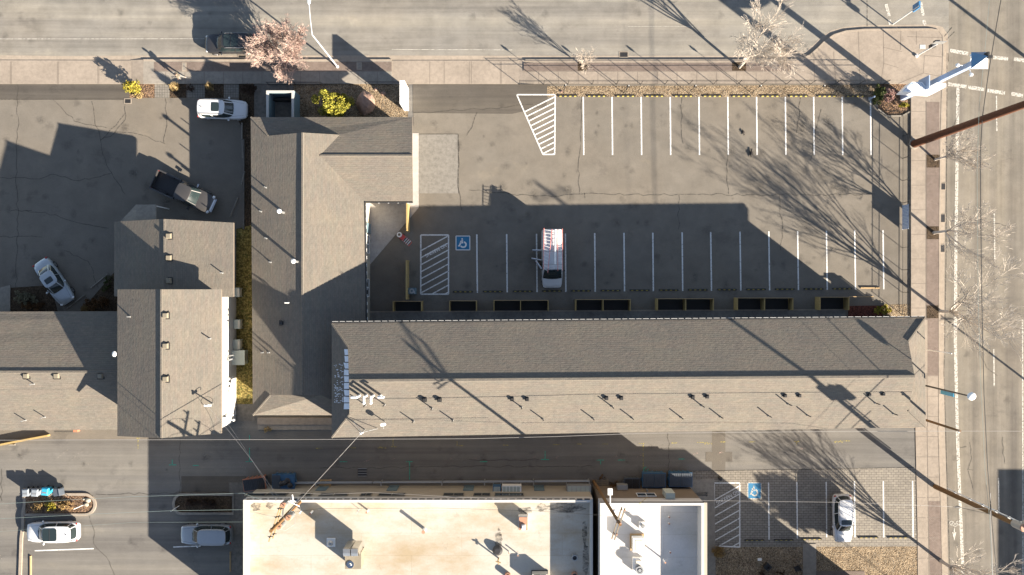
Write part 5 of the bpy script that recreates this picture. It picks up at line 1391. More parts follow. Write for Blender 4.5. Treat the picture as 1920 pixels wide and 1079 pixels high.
bare_tree("street_tree", "bare tree with pale branches at the kerb of the top road near the corner", g(1386, 127), 8.6, 23, limbs=8, spread=.55, r0=.12, sub=8, tw=8, fork=.28, bark="bark_beige", lean=(.05, .10))
bare_tree("street_tree", "tiny bare tree in a square pit beside the top road", g(1092, 125), 3.4, 31, limbs=6, spread=.42, r0=.05, sub=6, tw=5, bark="bark_beige", twr=.008)
bare_tree("street_tree", "pink budding tree at the kerb beside the black car", g(545, 121), 4.9, 47, limbs=17, spread=.92, r0=.10, sub=10, tw=8, bark="bark_pink", lean=(-.06, .34), twr=.011, lift=.10)
bare_tree("street_tree", "bare tree at the bottom of the side road pavement by its own pit", g(1764, 1052), 9.0, 51, limbs=8, spread=.55, r0=.15, fork=.2, sub=6, tw=5)
# buds on the pink tree
rnd = random.Random(9); t = [o for o in scene.objects if o.get("label", "").startswith("pink budding")][0]
cr = [c for c in t.children if c.name.startswith("crown")][0]
m = MB(); vs_ = [v.co for v in cr.data.vertices if v.co.z > 1.6]
for k in range(3800):
    c = rnd.choice(vs_) + Vector((rnd.uniform(-.1, .1), rnd.uniform(-.1, .1), rnd.uniform(-.1, .1))); a = rnd.uniform(0, 6.28)
    u = Vector((math.cos(a), math.sin(a), rnd.uniform(-.6, .6))) * .05; v = Vector((-math.sin(a), math.cos(a), rnd.uniform(-.6, .6))) * .022
    m.poly([c - u, c + v, c + u, c - v])
part("buds", m, "leaves_pink", t, world=False, recalc=False)

def leafy(name, label, cat, base, blobs, mat, n=1500, s=.11, seed=1, up=.4, stem=True, group=None, z0=0.0, blades=False, core=None):
    """blobs: list of (dx, dy, dz, rx, ry, rz); leaves fill uneven clumps inside each"""
    rnd = random.Random(seed); base = Vector((base.x, base.y, z0))
    t = thing(name, label, cat, base, 0, group)
    m = MB()
    if blades:
        for i in range(n):
            a = rnd.uniform(0, 6.283); b = blobs[0]; rr = rnd.random() ** .6
            o = Vector((math.cos(a) * b[3] * .25 * rr, math.sin(a) * b[4] * .25 * rr, .02)); tip = Vector((b[0] + math.cos(a) * b[3] * rr * rnd.uniform(.7, 1.15), b[1] + math.sin(a) * b[4] * rr * rnd.uniform(.7, 1.15), b[5] * rnd.uniform(.6, 1.1) * (1.15 - .5 * rr)))
            w = Vector((-math.sin(a), math.cos(a), 0)) * s * .5; mid = (o + tip) / 2 + Vector((0, 0, b[5] * .12))
            m.poly([o - w, o + w, mid + w, mid - w]); m.poly([mid - w, mid + w, tip])
    else:
        vol = [b[3] * b[4] * b[5] for b in blobs]; tot = sum(vol)
        for b, vv in zip(blobs, vol):
            k = max(5, int(26 * vv / tot) + 6); cl = []
            for i in range(k):
                d = Vector((rnd.gauss(0, 1), rnd.gauss(0, 1), rnd.gauss(0, 1) + up)).normalized(); q = rnd.uniform(.45, 1.0)
                cl.append((Vector((b[0] + d.x * b[3] * q, b[1] + d.y * b[4] * q, max(.05, b[2] + d.z * b[5] * q))), rnd.uniform(.22, .42) * min(b[3], b[4], b[5] * 1.3)))
            for i in range(int(n * vv / tot)):
                c, r_ = rnd.choice(cl); d = Vector((rnd.gauss(0, 1), rnd.gauss(0, 1), rnd.gauss(0, 1))).normalized()
                o = c + d * r_ * rnd.uniform(.55, 1.1)
                if o.z < .03: o.z = rnd.uniform(.03, .2)
                u = Vector((rnd.gauss(0, 1), rnd.gauss(0, 1), rnd.gauss(0, 1))).normalized(); v = u.orthogonal().normalized()
                ss = s * rnd.uniform(.6, 1.3)
                m.poly([o - u * ss, o - v * ss * .5, o + u * ss, o + v * ss * .5])
    part("foliage", m, mat, t, world=False, recalc=False)
    if stem:
        m = MB()
        for b in blobs[:6]:
            m.tube((b[0] * .2, b[1] * .2, -.02), (b[0], b[1], max(.1, b[2])), .035 if len(blobs) < 4 else .06, .015, 5)
        part("stem", m, "bark_dark", t, world=False)
    return t
# golden evergreen in front of the office wing
blobs = [(0, 0, 1.2, 1.6, 1.3, 1.2), (-.45, .1, 2.6, 1.5, 1.1, 1.3), (.45, -.2, 3.2, 1.2, 1.0, 1.3), (-.2, .35, 4.6, .9, .8, 1.1), (.35, .0, 5.0, .7, .65, .9), (-.1, .2, 6.0, .5, .5, .9)]
leafy("evergreen_tree", "golden green evergreen tree in the bed in front of the office wing", "tree", g(641, 208), blobs, "leaves_goldgreen", 13000, .085, 4)
leafy("golden_shrub", "bright golden shrub at the end of the driveway apron, leftmost in the front beds", "shrub", g(256, 169), [(0, 0, .9, .75, .62, .85), (.1, .1, 1.6, .5, .45, .5)], "leaves_gold", 2200, .075, 5)
leafy("dry_bush", "small straw coloured bush under the golden shrub", "shrub", g(262, 181), [(0, 0, .2, .6, .3, .25)], "leaves_straw", 400, .06, 6, stem=False)
leafy("ornamental_grass", "pale straw ornamental grass tuft in the front beds, nearer the golden shrub", "grass tuft", g(334, 168), [(-.1, .12, 0, .55, .55, 1.35)], "leaves_straw", 420, .035, 7, blades=True, stem=False, group="ornamental grasses")
leafy("ornamental_grass", "pale straw ornamental grass tuft in the front beds, nearer the white wagon", "grass tuft", g(399, 168), [(-.05, .15, 0, .42, .5, 1.4)], "leaves_straw", 340, .035, 8, blades=True, stem=False, group="ornamental grasses")
leafy("dark_shrub", "dark leafless shrub above the white wagon beside the pit wall", "shrub", g(470, 170), [(0, 0, .5, .75, .6, .6)], "leaves_dark", 1500, .07, 9)
leafy("dark_shrub", "small dark shrub between the two straw grasses", "shrub", g(359, 167), [(0, 0, .3, .38, .35, .35)], "leaves_dark", 450, .05, 10)
leafy("pale_shrub", "pale dry shrub in the corner bed behind the silver sedan", "shrub", g(52, 557), [(0, 0, .4, 1.3, .55, .5), (.5, -.3, .5, .8, .5, .45)], "leaves_pale", 1900, .08, 12)
leafy("red_shrub", "dark reddish shrub under the pale dry shrub by the silver sedan", "shrub", g(70, 573), [(0, 0, .35, 1.3, .45, .5), (-.9, .1, .3, .6, .4, .4)], "leaves_red", 1700, .07, 13)
leafy("red_shrub", "brown red shrub between the kerb stops and the edge building roof", "shrub", g(182, 570), [(0, 0, .4, 1.0, .6, .55), (.7, .2, .4, .6, .5, .5)], "leaves_red", 1800, .08, 14)
leafy("gold_shrub", "yellowish low shrub left of the brown red shrub by the roof edge", "shrub", g(161, 578), [(0, 0, .3, .4, .35, .35)], "leaves_brown", 500, .06, 15)
leafy("green_shrub", "loose green shrub against the shaded wall of the lower block", "shrub", g(206, 530), [(0, 0, .4, .4, .8, .45), (-.3, -.6, .3, .35, .4, .3)], "leaves_green", 800, .06, 16)
leafy("round_shrub", "round tan shrub at the corner of the gravel bed by the white roofed building", "shrub", g(1345, 1031), [(0, 0, .4, .62, .62, .42)], "leaves_brown", 1800, .05, 17)
leafy("island_shrub", "golden brown shrub in the sunny rounded island, left end", "shrub", g(78, 948), [(0, 0, .4, .75, .5, .45)], "leaves_brown", 900, .06, 18, group="shrubs in the sunny island")
leafy("island_shrub", "golden brown shrub in the middle of the sunny rounded island", "shrub", g(103, 947), [(0, 0, .45, .65, .55, .5)], "leaves_gold", 1000, .06, 19, group="shrubs in the sunny island")
leafy("island_shrub", "straw coloured shrub toward the rounded end of the sunny island", "shrub", g(127, 947), [(0, 0, .35, .75, .5, .4)], "leaves_brown", 1100, .06, 20, group="shrubs in the sunny island")
leafy("island_shrub", "dark brown shrub in the shaded kerbed island, left half", "shrub", g(362, 941), [(0, 0, .35, .75, .45, .4)], "leaves_dark", 1100, .06, 21, group="shrubs in the shaded island")
leafy("island_shrub", "dark brown shrub in the shaded kerbed island, right half", "shrub", g(392, 942), [(0, 0, .35, .85, .45, .4)], "leaves_dark", 1200, .06, 22, group="shrubs in the shaded island")
leafy("corner_shrub", "golden shrub between the fence end and the motel wing roof", "shrub", g(1655, 580), [(0, 0, .4, .6, .45, .5), (-.6, -.1, .3, .5, .35, .35), (.4, -.1, .3, .4, .35, .3)], "leaves_gold", 1700, .065, 23)
leafy("corner_shrub", "dark green evergreen shrub at the sign corner bed, left side", "shrub", g(1640, 180), [(0, 0, .6, .55, 1.0, .75), (.3, .2, .8, .5, .7, .6)], "leaves_green", 2300, .07, 24)
leafy("corner_shrub", "pinkish brown shrub under the big white sign", "shrub", g(1664, 182), [(0, 0, .5, .55, .8, .6), (.25, .3, .5, .5, .5, .5)], "leaves_pink", 1300, .06, 25)
leafy("corner_shrub", "small yellow green shrub at the lower right of the sign corner bed", "shrub", g(1691, 199), [(0, 0, .35, .5, .3, .35)], "leaves_gold", 800, .06, 26)
leafy("dry_weeds", "brown dry weeds beside the pallet in the dark alley corner", "shrub", g(1150, 908), [(0, 0, .3, .4, .45, .35), (-1.1, .6, .2, .3, .3, .2)], "leaves_red", 800, .05, 27)
leafy("dry_weeds", "brown weeds behind the blue dumpsters at the paved bay", "shrub", g(1281, 921), [(0, 0, .25, .6, .22, .25)], "leaves_red", 500, .05, 28)
leafy("dry_weeds", "dry yellow weeds at the end of the rear dock under the office wing", "shrub", g(504, 805), [(0, 0, .25, .5, .25, .3)], "leaves_straw", 400, .05, 29)
leafy("green_shrub", "low shrubs cut by the bottom edge right of the round tan shrub", "shrub", g(1463, 1072), [(0, 0, .2, .5, .2, .25), (-1.9, -.1, .2, .4, .3, .25)], "leaves_dark", 600, .05, 30)

leafy("stand_in_tree", "unseen stand-in tree just past the lower edge below the side road pavement", "tree", g(1797, 1184), [(0, 0, 8.0, 1.7, 1.9, 1.4), (-.3, .5, 7.6, 1.3, 1.4, 1.2)], "leaves_green", 8000, .16, 77)  # unseen tree added below the edge, crown shaped for its rounded shadow
# boulder
m = MB(); m.ball((0, 0, 0), 1, 18, 12); rnd = random.Random(4)
from mathutils import noise as mn
for v in m.v:
    k = 1 + .22 * mn.noise(v * 1.4 + Vector((3, 1, 7))) + .08 * mn.noise(v * 4.2); v.x *= .85 * k; v.y *= 1.1 * k; v.z = v.z * .75 * k + .35
o = g(687, 195); m.v = [v + o for v in m.v]
solo("boulder", m, "rock", "large reddish boulder in the gravel beside the golden green evergreen", "boulder", o)
for i, (x, y, s) in enumerate([(719, 176, .2), (705, 168, .16), (1053, 172, .12), (163, 946, .2), (166, 938, .22), (158, 936, .12)]):
    m = MB(); m.ball((0, 0, 0), 1, 10, 7)
    for v in m.v:
        k = 1 + .3 * mn.noise(v * 1.5 + Vector((i * 3, 1, 7))); v.x *= s * 1.2 * k; v.y *= s * k; v.z = v.z * s * .8 * k + s * .3
    o = g(x, y); m.v = [v + o for v in m.v]
    solo("rock", m, "rock" if i < 3 else "stucco_cream", ["small rock left of the white sign", "small rock nearest the pavement left of the white sign", "small rock at the left end of the long gravel strip", "pale block at the rounded end of the sunny island, lower one", "pale block at the rounded end of the sunny island, upper one", "small pale stone in the sunny island beside the stake"][i], "rock", o)
# ================================================================ STREET FURNITURE, POLES, WIRES, FENCES
def fence(name, label, a, b, h, step, mat="dark_metal", rails=(.15, .85, 1.0), pick=.13, pr=.005, rr=.02, pr2=.03, pickets=True):
    A, B = g(*a), g(*b); d = B - A; ln = d.length; d.normalize()
    t = thing(name, label, "fence", A)
    n = max(1, round(ln / step))
    for i in range(n + 1):
        q = A + d * (ln * i / n); m = MB(); m.tube(q, q + Vector((0, 0, h + .06)), pr2, pr2, 4); part("post", m, mat, t)
    m = MB()
    for f in rails: m.tube(A + Vector((0, 0, h * f)), B + Vector((0, 0, h * f)), rr, rr, 4)
    part("rail", m, mat, t)
    if pickets:
        m = MB(); k = int(ln / pick)
        for i in range(1, k):
            q = A + d * (ln * i / k); m.tube(q + Vector((0, 0, .08)), q + Vector((0, 0, h)), pr, pr, 3, False)
        o = part("pickets", m, mat, t, recalc=False); o["kind"] = "stuff"
    return t
fence("metal_fence", "long black metal fence along the pavement of the top road", (974, 159), (1655, 158.5), 1.65, 2.3, rails=(.08, .8, 1.0), pr=.004)
fence("metal_fence", "black metal mesh fence along the pavement of the side road", (1692, 214), (1691, 590), 1.42, 2.2, rails=(.1, .77, 1.0), pick=.09, pr=.006)
fence("metal_fence", "short black fence in front of the golden green evergreen", (505, 159.5), (606, 159.5), 1.1, 2.4, pickets=False)
fence("metal_fence", "short black fence between the utility cover and the white sign", (688, 159), (752, 159), 1.1, 2.4, pickets=False)
fence("metal_fence", "short black fence closing the sign corner bed", (1660, 214), (1692, 214), 1.42, 2.0, pick=.09)
# banner on the side fence
t = thing("banner", "pale blue and white banner tied to the side road fence", "banner", g(1691, 407))
A, B = g(1691.2, 386), g(1691.2, 431); m = MB(); m.box(A.x - .03, A.x - .015, B.y, A.y, .12, 1.38); part("cloth", m, "sign_paleblue", t)
m = MB()
for i in range(16):
    y = lerp(B.y + .1, A.y - .1, i / 15); m.box(A.x - .034, A.x - .0305, y - .018, y + .018, .2 + .25 * (i % 3 == 0), 1.3 - .2 * (i % 4 == 0))
part("stripes", m, "sign_white", t)
m = MB()
for y in (A.y, B.y):
    for z in (.15, 1.35): m.tube((A.x - .04, y, z), (A.x + .03, y, z), .02)
part("ties", m, "white_metal", t)

# slim lamp posts in the gravel strip
def lamp_post(base, label, h=2.95):
    t = thing("lamp_post", label, "lamp post", base, 0, "slim lamp posts along the gravel strip")
    m = MB(); m.tube((0, 0, 0), (0, 0, h - .35), .028, .024, 6); part("pole", m, "dark_metal", t, world=False)
    m = MB(); m.loft([supring(0, .05, .05, h - .36, 2, 8), supring(0, .11, .11, h - .2, 2, 8), supring(0, .09, .09, h - .08, 2, 8), supring(0, .012, .012, h + .06, 2, 8)]); part("lamp_head", m, "dark_metal", t, world=False)
    m = MB(); m.cyl((.05, .02), .05, h - .04, h + .0, 8); part("cap", m, "white_metal", t, world=False)
for i, (x, y) in enumerate([(1056, 174), (1170, 175), (1291, 175), (1409, 175), (1524, 175)]): lamp_post(g(x, y), f"slim black lamp post in the gravel strip, {ORD[i]} from the left")
# wheel stops
def wheel_stop(c, rot, label, L=1.85, style="rubber", group="rubber wheel stops"):
    t = thing("wheel_stop", label, "wheel stop", c, rot, group)
    body = {"rubber": "black_rubber", "concrete": "concrete_grey", "tan": "wood_tan"}[style]
    m = MB(); w = .15 if style == "rubber" else .16
    m.loft([[(x, -w / 2, 0), (x, w / 2, 0), (x, w / 2 * .55, .1 + (style != "rubber") * .03), (x, -w / 2 * .55, .1 + (style != "rubber") * .03)] for x in (-L / 2, L / 2)]); part("block", m, body, t, world=False)
    if style == "rubber":
        m = MB()
        for k in range(4):
            x = -L / 2 + L * (k + .5) / 4; m.loft([[(x - .1, -w / 2 - .004, .005), (x + .1, -w / 2 - .004, .005), (x + .1, -w / 2 * .55 - .004, .104), (x - .1, -w / 2 * .55 - .004, .104)], [(x - .1, -.0, .107), (x + .1, -.0, .107), (x + .1, .005, .107), (x - .1, .005, .107)]])
        part("stripes", m, "yellow_paint", t, world=False)
    else:
        m = MB()
        for x in (-L * .38, L * .38): m.cyl((x, 0), .025, .12, .14, 6)
        part("pins", m, "dark_metal", t, world=False)
    return t
first = None
xs = [1041] + north_x
protoN = None
def dup_stop(proto, loc, rot, label, group=None):
    o = copy_tree(proto) if proto.get("used") else proto
    proto["used"] = 1
    if "used" in o: pass
    place(o, loc, rot, label)
    if group: o["group"] = group
    return o
pr = wheel_stop(g(0, 0), 0, "x")
for i in range(11):
    dup_stop(pr, g((xs[i] + xs[i + 1]) / 2 - 3, 180.5, .0), 0, f"striped rubber wheel stop along the gravel strip, {ORD[i]} from the left", "wheel stops along the gravel strip")
sx = [841] + south_x
for i in range(14):
    x = (sx[i] + sx[i + 1]) / 2
    dup_stop(pr, g(x + (1 if i else 0), 547 - .008 * (x - 868), .0), 0, f"striped rubber wheel stop in the lower parking row, {ORD[i]} from the left", "wheel stops in the lower parking row")
for i, (x, y) in enumerate([(1414, 1013), (1469, 1012.5), (1522, 1011), (1628, 1008), (1683, 1008)]):
    dup_stop(pr, g(x, y, .01), 0, f"dark rubber wheel stop in the block paved bays, {ORD[i]} from the left", "wheel stops in the block paved bays")
for o in scene.objects:
    if "used" in o: del o["used"]
wheel_stop(g(1631, 540), heading(1, .01), "tan timber wheel stop at the right end of the lower parking row", 1.8, "tan", None)
for i, (x, y, dx, dy, L) in enumerate([(454, 246, 0, 1, 1.5), (455, 280, .02, 1, 1.7), (456, 334, -.22, 1, 1.3), (439, 389, -.42, 1, 2.0), (187, 527, 1, -.82, 2.1), (143, 566, 1, -.78, 2.1)]):
    wheel_stop(g(x, y), heading(dx, dy), ["concrete wheel stop in front of the white wagon", "concrete wheel stop second below the white wagon", "short concrete wheel stop above the pickup nose", "slanted concrete wheel stop in front of the pickup", "concrete wheel stop between the brown red shrub and the court", "concrete wheel stop at the nose of the silver sedan"][i], L, "concrete", "concrete wheel stops in the left court")
wheel_stop(g(58, 1066), R(90), "tan timber stop by the left kerb at the bottom edge", 2.4, "tan", None); wheel_stop(g(432, 1053), R(90), "tan timber stop left of the cream roofed building", 1.9, "tan", None)
wheel_stop(g(23, 834), 0, "small dark stop beside the yellow ramp kerb", .6, "concrete", None)

# timber patio screens in front of the motel rooms
def screen_y(x): return 565 - .0098 * (x - 737)
grp = [[737, 790], [843, 893], [926, 976, 1028], [1080, 1131, 1182], [1233, 1286, 1338], [1383, 1434, 1487], [1538, 1592]]
nm = ["leftmost", "second from left", "third from left", "middle", "third from right", "second from right", "rightmost"]
HS = 1.3
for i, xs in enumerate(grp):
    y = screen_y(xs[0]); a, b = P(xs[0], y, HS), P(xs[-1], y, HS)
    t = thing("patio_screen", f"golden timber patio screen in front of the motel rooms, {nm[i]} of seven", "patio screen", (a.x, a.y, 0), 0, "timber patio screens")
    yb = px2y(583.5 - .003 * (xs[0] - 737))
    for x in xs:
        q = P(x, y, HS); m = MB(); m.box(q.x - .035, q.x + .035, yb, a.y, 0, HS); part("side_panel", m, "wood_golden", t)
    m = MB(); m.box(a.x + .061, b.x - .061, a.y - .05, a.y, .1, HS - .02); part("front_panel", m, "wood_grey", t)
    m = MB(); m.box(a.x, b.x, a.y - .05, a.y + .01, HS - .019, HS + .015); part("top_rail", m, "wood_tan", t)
    mb = MB(); mb.box(a.x + .07, b.x - .07, yb, a.y - .08, 0, .02); struct("patio_shade_sheet", mb, "black_rubber")  # near-black sheet paints in the deep shade between the screen panels
a = P(1592, screen_y(1592), HS); t = thing("timber_beam", "thin pale beam running on from the rightmost patio screen", "beam", (a.x, a.y, 0))
m = MB(); m.box(a.x + .07, a.x + 2.3, a.y - .04, a.y + .03, HS - .1, HS); part("beam", m, "wood_tan", t); m = MB(); m.box(a.x + 2.15, a.x + 2.25, a.y - .04, a.y + .03, 0, HS - .1); part("post", m, "wood_tan", t)
def tfence(x, y0, y1, h, label):
    a, b = P(x, y0, h), P(x, y1, h); t = thing("timber_fence", label, "fence", (a.x, a.y, 0), 0, "tall timber screens by the office wing")
    m = MB(); n = int((a.y - b.y) / .14)
    for i in range(n):
        y = lerp(b.y, a.y, i / n); m.box(a.x - .03, a.x + .03, y + .005, y + .135, .05, h - .03)
    part("boards", m, "wood_golden", t)
    for y in (a.y - .02, b.y + .06):
        m = MB(); m.box(a.x - .06, a.x + .06, y - .06, y + .06, 0, h + .03); part("post", m, "wood_golden", t)
    m = MB(); m.box(a.x - .07, a.x + .07, b.y, a.y, h - .03, h); part("top_rail", m, "wood_golden", t)
tfence(763, 382, 433, 1.9, "golden timber screen from the office wing eave down to the little cart")
tfence(762, 489, 562, 1.9, "golden timber screen joined to the leftmost patio screen")
c = g(774, 546); t = thing("outdoor_unit", "dark green box unit between the timber screen and the hatched bay", "air conditioner", c)
m = MB(); m.box(-.36, .36, -.3, .3, 0, .8); part("cabinet", m, "stucco_teal", t, world=False); m = MB(); m.ring((0, 0), .1, .24, .801, .83, 16); m.box(.2, .3, -.25, .0, .801, .84); part("fan", m, "galvanised", t, world=False)
# little red and white cart with a pale coil
c = g(757, 447); t = thing("hand_cart", "small red and white cart with a pale round coil beside the timber screen", "cart", c, heading(.75, .66))
m = MB()
for s in (-.22, .22): m.path([(-.3, s, .15), (.75, s, .18), (.95, s, .9)], .025, 5)
m.tube((.95, -.22, .9), (.95, .22, .9), .025); part("frame", m, "red_paint", t, world=False)
m = MB()
for i in range(5): m.box(-.15 + i * .2, -.09 + i * .2, -.26, .26, .19, .22)
part("slats", m, "white_metal", t, world=False)
m = MB(); m.box(-.3, .1, -.24, .24, .22, .5); part("box", m, "red_paint", t, world=False)
m = MB()
for k in range(3): m.ring((-.45, 0), .17 - .02 * k, .25 - .02 * k, .52 + .05 * k, .57 + .05 * k, 18)
part("coil", m, "lamp_glass", t, world=False)
for s in (-.28, .28):
    m = MB(); m.tube((-.2, s - .03, .13), (-.2, s + .03, .13), .13, .13, 14); part("wheel", m, "black_rubber", t, world=False)

# walled pit in front of the office wing
t = thing("walled_enclosure", "dark teal walled enclosure with pale coping against the office wing", "enclosure", g(526, 200))
def pr_(x, y): q = P(x, y, 2.2); return (q.x, q.y)
m = MB(); o_ = [pr_(499, 170), pr_(551, 170), pr_(551, 236), pr_(499, 236)]; i_ = [pr_(503.5, 174), pr_(546.5, 174), pr_(546.5, 236), pr_(503.5, 236)]
m.prism([o_[0], o_[1], i_[1], i_[0]], 0, 2.1); m.prism([o_[0], i_[0], i_[3], o_[3]], 0, 2.1); m.prism([i_[1], o_[1], o_[2], i_[2]], 0, 2.1); part("wall", m, "stucco_teal", t)
m = MB(); e = .02; m.prism([o_[0], o_[1], i_[1], i_[0]], 2.101, 2.2); m.prism([(o_[0][0], o_[0][1]), i_[0], i_[3], o_[3]], 2.101, 2.19); m.prism([i_[1], o_[1], o_[2], i_[2]], 2.101, 2.19); part("coping", m, "coping_pale", t)
sheet("pit_floor", [(508, 180), (550, 180), (550, 240), (508, 240)], .056, "concrete_patch")
m = MB(); m.box(g(514, 0).x, g(546, 0).x, g(0, 192).y, g(0, 191).y, .05, .9); part("inner_gate", m, "dark_metal", t)

# white monument sign
t = thing("monument_sign", "tall white double sided sign cabinet beside the entrance driveway", "sign", g(762, 190))
x0, x1, y0, y1 = g(758.5, 0).x, g(767, 0).x, g(0, 209).y, g(0, 168).y
m = MB(); m.box(x0, x1, y0, y1, .15, 3.45); part("cabinet", m, "sign_white", t)
m = MB(); m.box(x0 + .05, x1 - .02, y0 + .2, y1 - .2, 0, .15); part("base", m, "concrete_grey", t)
for s, xx in ((1, x1), (-1, x0)):
    m = MB()
    for (z0, z1, ya, yb) in [(2.35, 3.3, .15, .48), (1.2, 2.25, .15, .48), (2.35, 3.3, .52, .92), (1.2, 2.25, .52, .92), (.35, 1.1, .15, .92)]:
        m.box(min(xx, xx + s * .02), max(xx, xx + s * .02), lerp(y0, y1, ya), lerp(y0, y1, yb), z0, z1)
    part("sign_face", m, "lamp_glass", t)
m = MB(); m.box(x0 - .01, x1 + .01, lerp(y0, y1, .30), lerp(y0, y1, .315), .2, 3.46); m.box(x0 - .01, x1 + .01, lerp(y0, y1, .80), lerp(y0, y1, .81), .2, 3.46); part("joint", m, "galvanised", t)

# tall corner sign
b = g(1692, 184); t = thing("pylon_sign", "tall blue and white corner sign with pyramid top leaning over the side road corner", "sign", b)
top = PH(1848, 107, 10.9)
m = MB(); m.loft([[b + Vector((x * .22, y * .22, 0)) for x, y in ((-1, -1), (1, -1), (1, 1), (-1, 1))], [Vector((b.x + x * .20, b.y + y * .20, 13.2)) for x, y in ((-1, -1), (1, -1), (1, 1), (-1, 1))]]); part("pole", m, "sign_paleblue", t)
c = Vector((b.x, b.y, 0)); s = .66
m = MB(); q = [Vector((c.x + x * s, c.y + y * s, 13.2)) for x, y in ((-1, -1), (1, -1), (1, 1), (-1, 1))]; ap = Vector((c.x, c.y, 14.4)); lo = Vector((c.x, c.y, 12.7))
m.cur = 0; m.poly([q[0], q[1], ap]); m.poly([q[1], q[2], ap]); m.cur = 1; m.poly([q[2], q[3], ap]); m.poly([q[3], q[0], ap]); m.cur = 0
for i in range(4): m.poly([q[(i + 1) % 4], q[i], lo])
part("pyramid", m, ["sign_white", "sign_blue"], t)
m = MB(); m.box(c.x + .0, c.x + .35, c.y - .12, c.y + .1, 13.9, 14.4); m.box(c.x - .05, c.x + .1, c.y + .1, c.y + .35, 13.9, 14.45); part("floodlight", m, "dark_metal", t)
zc = 5.9
pts = [PH(x, y, zc) for x, y in [(1692, 172), (1710, 154), (1729, 154), (1736, 162), (1745, 162), (1757, 155), (1774, 157), (1774, 163), (1752, 175)]]
m = MB(); m.prism([(p.x, p.y) for p in pts], 6.4, 7.61); part("cabinet", m, "sign_white", t)
m = MB()
for i in range(4):
    a, b2 = PH(1712 + i * 5, 156, 5.91), PH(1716 + i * 5.5, 164, 5.91); m.tube(a, b2, .02, .02, 4)
a, b2 = PH(1700, 170, 5.91), PH(1742, 166, 5.91); m.tube(a, b2, .02, .02, 4)
part("cabinet_trim", m, "sign_paleblue", t)
m = MB(); f0 = PH(1743.5, 132, 6.4); f1 = PH(1743.5, 184, 4.6); m.box(f0.x - .04, f0.x + .04, f1.y + .3, f0.y - .4, 6.3, 8.2); part("fin", m, "sign_paleblue", t)
m = MB(); m.prism([(p.x, p.y) for p in [PH(1692, 172, 5.95), PH(1710, 153.5, 5.95), PH(1712, 158, 5.95)]], 7.615, 7.65); part("blue_panel", m, "sign_paleblue", t)
m = MB(); pa = Vector((c.x, c.y, 11.6))
for dx, dy, dz in ((-.9, .05, 0), (.15, -.75, .1), (.1, .75, .3)):
    e_ = pa + Vector((dx, dy, dz)); m.tube(pa, e_, .03); m.ball(e_, .17, 8, 5)
part("lamp_arm", m, "sign_white", t)

# signal post on the corner
b = g(1717, 106, .14); t = thing("signal_post", "white corner post with dark pedestrian signal heads", "traffic signal", b)
m = MB(); m.tube((0, 0, 0), (0, 0, 3.9), .07, .06, 8); m.cyl((0, 0), .16, 0, .15, 10); part("pole", m, "white_metal", t, world=False)
for (x, y, z) in ((.05, .1, 2.9), (.2, .32, 3.4)):
    m = MB(); m.box(x - .2, x + .2, y - .14, y + .14, z - .25, z + .2); sg = part("signal_head", m, "black_plastic", t, world=False)
    m = MB(); m.tube((x + .2, y, z), (x + .29, y, z), .11, .11, 12); part("visor", m, "dark_metal", sg, world=False)
m = MB(); m.box(-.55, .45, -.02, .02, 3.95, 4.7); m.tube((0, 0, 3.9), (0, 0, 4.0), .04); part("sign_panel", m, "galvanised", t, world=False)
b = g(1735, 88, .14); m = MB(); m.box(b.x - .6, b.x - .05, b.y - .25, b.y + .15, .141, .16); solo("access_cover", m, "coping_pale", "pale rectangular pad beside the corner signal post", "utility cover", b)
# cut off sign post at the top edge
b = g(1690, 45, .0); t = thing("street_sign", "blue and white street banner post at the top edge near the corner", "sign", g(1674, 46, .0))
m = MB(); q0 = g(1674, 46); m.tube(q0, Vector((q0.x, q0.y, 5.2)), .06); part("pole", m, "white_metal", t)
m = MB(); m.box(q0.x - .03, q0.x + .12, q0.y - .15, q0.y + .45, 4.0, 5.2); part("panel", m, "sign_blue", t)

# street lamps
def street_lamp(label, base, top, arm, headr=(.32, .16, .08), r=.085, z=.14, banner=False, mat="lamp_grey", headmat="lamp_glass"):
    t = thing("street_lamp", label, "street lamp", base, 0)
    m = MB(); m.tube(base, top, r, r * .65, 10); m.cyl((base.x, base.y), r * 2, base.z, base.z + .25, 10, r * 1.3); part("pole", m, mat, t, smooth=True)
    m = MB(); m.path([top, lerp(top, arm, .5) + Vector((0, 0, .15)), arm], r * .45, 6); part("arm", m, mat, t)
    m = MB(); m.ball((arm.x, arm.y, arm.z), headr, 12, 6); part("lamp_head", m, headmat, t, smooth=True)
    return t
b = g(633, 126, .14); tp = Vector((b.x, b.y, 10.2))
street_lamp("tall white street lamp with arm reaching over the top road", b, tp, PH(579, 1, 8.8), (.16, .34, .08))
b = g(1704, 716, .14); tp = Vector((b.x, b.y, 10.2)); hd = PH(1818, 743.5, 8.2)
t = street_lamp("street lamp with blue banner standing close to the motel gable", b, tp, Vector((b.x + .1, b.y, 10.75)), (.38, .34, .16), .09, mat="dark_metal")
m = MB(); q = Vector((b.x, b.y, 0)); m.box(q.x + .05, q.x + .11, q.y - .42, q.y - .1, 5.8, 8.0); part("banner", m, "blue_bright", t); m = MB(); m.tube((q.x, q.y, 8.15), (q.x + .08, q.y - .45, 8.15), .02); m.tube((q.x, q.y, 5.65), (q.x + .08, q.y - .45, 5.65), .02); part("banner_arm", m, "dark_metal", t)
b = g(1697, 650, .14); t = thing("sign_post", "thin pale post rising beside the motel gable above the lamp with banner", "post", b)
m = MB(); m.tube(b, (b.x, b.y, 8.4), .05, .04, 6); part("pole", m, "white_metal", t); m = MB(); m.ball((b.x, b.y, 8.4), .08, 8, 5); m.box(b.x - .05, b.x - .01, b.y - .3, b.y + .3, 2.2, 2.9); part("sign_plate", m, "galvanised", t)
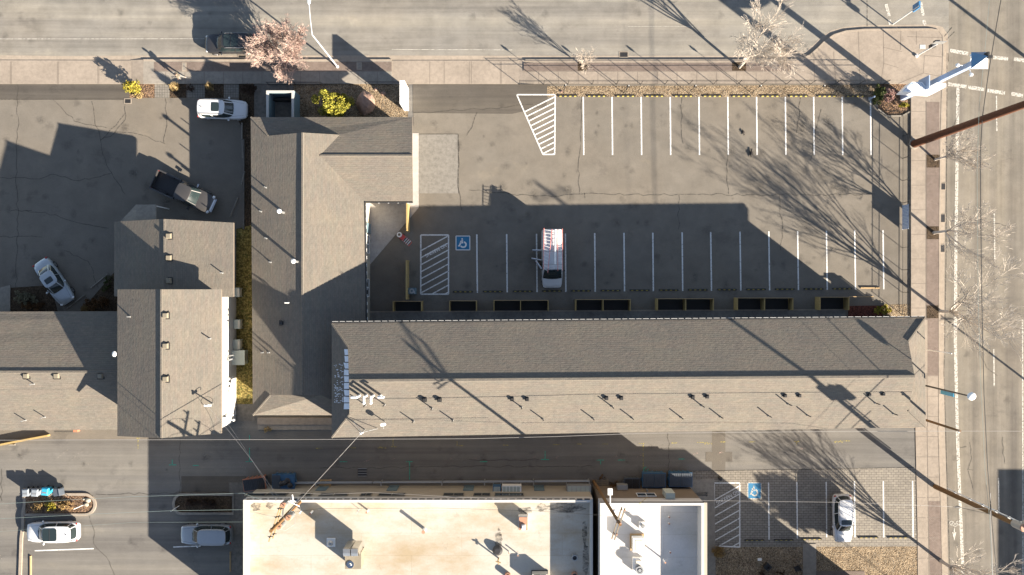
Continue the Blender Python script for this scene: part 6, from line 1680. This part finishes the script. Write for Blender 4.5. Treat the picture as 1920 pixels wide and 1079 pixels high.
b = g(1692, 774, .14); t = thing("wooden_pole", "short brown wooden pole at the lower corner of the motel gable", "utility pole", b); WP = Vector((b.x, b.y, 10.32))
m = MB(); m.tube(b, WP, .12, .10, 8); part("pole", m, "wood_pole", t); m = MB(); m.ball(WP + Vector((0, -.1, -.2)), .09, 8, 5); part("insulator", m, "white_metal", t)

# utility poles
b = g(1712, 271, .14); t = thing("steel_pole", "thick rusty steel pole leaning out of view over the side road", "pole", b)
m = MB(); m.tube(b, Vector((b.x, b.y, 21)), .36, .27, 16); part("pole", m, "rust_steel", t, smooth=True); m = MB(); m.tube(b, b + Vector((0, 0, .12)), .5, .46, 16); part("collar", m, "concrete_grey", t)
def arms(t, c, d, ln, zs, mat="wood_pole", ins=3, off=.16):
    for k, z in enumerate(zs):
        nn = Vector((-d.y, d.x, 0)) * off * (1 if k % 2 else -1); o = Vector((c.x, c.y, z)) + nn
        m = MB(); m.tube(o - d * ln / 2, o + d * ln / 2, .07, .07, 4); a = part("crossarm", m, mat, t)
        m = MB()
        for i in range(ins):
            q = o + d * (ln * (-.45 + .9 * i / (ins - 1))); m.tube(q, q + Vector((0, 0, .3)), .04, .06, 6)
        part("insulators", m, "dark_metal", a)
def transformer(t, c, z, r=.27, h=.9):
    m = MB(); m.cyl((c.x, c.y), r, z - h, z, 16); a = part("transformer", m, "galvanised", t, smooth=True)
    m = MB(); m.cyl((c.x, c.y), r * 1.04, z + .001, z + .07, 16, r * .8); part("lid", m, "cap_copper", a); m = MB(); m.tube((c.x + .1, c.y, z + .05), (c.x + .1, c.y, z + .3), .04); part("bushing", m, "wood_grey", a)
b = g(1752, 912, .14); t = thing("utility_pole", "big brown wooden pole with white conduit at the lower right pavement", "utility pole", b); UP2 = b
m = MB(); m.tube(b, Vector((b.x, b.y, 19)), .23, .15, 12); part("pole", m, "wood_pole", t, smooth=True)
m = MB(); m.tube(b + Vector((.12, .30, 2)), Vector((b.x + .12, b.y + .28, 14.5)), .055); m.tube(b + Vector((.25, .22, 4)), Vector((b.x + .2, b.y + .25, 13)), .03); part("conduit", m, "white_metal", t)
m = MB()
for z in (3.5, 6, 8, 10, 11.8, 13.3): m.box(b.x - .02, b.x + .2, b.y + .1, b.y + .36, z, z + .07)
part("clamps", m, "galvanised", t)
d_ = Vector((.94, .35, 0)).normalized(); arms(t, b, d_, 3.0, (18.3,), ins=4)
for s in (-.75, 0.1, .75): transformer(t, b + Vector((s, .38, 0)), 15.2, .30, 1.2)
m = MB(); e0 = Vector((b.x, b.y, 10.4)); e1 = PH(1795, 951, 7.8); m.tube(e0, e1, .02); m.ball(e1, (.3, .1, .06), 8, 5); part("cable_closure", m, "wire_black", t)

b = g(589, 914, 0); tp = PH(514, 989, 10.4); tp.x = (b.x + tp.x) / 2; tp = Vector((b.x - .05, b.y - .05, 14.2))
t = thing("utility_pole", "brown wooden pole with three transformers leaning over the cream roof corner", "utility pole", b)
m = MB(); m.tube(b, tp, .19, .14, 12); part("pole", m, "wood_pole", t, smooth=True)
A0, A1 = PH(528, 949, 9.6), PH(510, 1010, 9.6); dd = (A1 - A0).normalized()
for (p0, p1) in ((PH(529, 950, 9.5), PH(511.5, 1010, 9.5)), (PH(525.5, 949, 10.1), PH(504, 1016, 10.1))):
    m = MB(); m.tube(p0, p1, .075, .075, 4); a = part("crossarm", m, "wood_tan", t)
    m = MB()
    for f in (.06, .3, .62, .85): q = lerp(p0, p1, f); m.tube(q + Vector((-.2, 0, .06)), q + Vector((.2, 0, .06)), .03); m.tube(q, q + Vector((0, 0, .3)), .045, .06, 6)
    part("insulators", m, "dark_metal", a)
for (x, y) in ((531, 948), (541, 971), (523, 988)): transformer(t, PH(x, y, 8.7), 11.22, .27, 1.1)
m = MB()
for (x, y) in ((531, 948), (541, 971), (523, 988)): m.tube(PH(x, y, 8.2), Vector((tp.x, tp.y, 10.8)), .04)
m.path([PH(545, 958, 8.5), PH(556, 966, 8.0), PH(552, 984, 8.2), PH(535, 995, 8.8), PH(520, 992, 9.4)], .014, 4); m.path([PH(540, 940, 8.5), PH(562, 950, 8.0), PH(565, 965, 8)], .014, 4)
part("bracket", m, "galvanised", t); U3 = tp
m = MB(); m.tube(PH(548, 928, 6.5), PH(550, 941, 6.5), .05); m.tube(PH(565, 958, 7), PH(561, 963, 7), .06); part("standoff", m, "white_metal", t)

b = g(1113, 903, 0); tp = P(1163, 984, 16.3)
t = thing("utility_pole", "slim brown pole with twin crossarms over the white roof beside the alley gap", "utility pole", b)
m = MB(); m.tube(b, tp, .15, .12, 10); part("pole", m, "wood_pole", t, smooth=True)
for (p0, p1) in ((P(1166, 951, 15.6), P(1147, 1011, 15.6)), (P(1172, 953, 16.0), P(1152, 1013, 16.0))):
    m = MB(); m.tube(p0, p1, .07, .07, 4); a = part("crossarm", m, "wood_grey", t); m = MB()
    for f in (.05, .45, .8): q = lerp(p0, p1, f); m.tube(q, q + Vector((0, 0, .3)), .04, .06, 6)
    part("insulators", m, "cap_copper", a)
m = MB(); m.tube(PH(1144, 921, 6.2), PH(1144, 955, 6.6), .06); m.box(PH(1144, 924, 6.6).x - .2, PH(1144, 924, 6.6).x + .2, PH(1144, 924, 6.6).y - .2, PH(1144, 924, 6.6).y + .35, 8.4, 8.6); m.ball(PH(1152, 961, 7.5), (.22, .3, .2), 8, 5)
part("streetlight_arm", m, "white_metal", t); U4 = tp

# wires
def wire(label, pts, r=.018, mat="wire_pale", name="overhead_wire", group="overhead wires"):
    m = MB()
    for a, b in zip(pts, pts[1:]): m.tube(a, b, r, r, 4, False)
    solo(name, m, mat, label, "wire", pts[0], group, recalc=False)
def sagged(a, b, sag, n=14): return [lerp(a, b, i / n) - Vector((0, 0, sag * 4 * (i / n) * (1 - i / n))) for i in range(n + 1)]
wire("pale wire running the whole length of the alley beside the motel wing eave", [PH(x, y, 8.0) for x, y in [(-80, 826), (240, 825), (560, 824.5), (880, 823), (1040, 819), (1200, 813), (1400, 811), (1600, 809)]] + [WP], .020)
wire("pale wire continuing from the short brown pole to the right edge", [WP, PH(1990, 809, 8.0)], .016)
wire("twisted pale service wire from the motel service mast to the three transformer pole", sagged(MAST, Vector((U3.x, U3.y, 11.1)), .35), .024)
wire("pale wire from the tall left block wall to the three transformer pole", sagged(PH(425, 792, 3.4), PH(518, 940, 9.2), .3), .015)
wire("thin grey wire from the left block roof mast to the three transformer pole", sagged(MAST2, PH(527, 940, 8.6), .4), .012)
wire("upper teal wire from the left edge to the three transformer pole", [PH(x, y, 9.7) for x, y in [(-60, 949), (120, 938), (240, 932), (455, 925), (520, 948)]], .013, "wire_teal")
wire("lower teal wire from the left edge to the three transformer pole", [PH(x, y, 9.7) for x, y in [(-60, 976), (160, 965), (320, 958), (455, 956), (516, 970)]], .013, "wire_teal")
wire("faint thin wire at the lower left crossing the two parked cars", [PH(x, y, 9.0) for x, y in [(-60, 1001), (250, 980), (470, 979)]], .008, "wire_teal")
wire("pale wire above the flat building wall from pole to pole", [PH(x, y, 8.5) for x, y in [(455, 925), (548, 924), (608, 927), (700, 924)]] + [PH(870, 933, 8.8), PH(1100, 941, 9)], .014, "wire_pale")
wire("dark wire crossing the cream roof between the two wooden poles", [PH(x, y, 9.2) for x, y in [(540, 962), (600, 954), (820, 953), (1000, 958), (1150, 968)]], .011, "wire_black")
wire("pale wire from the slim pole over the paved bays to the big brown pole", [PH(x, y, 8.6) for x, y in [(1152, 938), (1320, 939), (1560, 942), (1700, 947)]] + [PH(1795, 951, 8.0), PH(1850, 955, 8.2)], .013)
wire("thick black cable along the side road from top to bottom", [PH(x, y, 9.5) for x, y in [(1882, -30), (1868, 50), (1853, 140), (1842, 220), (1838, 290), (1839, 400), (1841, 560), (1845, 740), (1852, 880), (1860, 980), (1872, 1110)]], .032, "wire_black")
wire("thin pale wire left of the thick black cable along the side road", [PH(x, y, 10.2) for x, y in [(1858, -30), (1848, 80), (1836, 200), (1832, 320), (1834, 560), (1839, 720), (1847, 880), (1856, 980), (1862, 1110)]], .012, "wire_teal")
wire("pale knotted cable hanging at the lower right beside the big brown pole", [PH(x, y, 9.0) for x, y in [(1857, 925), (1857, 960), (1858, 990), (1860, 1030), (1862, 1110)]], .03, "wire_pale")
wire("yellow guy wire from the brown weeds corner, longer of two", [g(1236, 912, .1), PH(1198, 946, 5.5)], .018, "yellow_paint"); wire("yellow guy wire behind the blue dumpster, shorter of two", [g(1228, 912, .1), PH(1203, 921, 1.6)], .022, "yellow_paint")

for (x, y, h, lb) in [(1992, 160, 11, "unseen stand-in wooden pole just beyond the right edge near the upper crosswalk"), (2008, 778, 6.3, "unseen stand-in lamp post just beyond the right edge halfway down the side road")]:  # unseen poles added to cast shadow lines across the roads
    b = g(x, y); t = thing("stand_in_pole", lb, "pole", b); m = MB(); m.tube(b, (b.x, b.y, h), .17 if h > 8 else .11, .12 if h > 8 else .08, 10); part("pole", m, "wood_pole" if h > 8 else "galvanised", t)
    m = MB(); m.tube((b.x - .8, b.y, h - .3), (b.x + .8, b.y, h - .3), .06); part("crossarm", m, "wood_grey" if h > 8 else "galvanised", t)
# guard rail behind the cream building
t = thing("guard_rail", "long grey steel guard rail along the dark alley behind the cream building", "guard rail", g(560, 901))
for i, (xa, xb) in enumerate([(556, 700), (702, 830), (832, 1000), (1002, 1103)]):
    m = MB(); m.tube(g(xa, 902 - i * .9, .95), g(xb, 901.2 - i * .9, .95), .075, .075, 6); m.tube(g(xa, 902 - i * .9, .5), g(xb, 901.2 - i * .9, .5), .05, .05, 6); part("rail", m, "galvanised", t)
for x in (556, 596, 717, 830, 909, 1000, 1103):
    m = MB(); q = g(x, 901.5 - (x - 556) * .005); m.tube(q, q + Vector((0, 0, 1.0)), .07, .07, 6); m.tube(q + Vector((0, 0, .9)), q + Vector((0, -.35, .9)), .06, .06, 5); part("post", m, "galvanised", t)
# pallets and clutter
def pallet(label, c, rot, z=0, w=1.1, d=.9, tilt=0, mat="wood_tan"):
    t = thing("pallet", label, "pallet", (c.x, c.y, z), rot)
    if tilt: t.rotation_euler = (tilt, 0, rot)
    m = MB()
    for i in range(5): m.box(-w / 2, w / 2, -d / 2 + i * d / 5 + .02, -d / 2 + (i + 1) * d / 5 - .04, .1, .125)
    part("deck_boards", m, mat, t, world=False); m = MB()
    for x in (-w / 2, -.05, w / 2 - .1): m.box(x, x + .1, -d / 2, d / 2, 0, .099)
    part("stringers", m, mat, t, world=False)
pallet("wooden pallet leaning against the cream building wall", g(611, 908), 0, .25, 1.1, 1.0, R(-35)); 
pallet("grey boards on the ground right of the alley gap", g(1129, 908), R(3), 0, 1.2, .9, mat="wood_grey")
for i, (x0, x1, y0, y1, z, mt) in enumerate([(942, 977, 905, 909, 1.6, "white_metal"), (925, 940, 906, 909.5, 1.5, "blue_metal"), (1060, 1104, 905, 909.5, 1.5, "galvanised")]):
    c = g((x0 + x1) / 2, (y0 + y1) / 2); w = (x1 - x0) / K / 2; h = .35
    t = thing("wall_unit", ["white box unit on the cream building wall", "small blue framed unit left of the white box on the cream building wall", "long grey ribbed unit at the end of the cream building wall"][i], "air conditioner", c)
    m = MB(); m.box(-w, w, -h, h, z, z + .8); part("case", m, mt, t, world=False); m = MB()
    for k in range(5): m.box(-w + .08 + k * (2 * w - .16) / 5, -w + .08 + (k + .8) * (2 * w - .16) / 5, -h * .8, h * .8, z + .801, z + .83)
    part("grille", m, "pale_green_metal", t, world=False)
    m = MB(); m.box(-w, -w + .05, -h, h, z - .5, z); m.box(w - .05, w, -h, h, z - .5, z); part("bracket", m, "galvanised", t, world=False)

# dumpsters and bins
def dumpster(label, c, rot, L, W_, hh, mat, lid="black_plastic", openl=0, fill=False, rim=None):
    t = thing("dumpster", label, "dumpster", c, rot, "dumpsters in the alley")
    m = MB(); f = lambda s, z: [(-L / 2 * s, -W_ / 2 * s, z), (L / 2 * s, -W_ / 2 * s, z), (L / 2 * s, W_ / 2 * s, z), (-L / 2 * s, W_ / 2 * s, z)]
    m.loft([f(.92, .12), f(1, hh)]); part("body", m, mat, t, world=False)
    m = MB(); 
    for a in (-1, 1):
        m.box(-L / 2 - .05, L / 2 + .05, a * W_ / 2 - .05, a * W_ / 2 + .05, hh - .12, hh + .02); m.box(a * L / 2 - .05, a * L / 2 + .05, -W_ / 2 + .05, W_ / 2 - .05, hh - .12, hh + .02)
    for i in range(5):
        x = -L / 2 + L * (i + .5) / 5; m.box(x - .04, x + .04, -W_ / 2 - .04, -W_ / 2 * .94, .2, hh - .13); m.box(x - .04, x + .04, W_ / 2 * .94, W_ / 2 + .04, .2, hh - .13)
    part("ribs", m, rim or mat, t, world=False)
    for s in (-1, 1):
        if openl and s > 0: continue
        m = MB(); x0, x1 = (.02, L / 2 - .02) if s > 0 else (-L / 2 + .02, -.02)
        if openl == 2: x0, x1 = -L / 2 + .02, -.25
        m.loft([[(x0, -W_ / 2, hh + .03), (x1, -W_ / 2, hh + .03), (x1, -W_ / 2, hh + .07), (x0, -W_ / 2, hh + .07)], [(x0, W_ / 2, hh + .14), (x1, W_ / 2, hh + .14), (x1, W_ / 2, hh + .18), (x0, W_ / 2, hh + .18)]]); ld = part("lid", m, lid, t, world=False)
        m = MB()
        for k in range(6):
            x = lerp(x0, x1, (k + .5) / 6); m.loft([[(x - .03, -W_ / 2 + .05, hh + .075), (x + .03, -W_ / 2 + .05, hh + .075), (x + .03, -W_ / 2 + .05, hh + .10), (x - .03, -W_ / 2 + .05, hh + .10)], [(x - .03, W_ / 2 - .05, hh + .18), (x + .03, W_ / 2 - .05, hh + .18), (x + .03, W_ / 2 - .05, hh + .205), (x - .03, W_ / 2 - .05, hh + .205)]])
        part("lid_ribs", m, lid, ld, world=False)
    for s in (-1, 1):
        m = MB(); m.box(s * L / 2, s * (L / 2 + .12), -.15, .15, hh * .55, hh * .75); part("lift_pocket", m, mat, t, world=False)
    return t
dumpster("rust rimmed dark dumpster at the corner of the cream building", g(485, 902), heading(1, -.13), 2.0, 1.05, 1.35, "dark_plastic", rim="orange_steel")
t = dumpster("blue dumpster heaped with black rubbish beside the rust rimmed one", g(538, 898), 0, 2.0, 1.25, 1.25, "blue_metal", "dark_plastic", openl=2, rim="blue_metal")
rnd = random.Random(3)
for k in range(5):
    m = MB(); q = t.location + Vector((-.1 + .25 * k % 1.0, rnd.uniform(-.3, .35), 1.3 + rnd.uniform(0, .15))); m.ball(q, (.27, .25, .2), 12, 8)
    for v in m.v: v += (v - q) * .25 * mn.noise(v * 4)
    solo("rubbish_bag", m, "black_plastic", "shiny black rubbish bag heaped in the blue dumpster beside the leaning pole", "rubbish bag", q, "rubbish bags in the blue dumpster")
dumpster("small dark dumpster left of the two blue ones at the alley bend", g(1182, 902), 0, 1.4, .9, 1.1, "dark_plastic")
dumpster("dark blue dumpster with ribbed lids, left of the pair by the paved bays", g(1222, 895), 0, 2.1, 1.25, 1.3, "blue_metal", "dark_plastic")
dumpster("dark blue dumpster with ribbed lids, right of the pair beside the paved bays", g(1271, 894), 0, 2.1, 1.25, 1.3, "blue_metal", "dark_plastic")
def bin_(label, c, rot, mat, lidopen=False, h=1.05):
    t = thing("wheelie_bin", label, "bin", c, rot, "wheelie bins beside the sunny island")
    f = lambda s, z, dx=0: [(-.3 * s + dx, -.3 * s, z), (.3 * s + dx, -.3 * s, z), (.3 * s + dx, .34 * s, z), (-.3 * s + dx, .34 * s, z)]
    m = MB(); m.loft([f(.78, .05), f(1.0, h - .08)]); part("body", m, mat, t, world=False)
    m = MB(); m.loft([f(1.08, h - .075), f(1.05, h - .02), f(.8, h + .03)])
    if lidopen: m.xf(Matrix.Translation((.3, 0, h)) @ Matrix.Rotation(R(70), 4, 'Y') @ Matrix.Translation((.3, 0, -h)))
    part("lid", m, mat, t, world=False)
    m = MB(); m.tube((-.25, .38, h - .1), (.25, .38, h - .1), .025); part("handle", m, mat, t, world=False)
    for s in (-.24, .24):
        m = MB(); m.tube((s - .03, .3, .12), (s + .03, .3, .12), .12, .12, 12); part("wheel", m, "black_rubber", t, world=False)
    if not lidopen: 
        m = MB(); m.box(-.2, .2, -.12, .0, h + .031, h + .04); part("lid_mark", m, "galvanised", t, world=False)
    return t
bin_("grey wheelie bin at the left end of the bin row", g(59, 920), R(3), "grey_plastic"); bin_("second grey wheelie bin, just left of the blue bin", g(76, 920), R(-4), "grey_plastic")
bin_("bright blue wheelie bin in the bin row with its lid thrown open", g(95, 918), R(-6), "blue_bright", False); bin_("dark wheelie bin with lid tipped open at the right end of the bin row", g(116, 920), R(10), "dark_plastic", True)
# kerbed islands
def island(label, pts, x0, mat, bed, inner):
    mb = MB(); mb.ribbon([g(*p) for p in pts], .24, 0, .15, closed=True); struct("island_kerb", mb, mat)
    mb = MB(); mb.prism([g(*p) for p in inner], 0, .08); struct("island_bed", mb, bed)
arc = lambda cx, cy, rx, ry, a0, a1, n=12: [(cx + rx * math.cos(R(lerp(a0, a1, i / n))), cy + ry * math.sin(R(lerp(a0, a1, i / n)))) for i in range(n + 1)]
p1 = [(48, 927)] + arc(160, 946, 19, 19, -90, 90) + [(48, 965)]
island("", p1, 0, "concrete_kerb", "gravel_brown", [(50, 929)] + arc(160, 946, 16, 16, -90, 90) + [(50, 963)])
p2 = [(438, 927), (438, 963)] + arc(340, 945, 14, 18, 90, 270)
island("", p2, 0, "concrete_grey", "mulch_dark", [(435, 929), (435, 961)] + arc(340, 945, 11, 15, 90, 270))
mb = MB(); mb.ribbon([g(46, 916), g(47, 945), g(44, 960), g(44, 985), g(41, 1010), g(38, 1100)], .26, 0, .16); struct("kerb", mb, "concrete_kerb")
for i, (p0, p1_, lb) in enumerate([((146, 950), (157, 947), "short white stake leaning in the sunny island"), ((324, 957), (337, 948), "short white stake at the rounded end of the shaded island")]):
    m = MB(); q = g(*p1_); m.tube(q, q + Vector((0, 0, 1.3)) + (g(*p0) - q) * .5, .03, .03, 6); solo("stake", m, "white_metal", lb, "stake", q)
# yellow ramp edge, rack and clutter at the left alley
m = MB(); m.ribbon([g(-20, 838), g(30, 828), g(94, 816)], .17, 0, .45); solo("ramp_kerb", m, "wood_golden", "yellow ramp edge beside the roof eave at the left edge", "ramp edge", g(30, 828))
t = thing("bike_rack", "dark comb shaped rack with orange end under the eave of the edge building", "rack", g(125, 808))
m = MB()
for i in range(16): m.tube(g(105 + i * 2.3, 803, .3), g(105 + i * 2.3, 809, .3), .018)
m.tube(g(105, 803, .3), g(140, 803, .3), .02); m.tube(g(105, 809, .3), g(140, 809, .3), .02); part("bars", m, "dark_metal", t)
m = MB(); q = g(146, 806); m.box(q.x - .18, q.x + .2, q.y - .15, q.y + .15, 0, .5); part("end_box", m, "orange_steel", t)
for (x, y, lb) in [(1349, 896, "small dark round post at the edge of the hatched paved bay")]:
    m = MB(); q = g(x, y); m.cyl(q, .17, 0, .5, 12); m.cyl(q, .2, .5, .6, 12, .1); solo("bollard", m, "dark_metal", lb, "bollard", q)
t = thing("bench", "black slatted bench frame at the side of the white roofed building", "bench", g(1310, 926))
m = MB(); 
for y in (-.12, 0, .12): m.tube((-.75, y, .45), (.75, y + .08, .45), .03)
part("seat", m, "dark_metal", t, world=False); m = MB()
for x in (-.65, .65): m.tube((x, -.12, 0), (x, -.12, .45), .03); m.tube((x, .12, 0), (x, .12, .45), .03)
part("leg", m, "dark_metal", t, world=False)
t = thing("planter_box", "square dark planter in the gravel bed at the bottom edge", "planter", g(1437, 1061))
m = MB(); m.ring((0, 0), .22, .42, 0, .5, 4); part("box", m, "dark_metal", t, world=False); m = MB(); m.box(-.2, .2, -.2, .2, .1, .3); part("soil", m, "black_plastic", t, world=False)
t = thing("patio_chair", "dark chair in the gravel bed at the bottom edge beside the path", "chair", g(1492, 1064), R(25))
m = MB(); m.box(-.25, .25, -.25, .25, .4, .44); part("seat", m, "black_plastic", t, world=False); m = MB(); m.box(.22, .27, -.25, .25, .44, .9); part("backrest", m, "black_plastic", t, world=False)
for x in (-.22, .22):
    for y in (-.22, .22): m = MB(); m.tube((x, y, 0), (x, y, .4), .02); part("leg", m, "black_plastic", t, world=False)
m = MB(); q = g(1424, 1049); m.box(q.x - .18, q.x + .18, q.y - .12, q.y + .12, .02, .1); m.box(q.x - .14, q.x + .14, q.y - .09, q.y + .09, .1, .13); solo("spotlight", m, "white_metal", "small white ground spotlight in the gravel bed", "ground light", q)
# white pool ladder like rail where the lot meets the sign bed
t = thing("barrier_arm", "pale blue barrier post along the last bay line at the upper right of the lot", "barrier", g(1631, 186))
m = MB(); q = g(1631, 186); m.tube(q, q + Vector((0, 0, 1.0)), .07, .07, 8); m.ball(q + Vector((0, 0, 1.02)), .09, 8, 5); part("post", m, "sign_paleblue", t); m = MB(); m.box(q.x - .16, q.x + .16, q.y - .16, q.y + .16, 0, .06); part("foot", m, "galvanised", t)

# ================================================================ PEOPLE AND BIRDS
def skinned(nodes, edges, root=0, sub=2):
    me = bpy.data.meshes.new("s"); me.from_pydata([n[:3] for n in nodes], edges, [])
    o = bpy.data.objects.new("s", me); COL.objects.link(o)
    o.modifiers.new("k", 'SKIN'); sd = o.modifiers.new("d", 'SUBSURF'); sd.levels = sub; sd.render_levels = sub
    sv_ = me.skin_vertices[0].data
    for i, n in enumerate(nodes): sv_[i].radius = (n[3], n[4] if len(n) > 4 else n[3]); sv_[i].use_root = (i == root)
    dg = bpy.context.evaluated_depsgraph_get(); ev = o.evaluated_get(dg); m2 = bpy.data.meshes.new_from_object(ev)
    vs = [v.co.copy() for v in m2.vertices]; fs = [list(p.vertices) for p in m2.polygons]
    bpy.data.objects.remove(o); bpy.data.meshes.remove(m2)
    return vs, fs
def hand(mb, wrist, fwd, side, up, s=1):
    fw, sd = Vector(fwd).normalized(), Vector(side).normalized(); w = Vector(wrist); u = Vector(up).normalized()
    mb.loft([[w + fw * a + sd * (b * x) + u * (c * z) for x, z in ((-1, -1), (1, -1), (1, 1), (-1, 1))] for a, b, c in ((-.01, .028, .018), (.05, .042, .015), (.09, .040, .013))])
    for k, ln in enumerate((.070, .080, .074, .058)):
        o = w + fw * .088 + sd * (-.031 + .0205 * k); j1 = o + fw * ln * .5 + u * -.012; j2 = o + fw * ln * .85 + u * -.04
        mb.tube(o, j1, .0095, .009, 6); mb.tube(j1, j2, .009, .007, 6)
    o = w + fw * .03 - sd * .036; j = o + fw * .035 - sd * .025; mb.tube(o, j, .012, .011, 6); mb.tube(j, j + fw * .03 - sd * .004, .011, .008, 6)
b = g(343, 148, .14)
t = thing("person", "person in dark olive clothes walking on the pavement beside the pale utility cover", "person", b, heading(-1, -.12))
# body faces local +x, left is +y
N_ = [(0, 0, .95, .14, .11), (.0, 0, 1.15, .125, .10), (.02, 0, 1.36, .17, .11), (.02, 0, 1.47, .075), (.035, 0, 1.55, .058), (.04, 0, 1.64, .085, .095), (.045, 0, 1.73, .07, .075),
      (0, .10, .86, .095), (.16, .10, .50, .062), (.10, .10, .12, .045), (.24, .10, .05, .035),
      (0, -.10, .86, .095), (-.12, -.10, .50, .062), (-.36, -.10, .16, .045), (-.28, -.10, .04, .035),
      (.01, .20, 1.40, .055), (-.10, .25, 1.14, .042), (.02, .25, .93, .028), (.01, -.20, 1.40, .055), (.10, -.25, 1.14, .042), (.27, -.24, 1.02, .028)]
E_ = [(0, 1), (1, 2), (2, 3), (3, 4), (4, 5), (5, 6), (0, 7), (7, 8), (8, 9), (9, 10), (0, 11), (11, 12), (12, 13), (13, 14), (2, 15), (15, 16), (16, 17), (2, 18), (18, 19), (19, 20)]
vs_, fs_ = skinned(N_, E_)
m = MB(); m.add(vs_, fs_); hand(m, (.02, .25, .93), (.25, 0, -1), (0, -.2, 0) if False else (1, 0, .25), (0, -1, 0)); hand(m, (.27, -.24, 1.02), (.9, 0, -.35), (.3, 0, 1), (0, 1, 0))
m.ball((.135, 0, 1.635), (.022, .016, .022), 6, 4)
for s in (-1, 1): m.ball((.04, s * .088, 1.65), (.022, .012, .032), 6, 4); 
body = part("body", m, "skin", t, world=False, smooth='all')
m = MB()
for s in (-1, 1): m.ball((.115, s * .032, 1.665), (.010, .012, .008), 6, 4)
part("eyes", m, "black_plastic", t, world=False); m = MB(); m.ball((.118, 0, 1.59), (.010, .026, .006), 6, 4); part("mouth", m, "red_paint", t, world=False)
Nj = [(0, 0, .86, .17, .14), (0, 0, 1.12, .155, .12), (.02, 0, 1.36, .195, .13), (.02, 0, 1.46, .10, .10), (.01, .21, 1.40, .078), (-.10, .255, 1.14, .062), (-.0, .25, .98, .046), (.01, -.21, 1.40, .078), (.10, -.255, 1.14, .062), (.225, -.245, 1.045, .046)]
vs_, fs_ = skinned(Nj, [(0, 1), (1, 2), (2, 3), (2, 4), (4, 5), (5, 6), (2, 7), (7, 8), (8, 9)]); m = MB(); m.add(vs_, fs_); part("jacket", m, "cloth_olive", t, world=False, smooth='all')
Nt = [(0, 0, .93, .15, .12), (0, .10, .84, .11), (.16, .10, .50, .078), (.11, .10, .16, .062), (0, -.10, .84, .11), (-.12, -.10, .50, .078), (-.33, -.10, .20, .062)]
vs_, fs_ = skinned(Nt, [(0, 1), (1, 2), (2, 3), (0, 4), (4, 5), (5, 6)]); m = MB(); m.add(vs_, fs_); part("trousers", m, "cloth_grey", t, world=False, smooth='all')
m = MB(); m.ball((.02, 0, 1.70), (.115, .10, .10), 14, 8); m.ball((-.02, 0, 1.64), (.085, .098, .12), 12, 8); part("hair", m, "hair_dark", t, world=False, smooth='all')
for (x, y, z, a) in ((.16, .10, .05, .1), (-.32, -.10, .07, .5)):
    m = MB(); m.ball((0, 0, 0), (.145, .052, .055), 12, 6); m.xf(Matrix.Translation((x, y, z)) @ Matrix.Rotation(a, 4, 'Y')); part("shoe", m, "grey_plastic", t, world=False, smooth='all')
def bird(label, q, rot, s):
    t = thing("bird", label, "bird", q, rot, "dark birds over the parking lot")
    m = MB(); m.loft([[Vector((x, r_ * math.cos(a), r_ * .8 * math.sin(a))) * s for a in [i * math.pi / 4 for i in range(8)]] for x, r_ in ((-.30, .015), (-.22, .05), (-.05, .10), (.08, .105), (.17, .06), (.22, .055), (.27, .03), (.31, .008))]); part("body", m, "hair_dark", t, world=False, smooth='all')
    m = MB(); m.loft([[Vector((-.22, y * .05, z)) * s for y, z in ((-1, 0), (1, 0), (1, .02), (-1, .02))], [Vector((-.42, y * .09, z)) * s for y, z in ((-1, 0), (1, 0), (1, .012), (-1, .012))]]); part("tail", m, "hair_dark", t, world=False)
    for sd in (-1, 1):
        m = MB(); m.loft([[Vector((x, sd * .09, z)) * s for x, z in ((-.16, .05), (.12, .05), (.12, .07), (-.16, .07))], [Vector((x, sd * .15, z)) * s for x, z in ((-.26, .02), (.04, .02), (.04, .035), (-.26, .035))]]); part("wing", m, "hair_dark", t, world=False)
    m = MB(); m.tube(Vector((.29, 0, 0)) * s, Vector((.36, 0, -.01)) * s, .015 * s, .003 * s, 5); part("beak", m, "dark_metal", t, world=False)
bird("larger dark bird on the parking lot near the fifth bay line from the right", g(1408, 289, .12), R(-92), 1.15)
bird("smaller dark bird on the parking lot above the larger one", g(1393, 248, .10), R(105), .8)
bpy.context.view_layer.update()
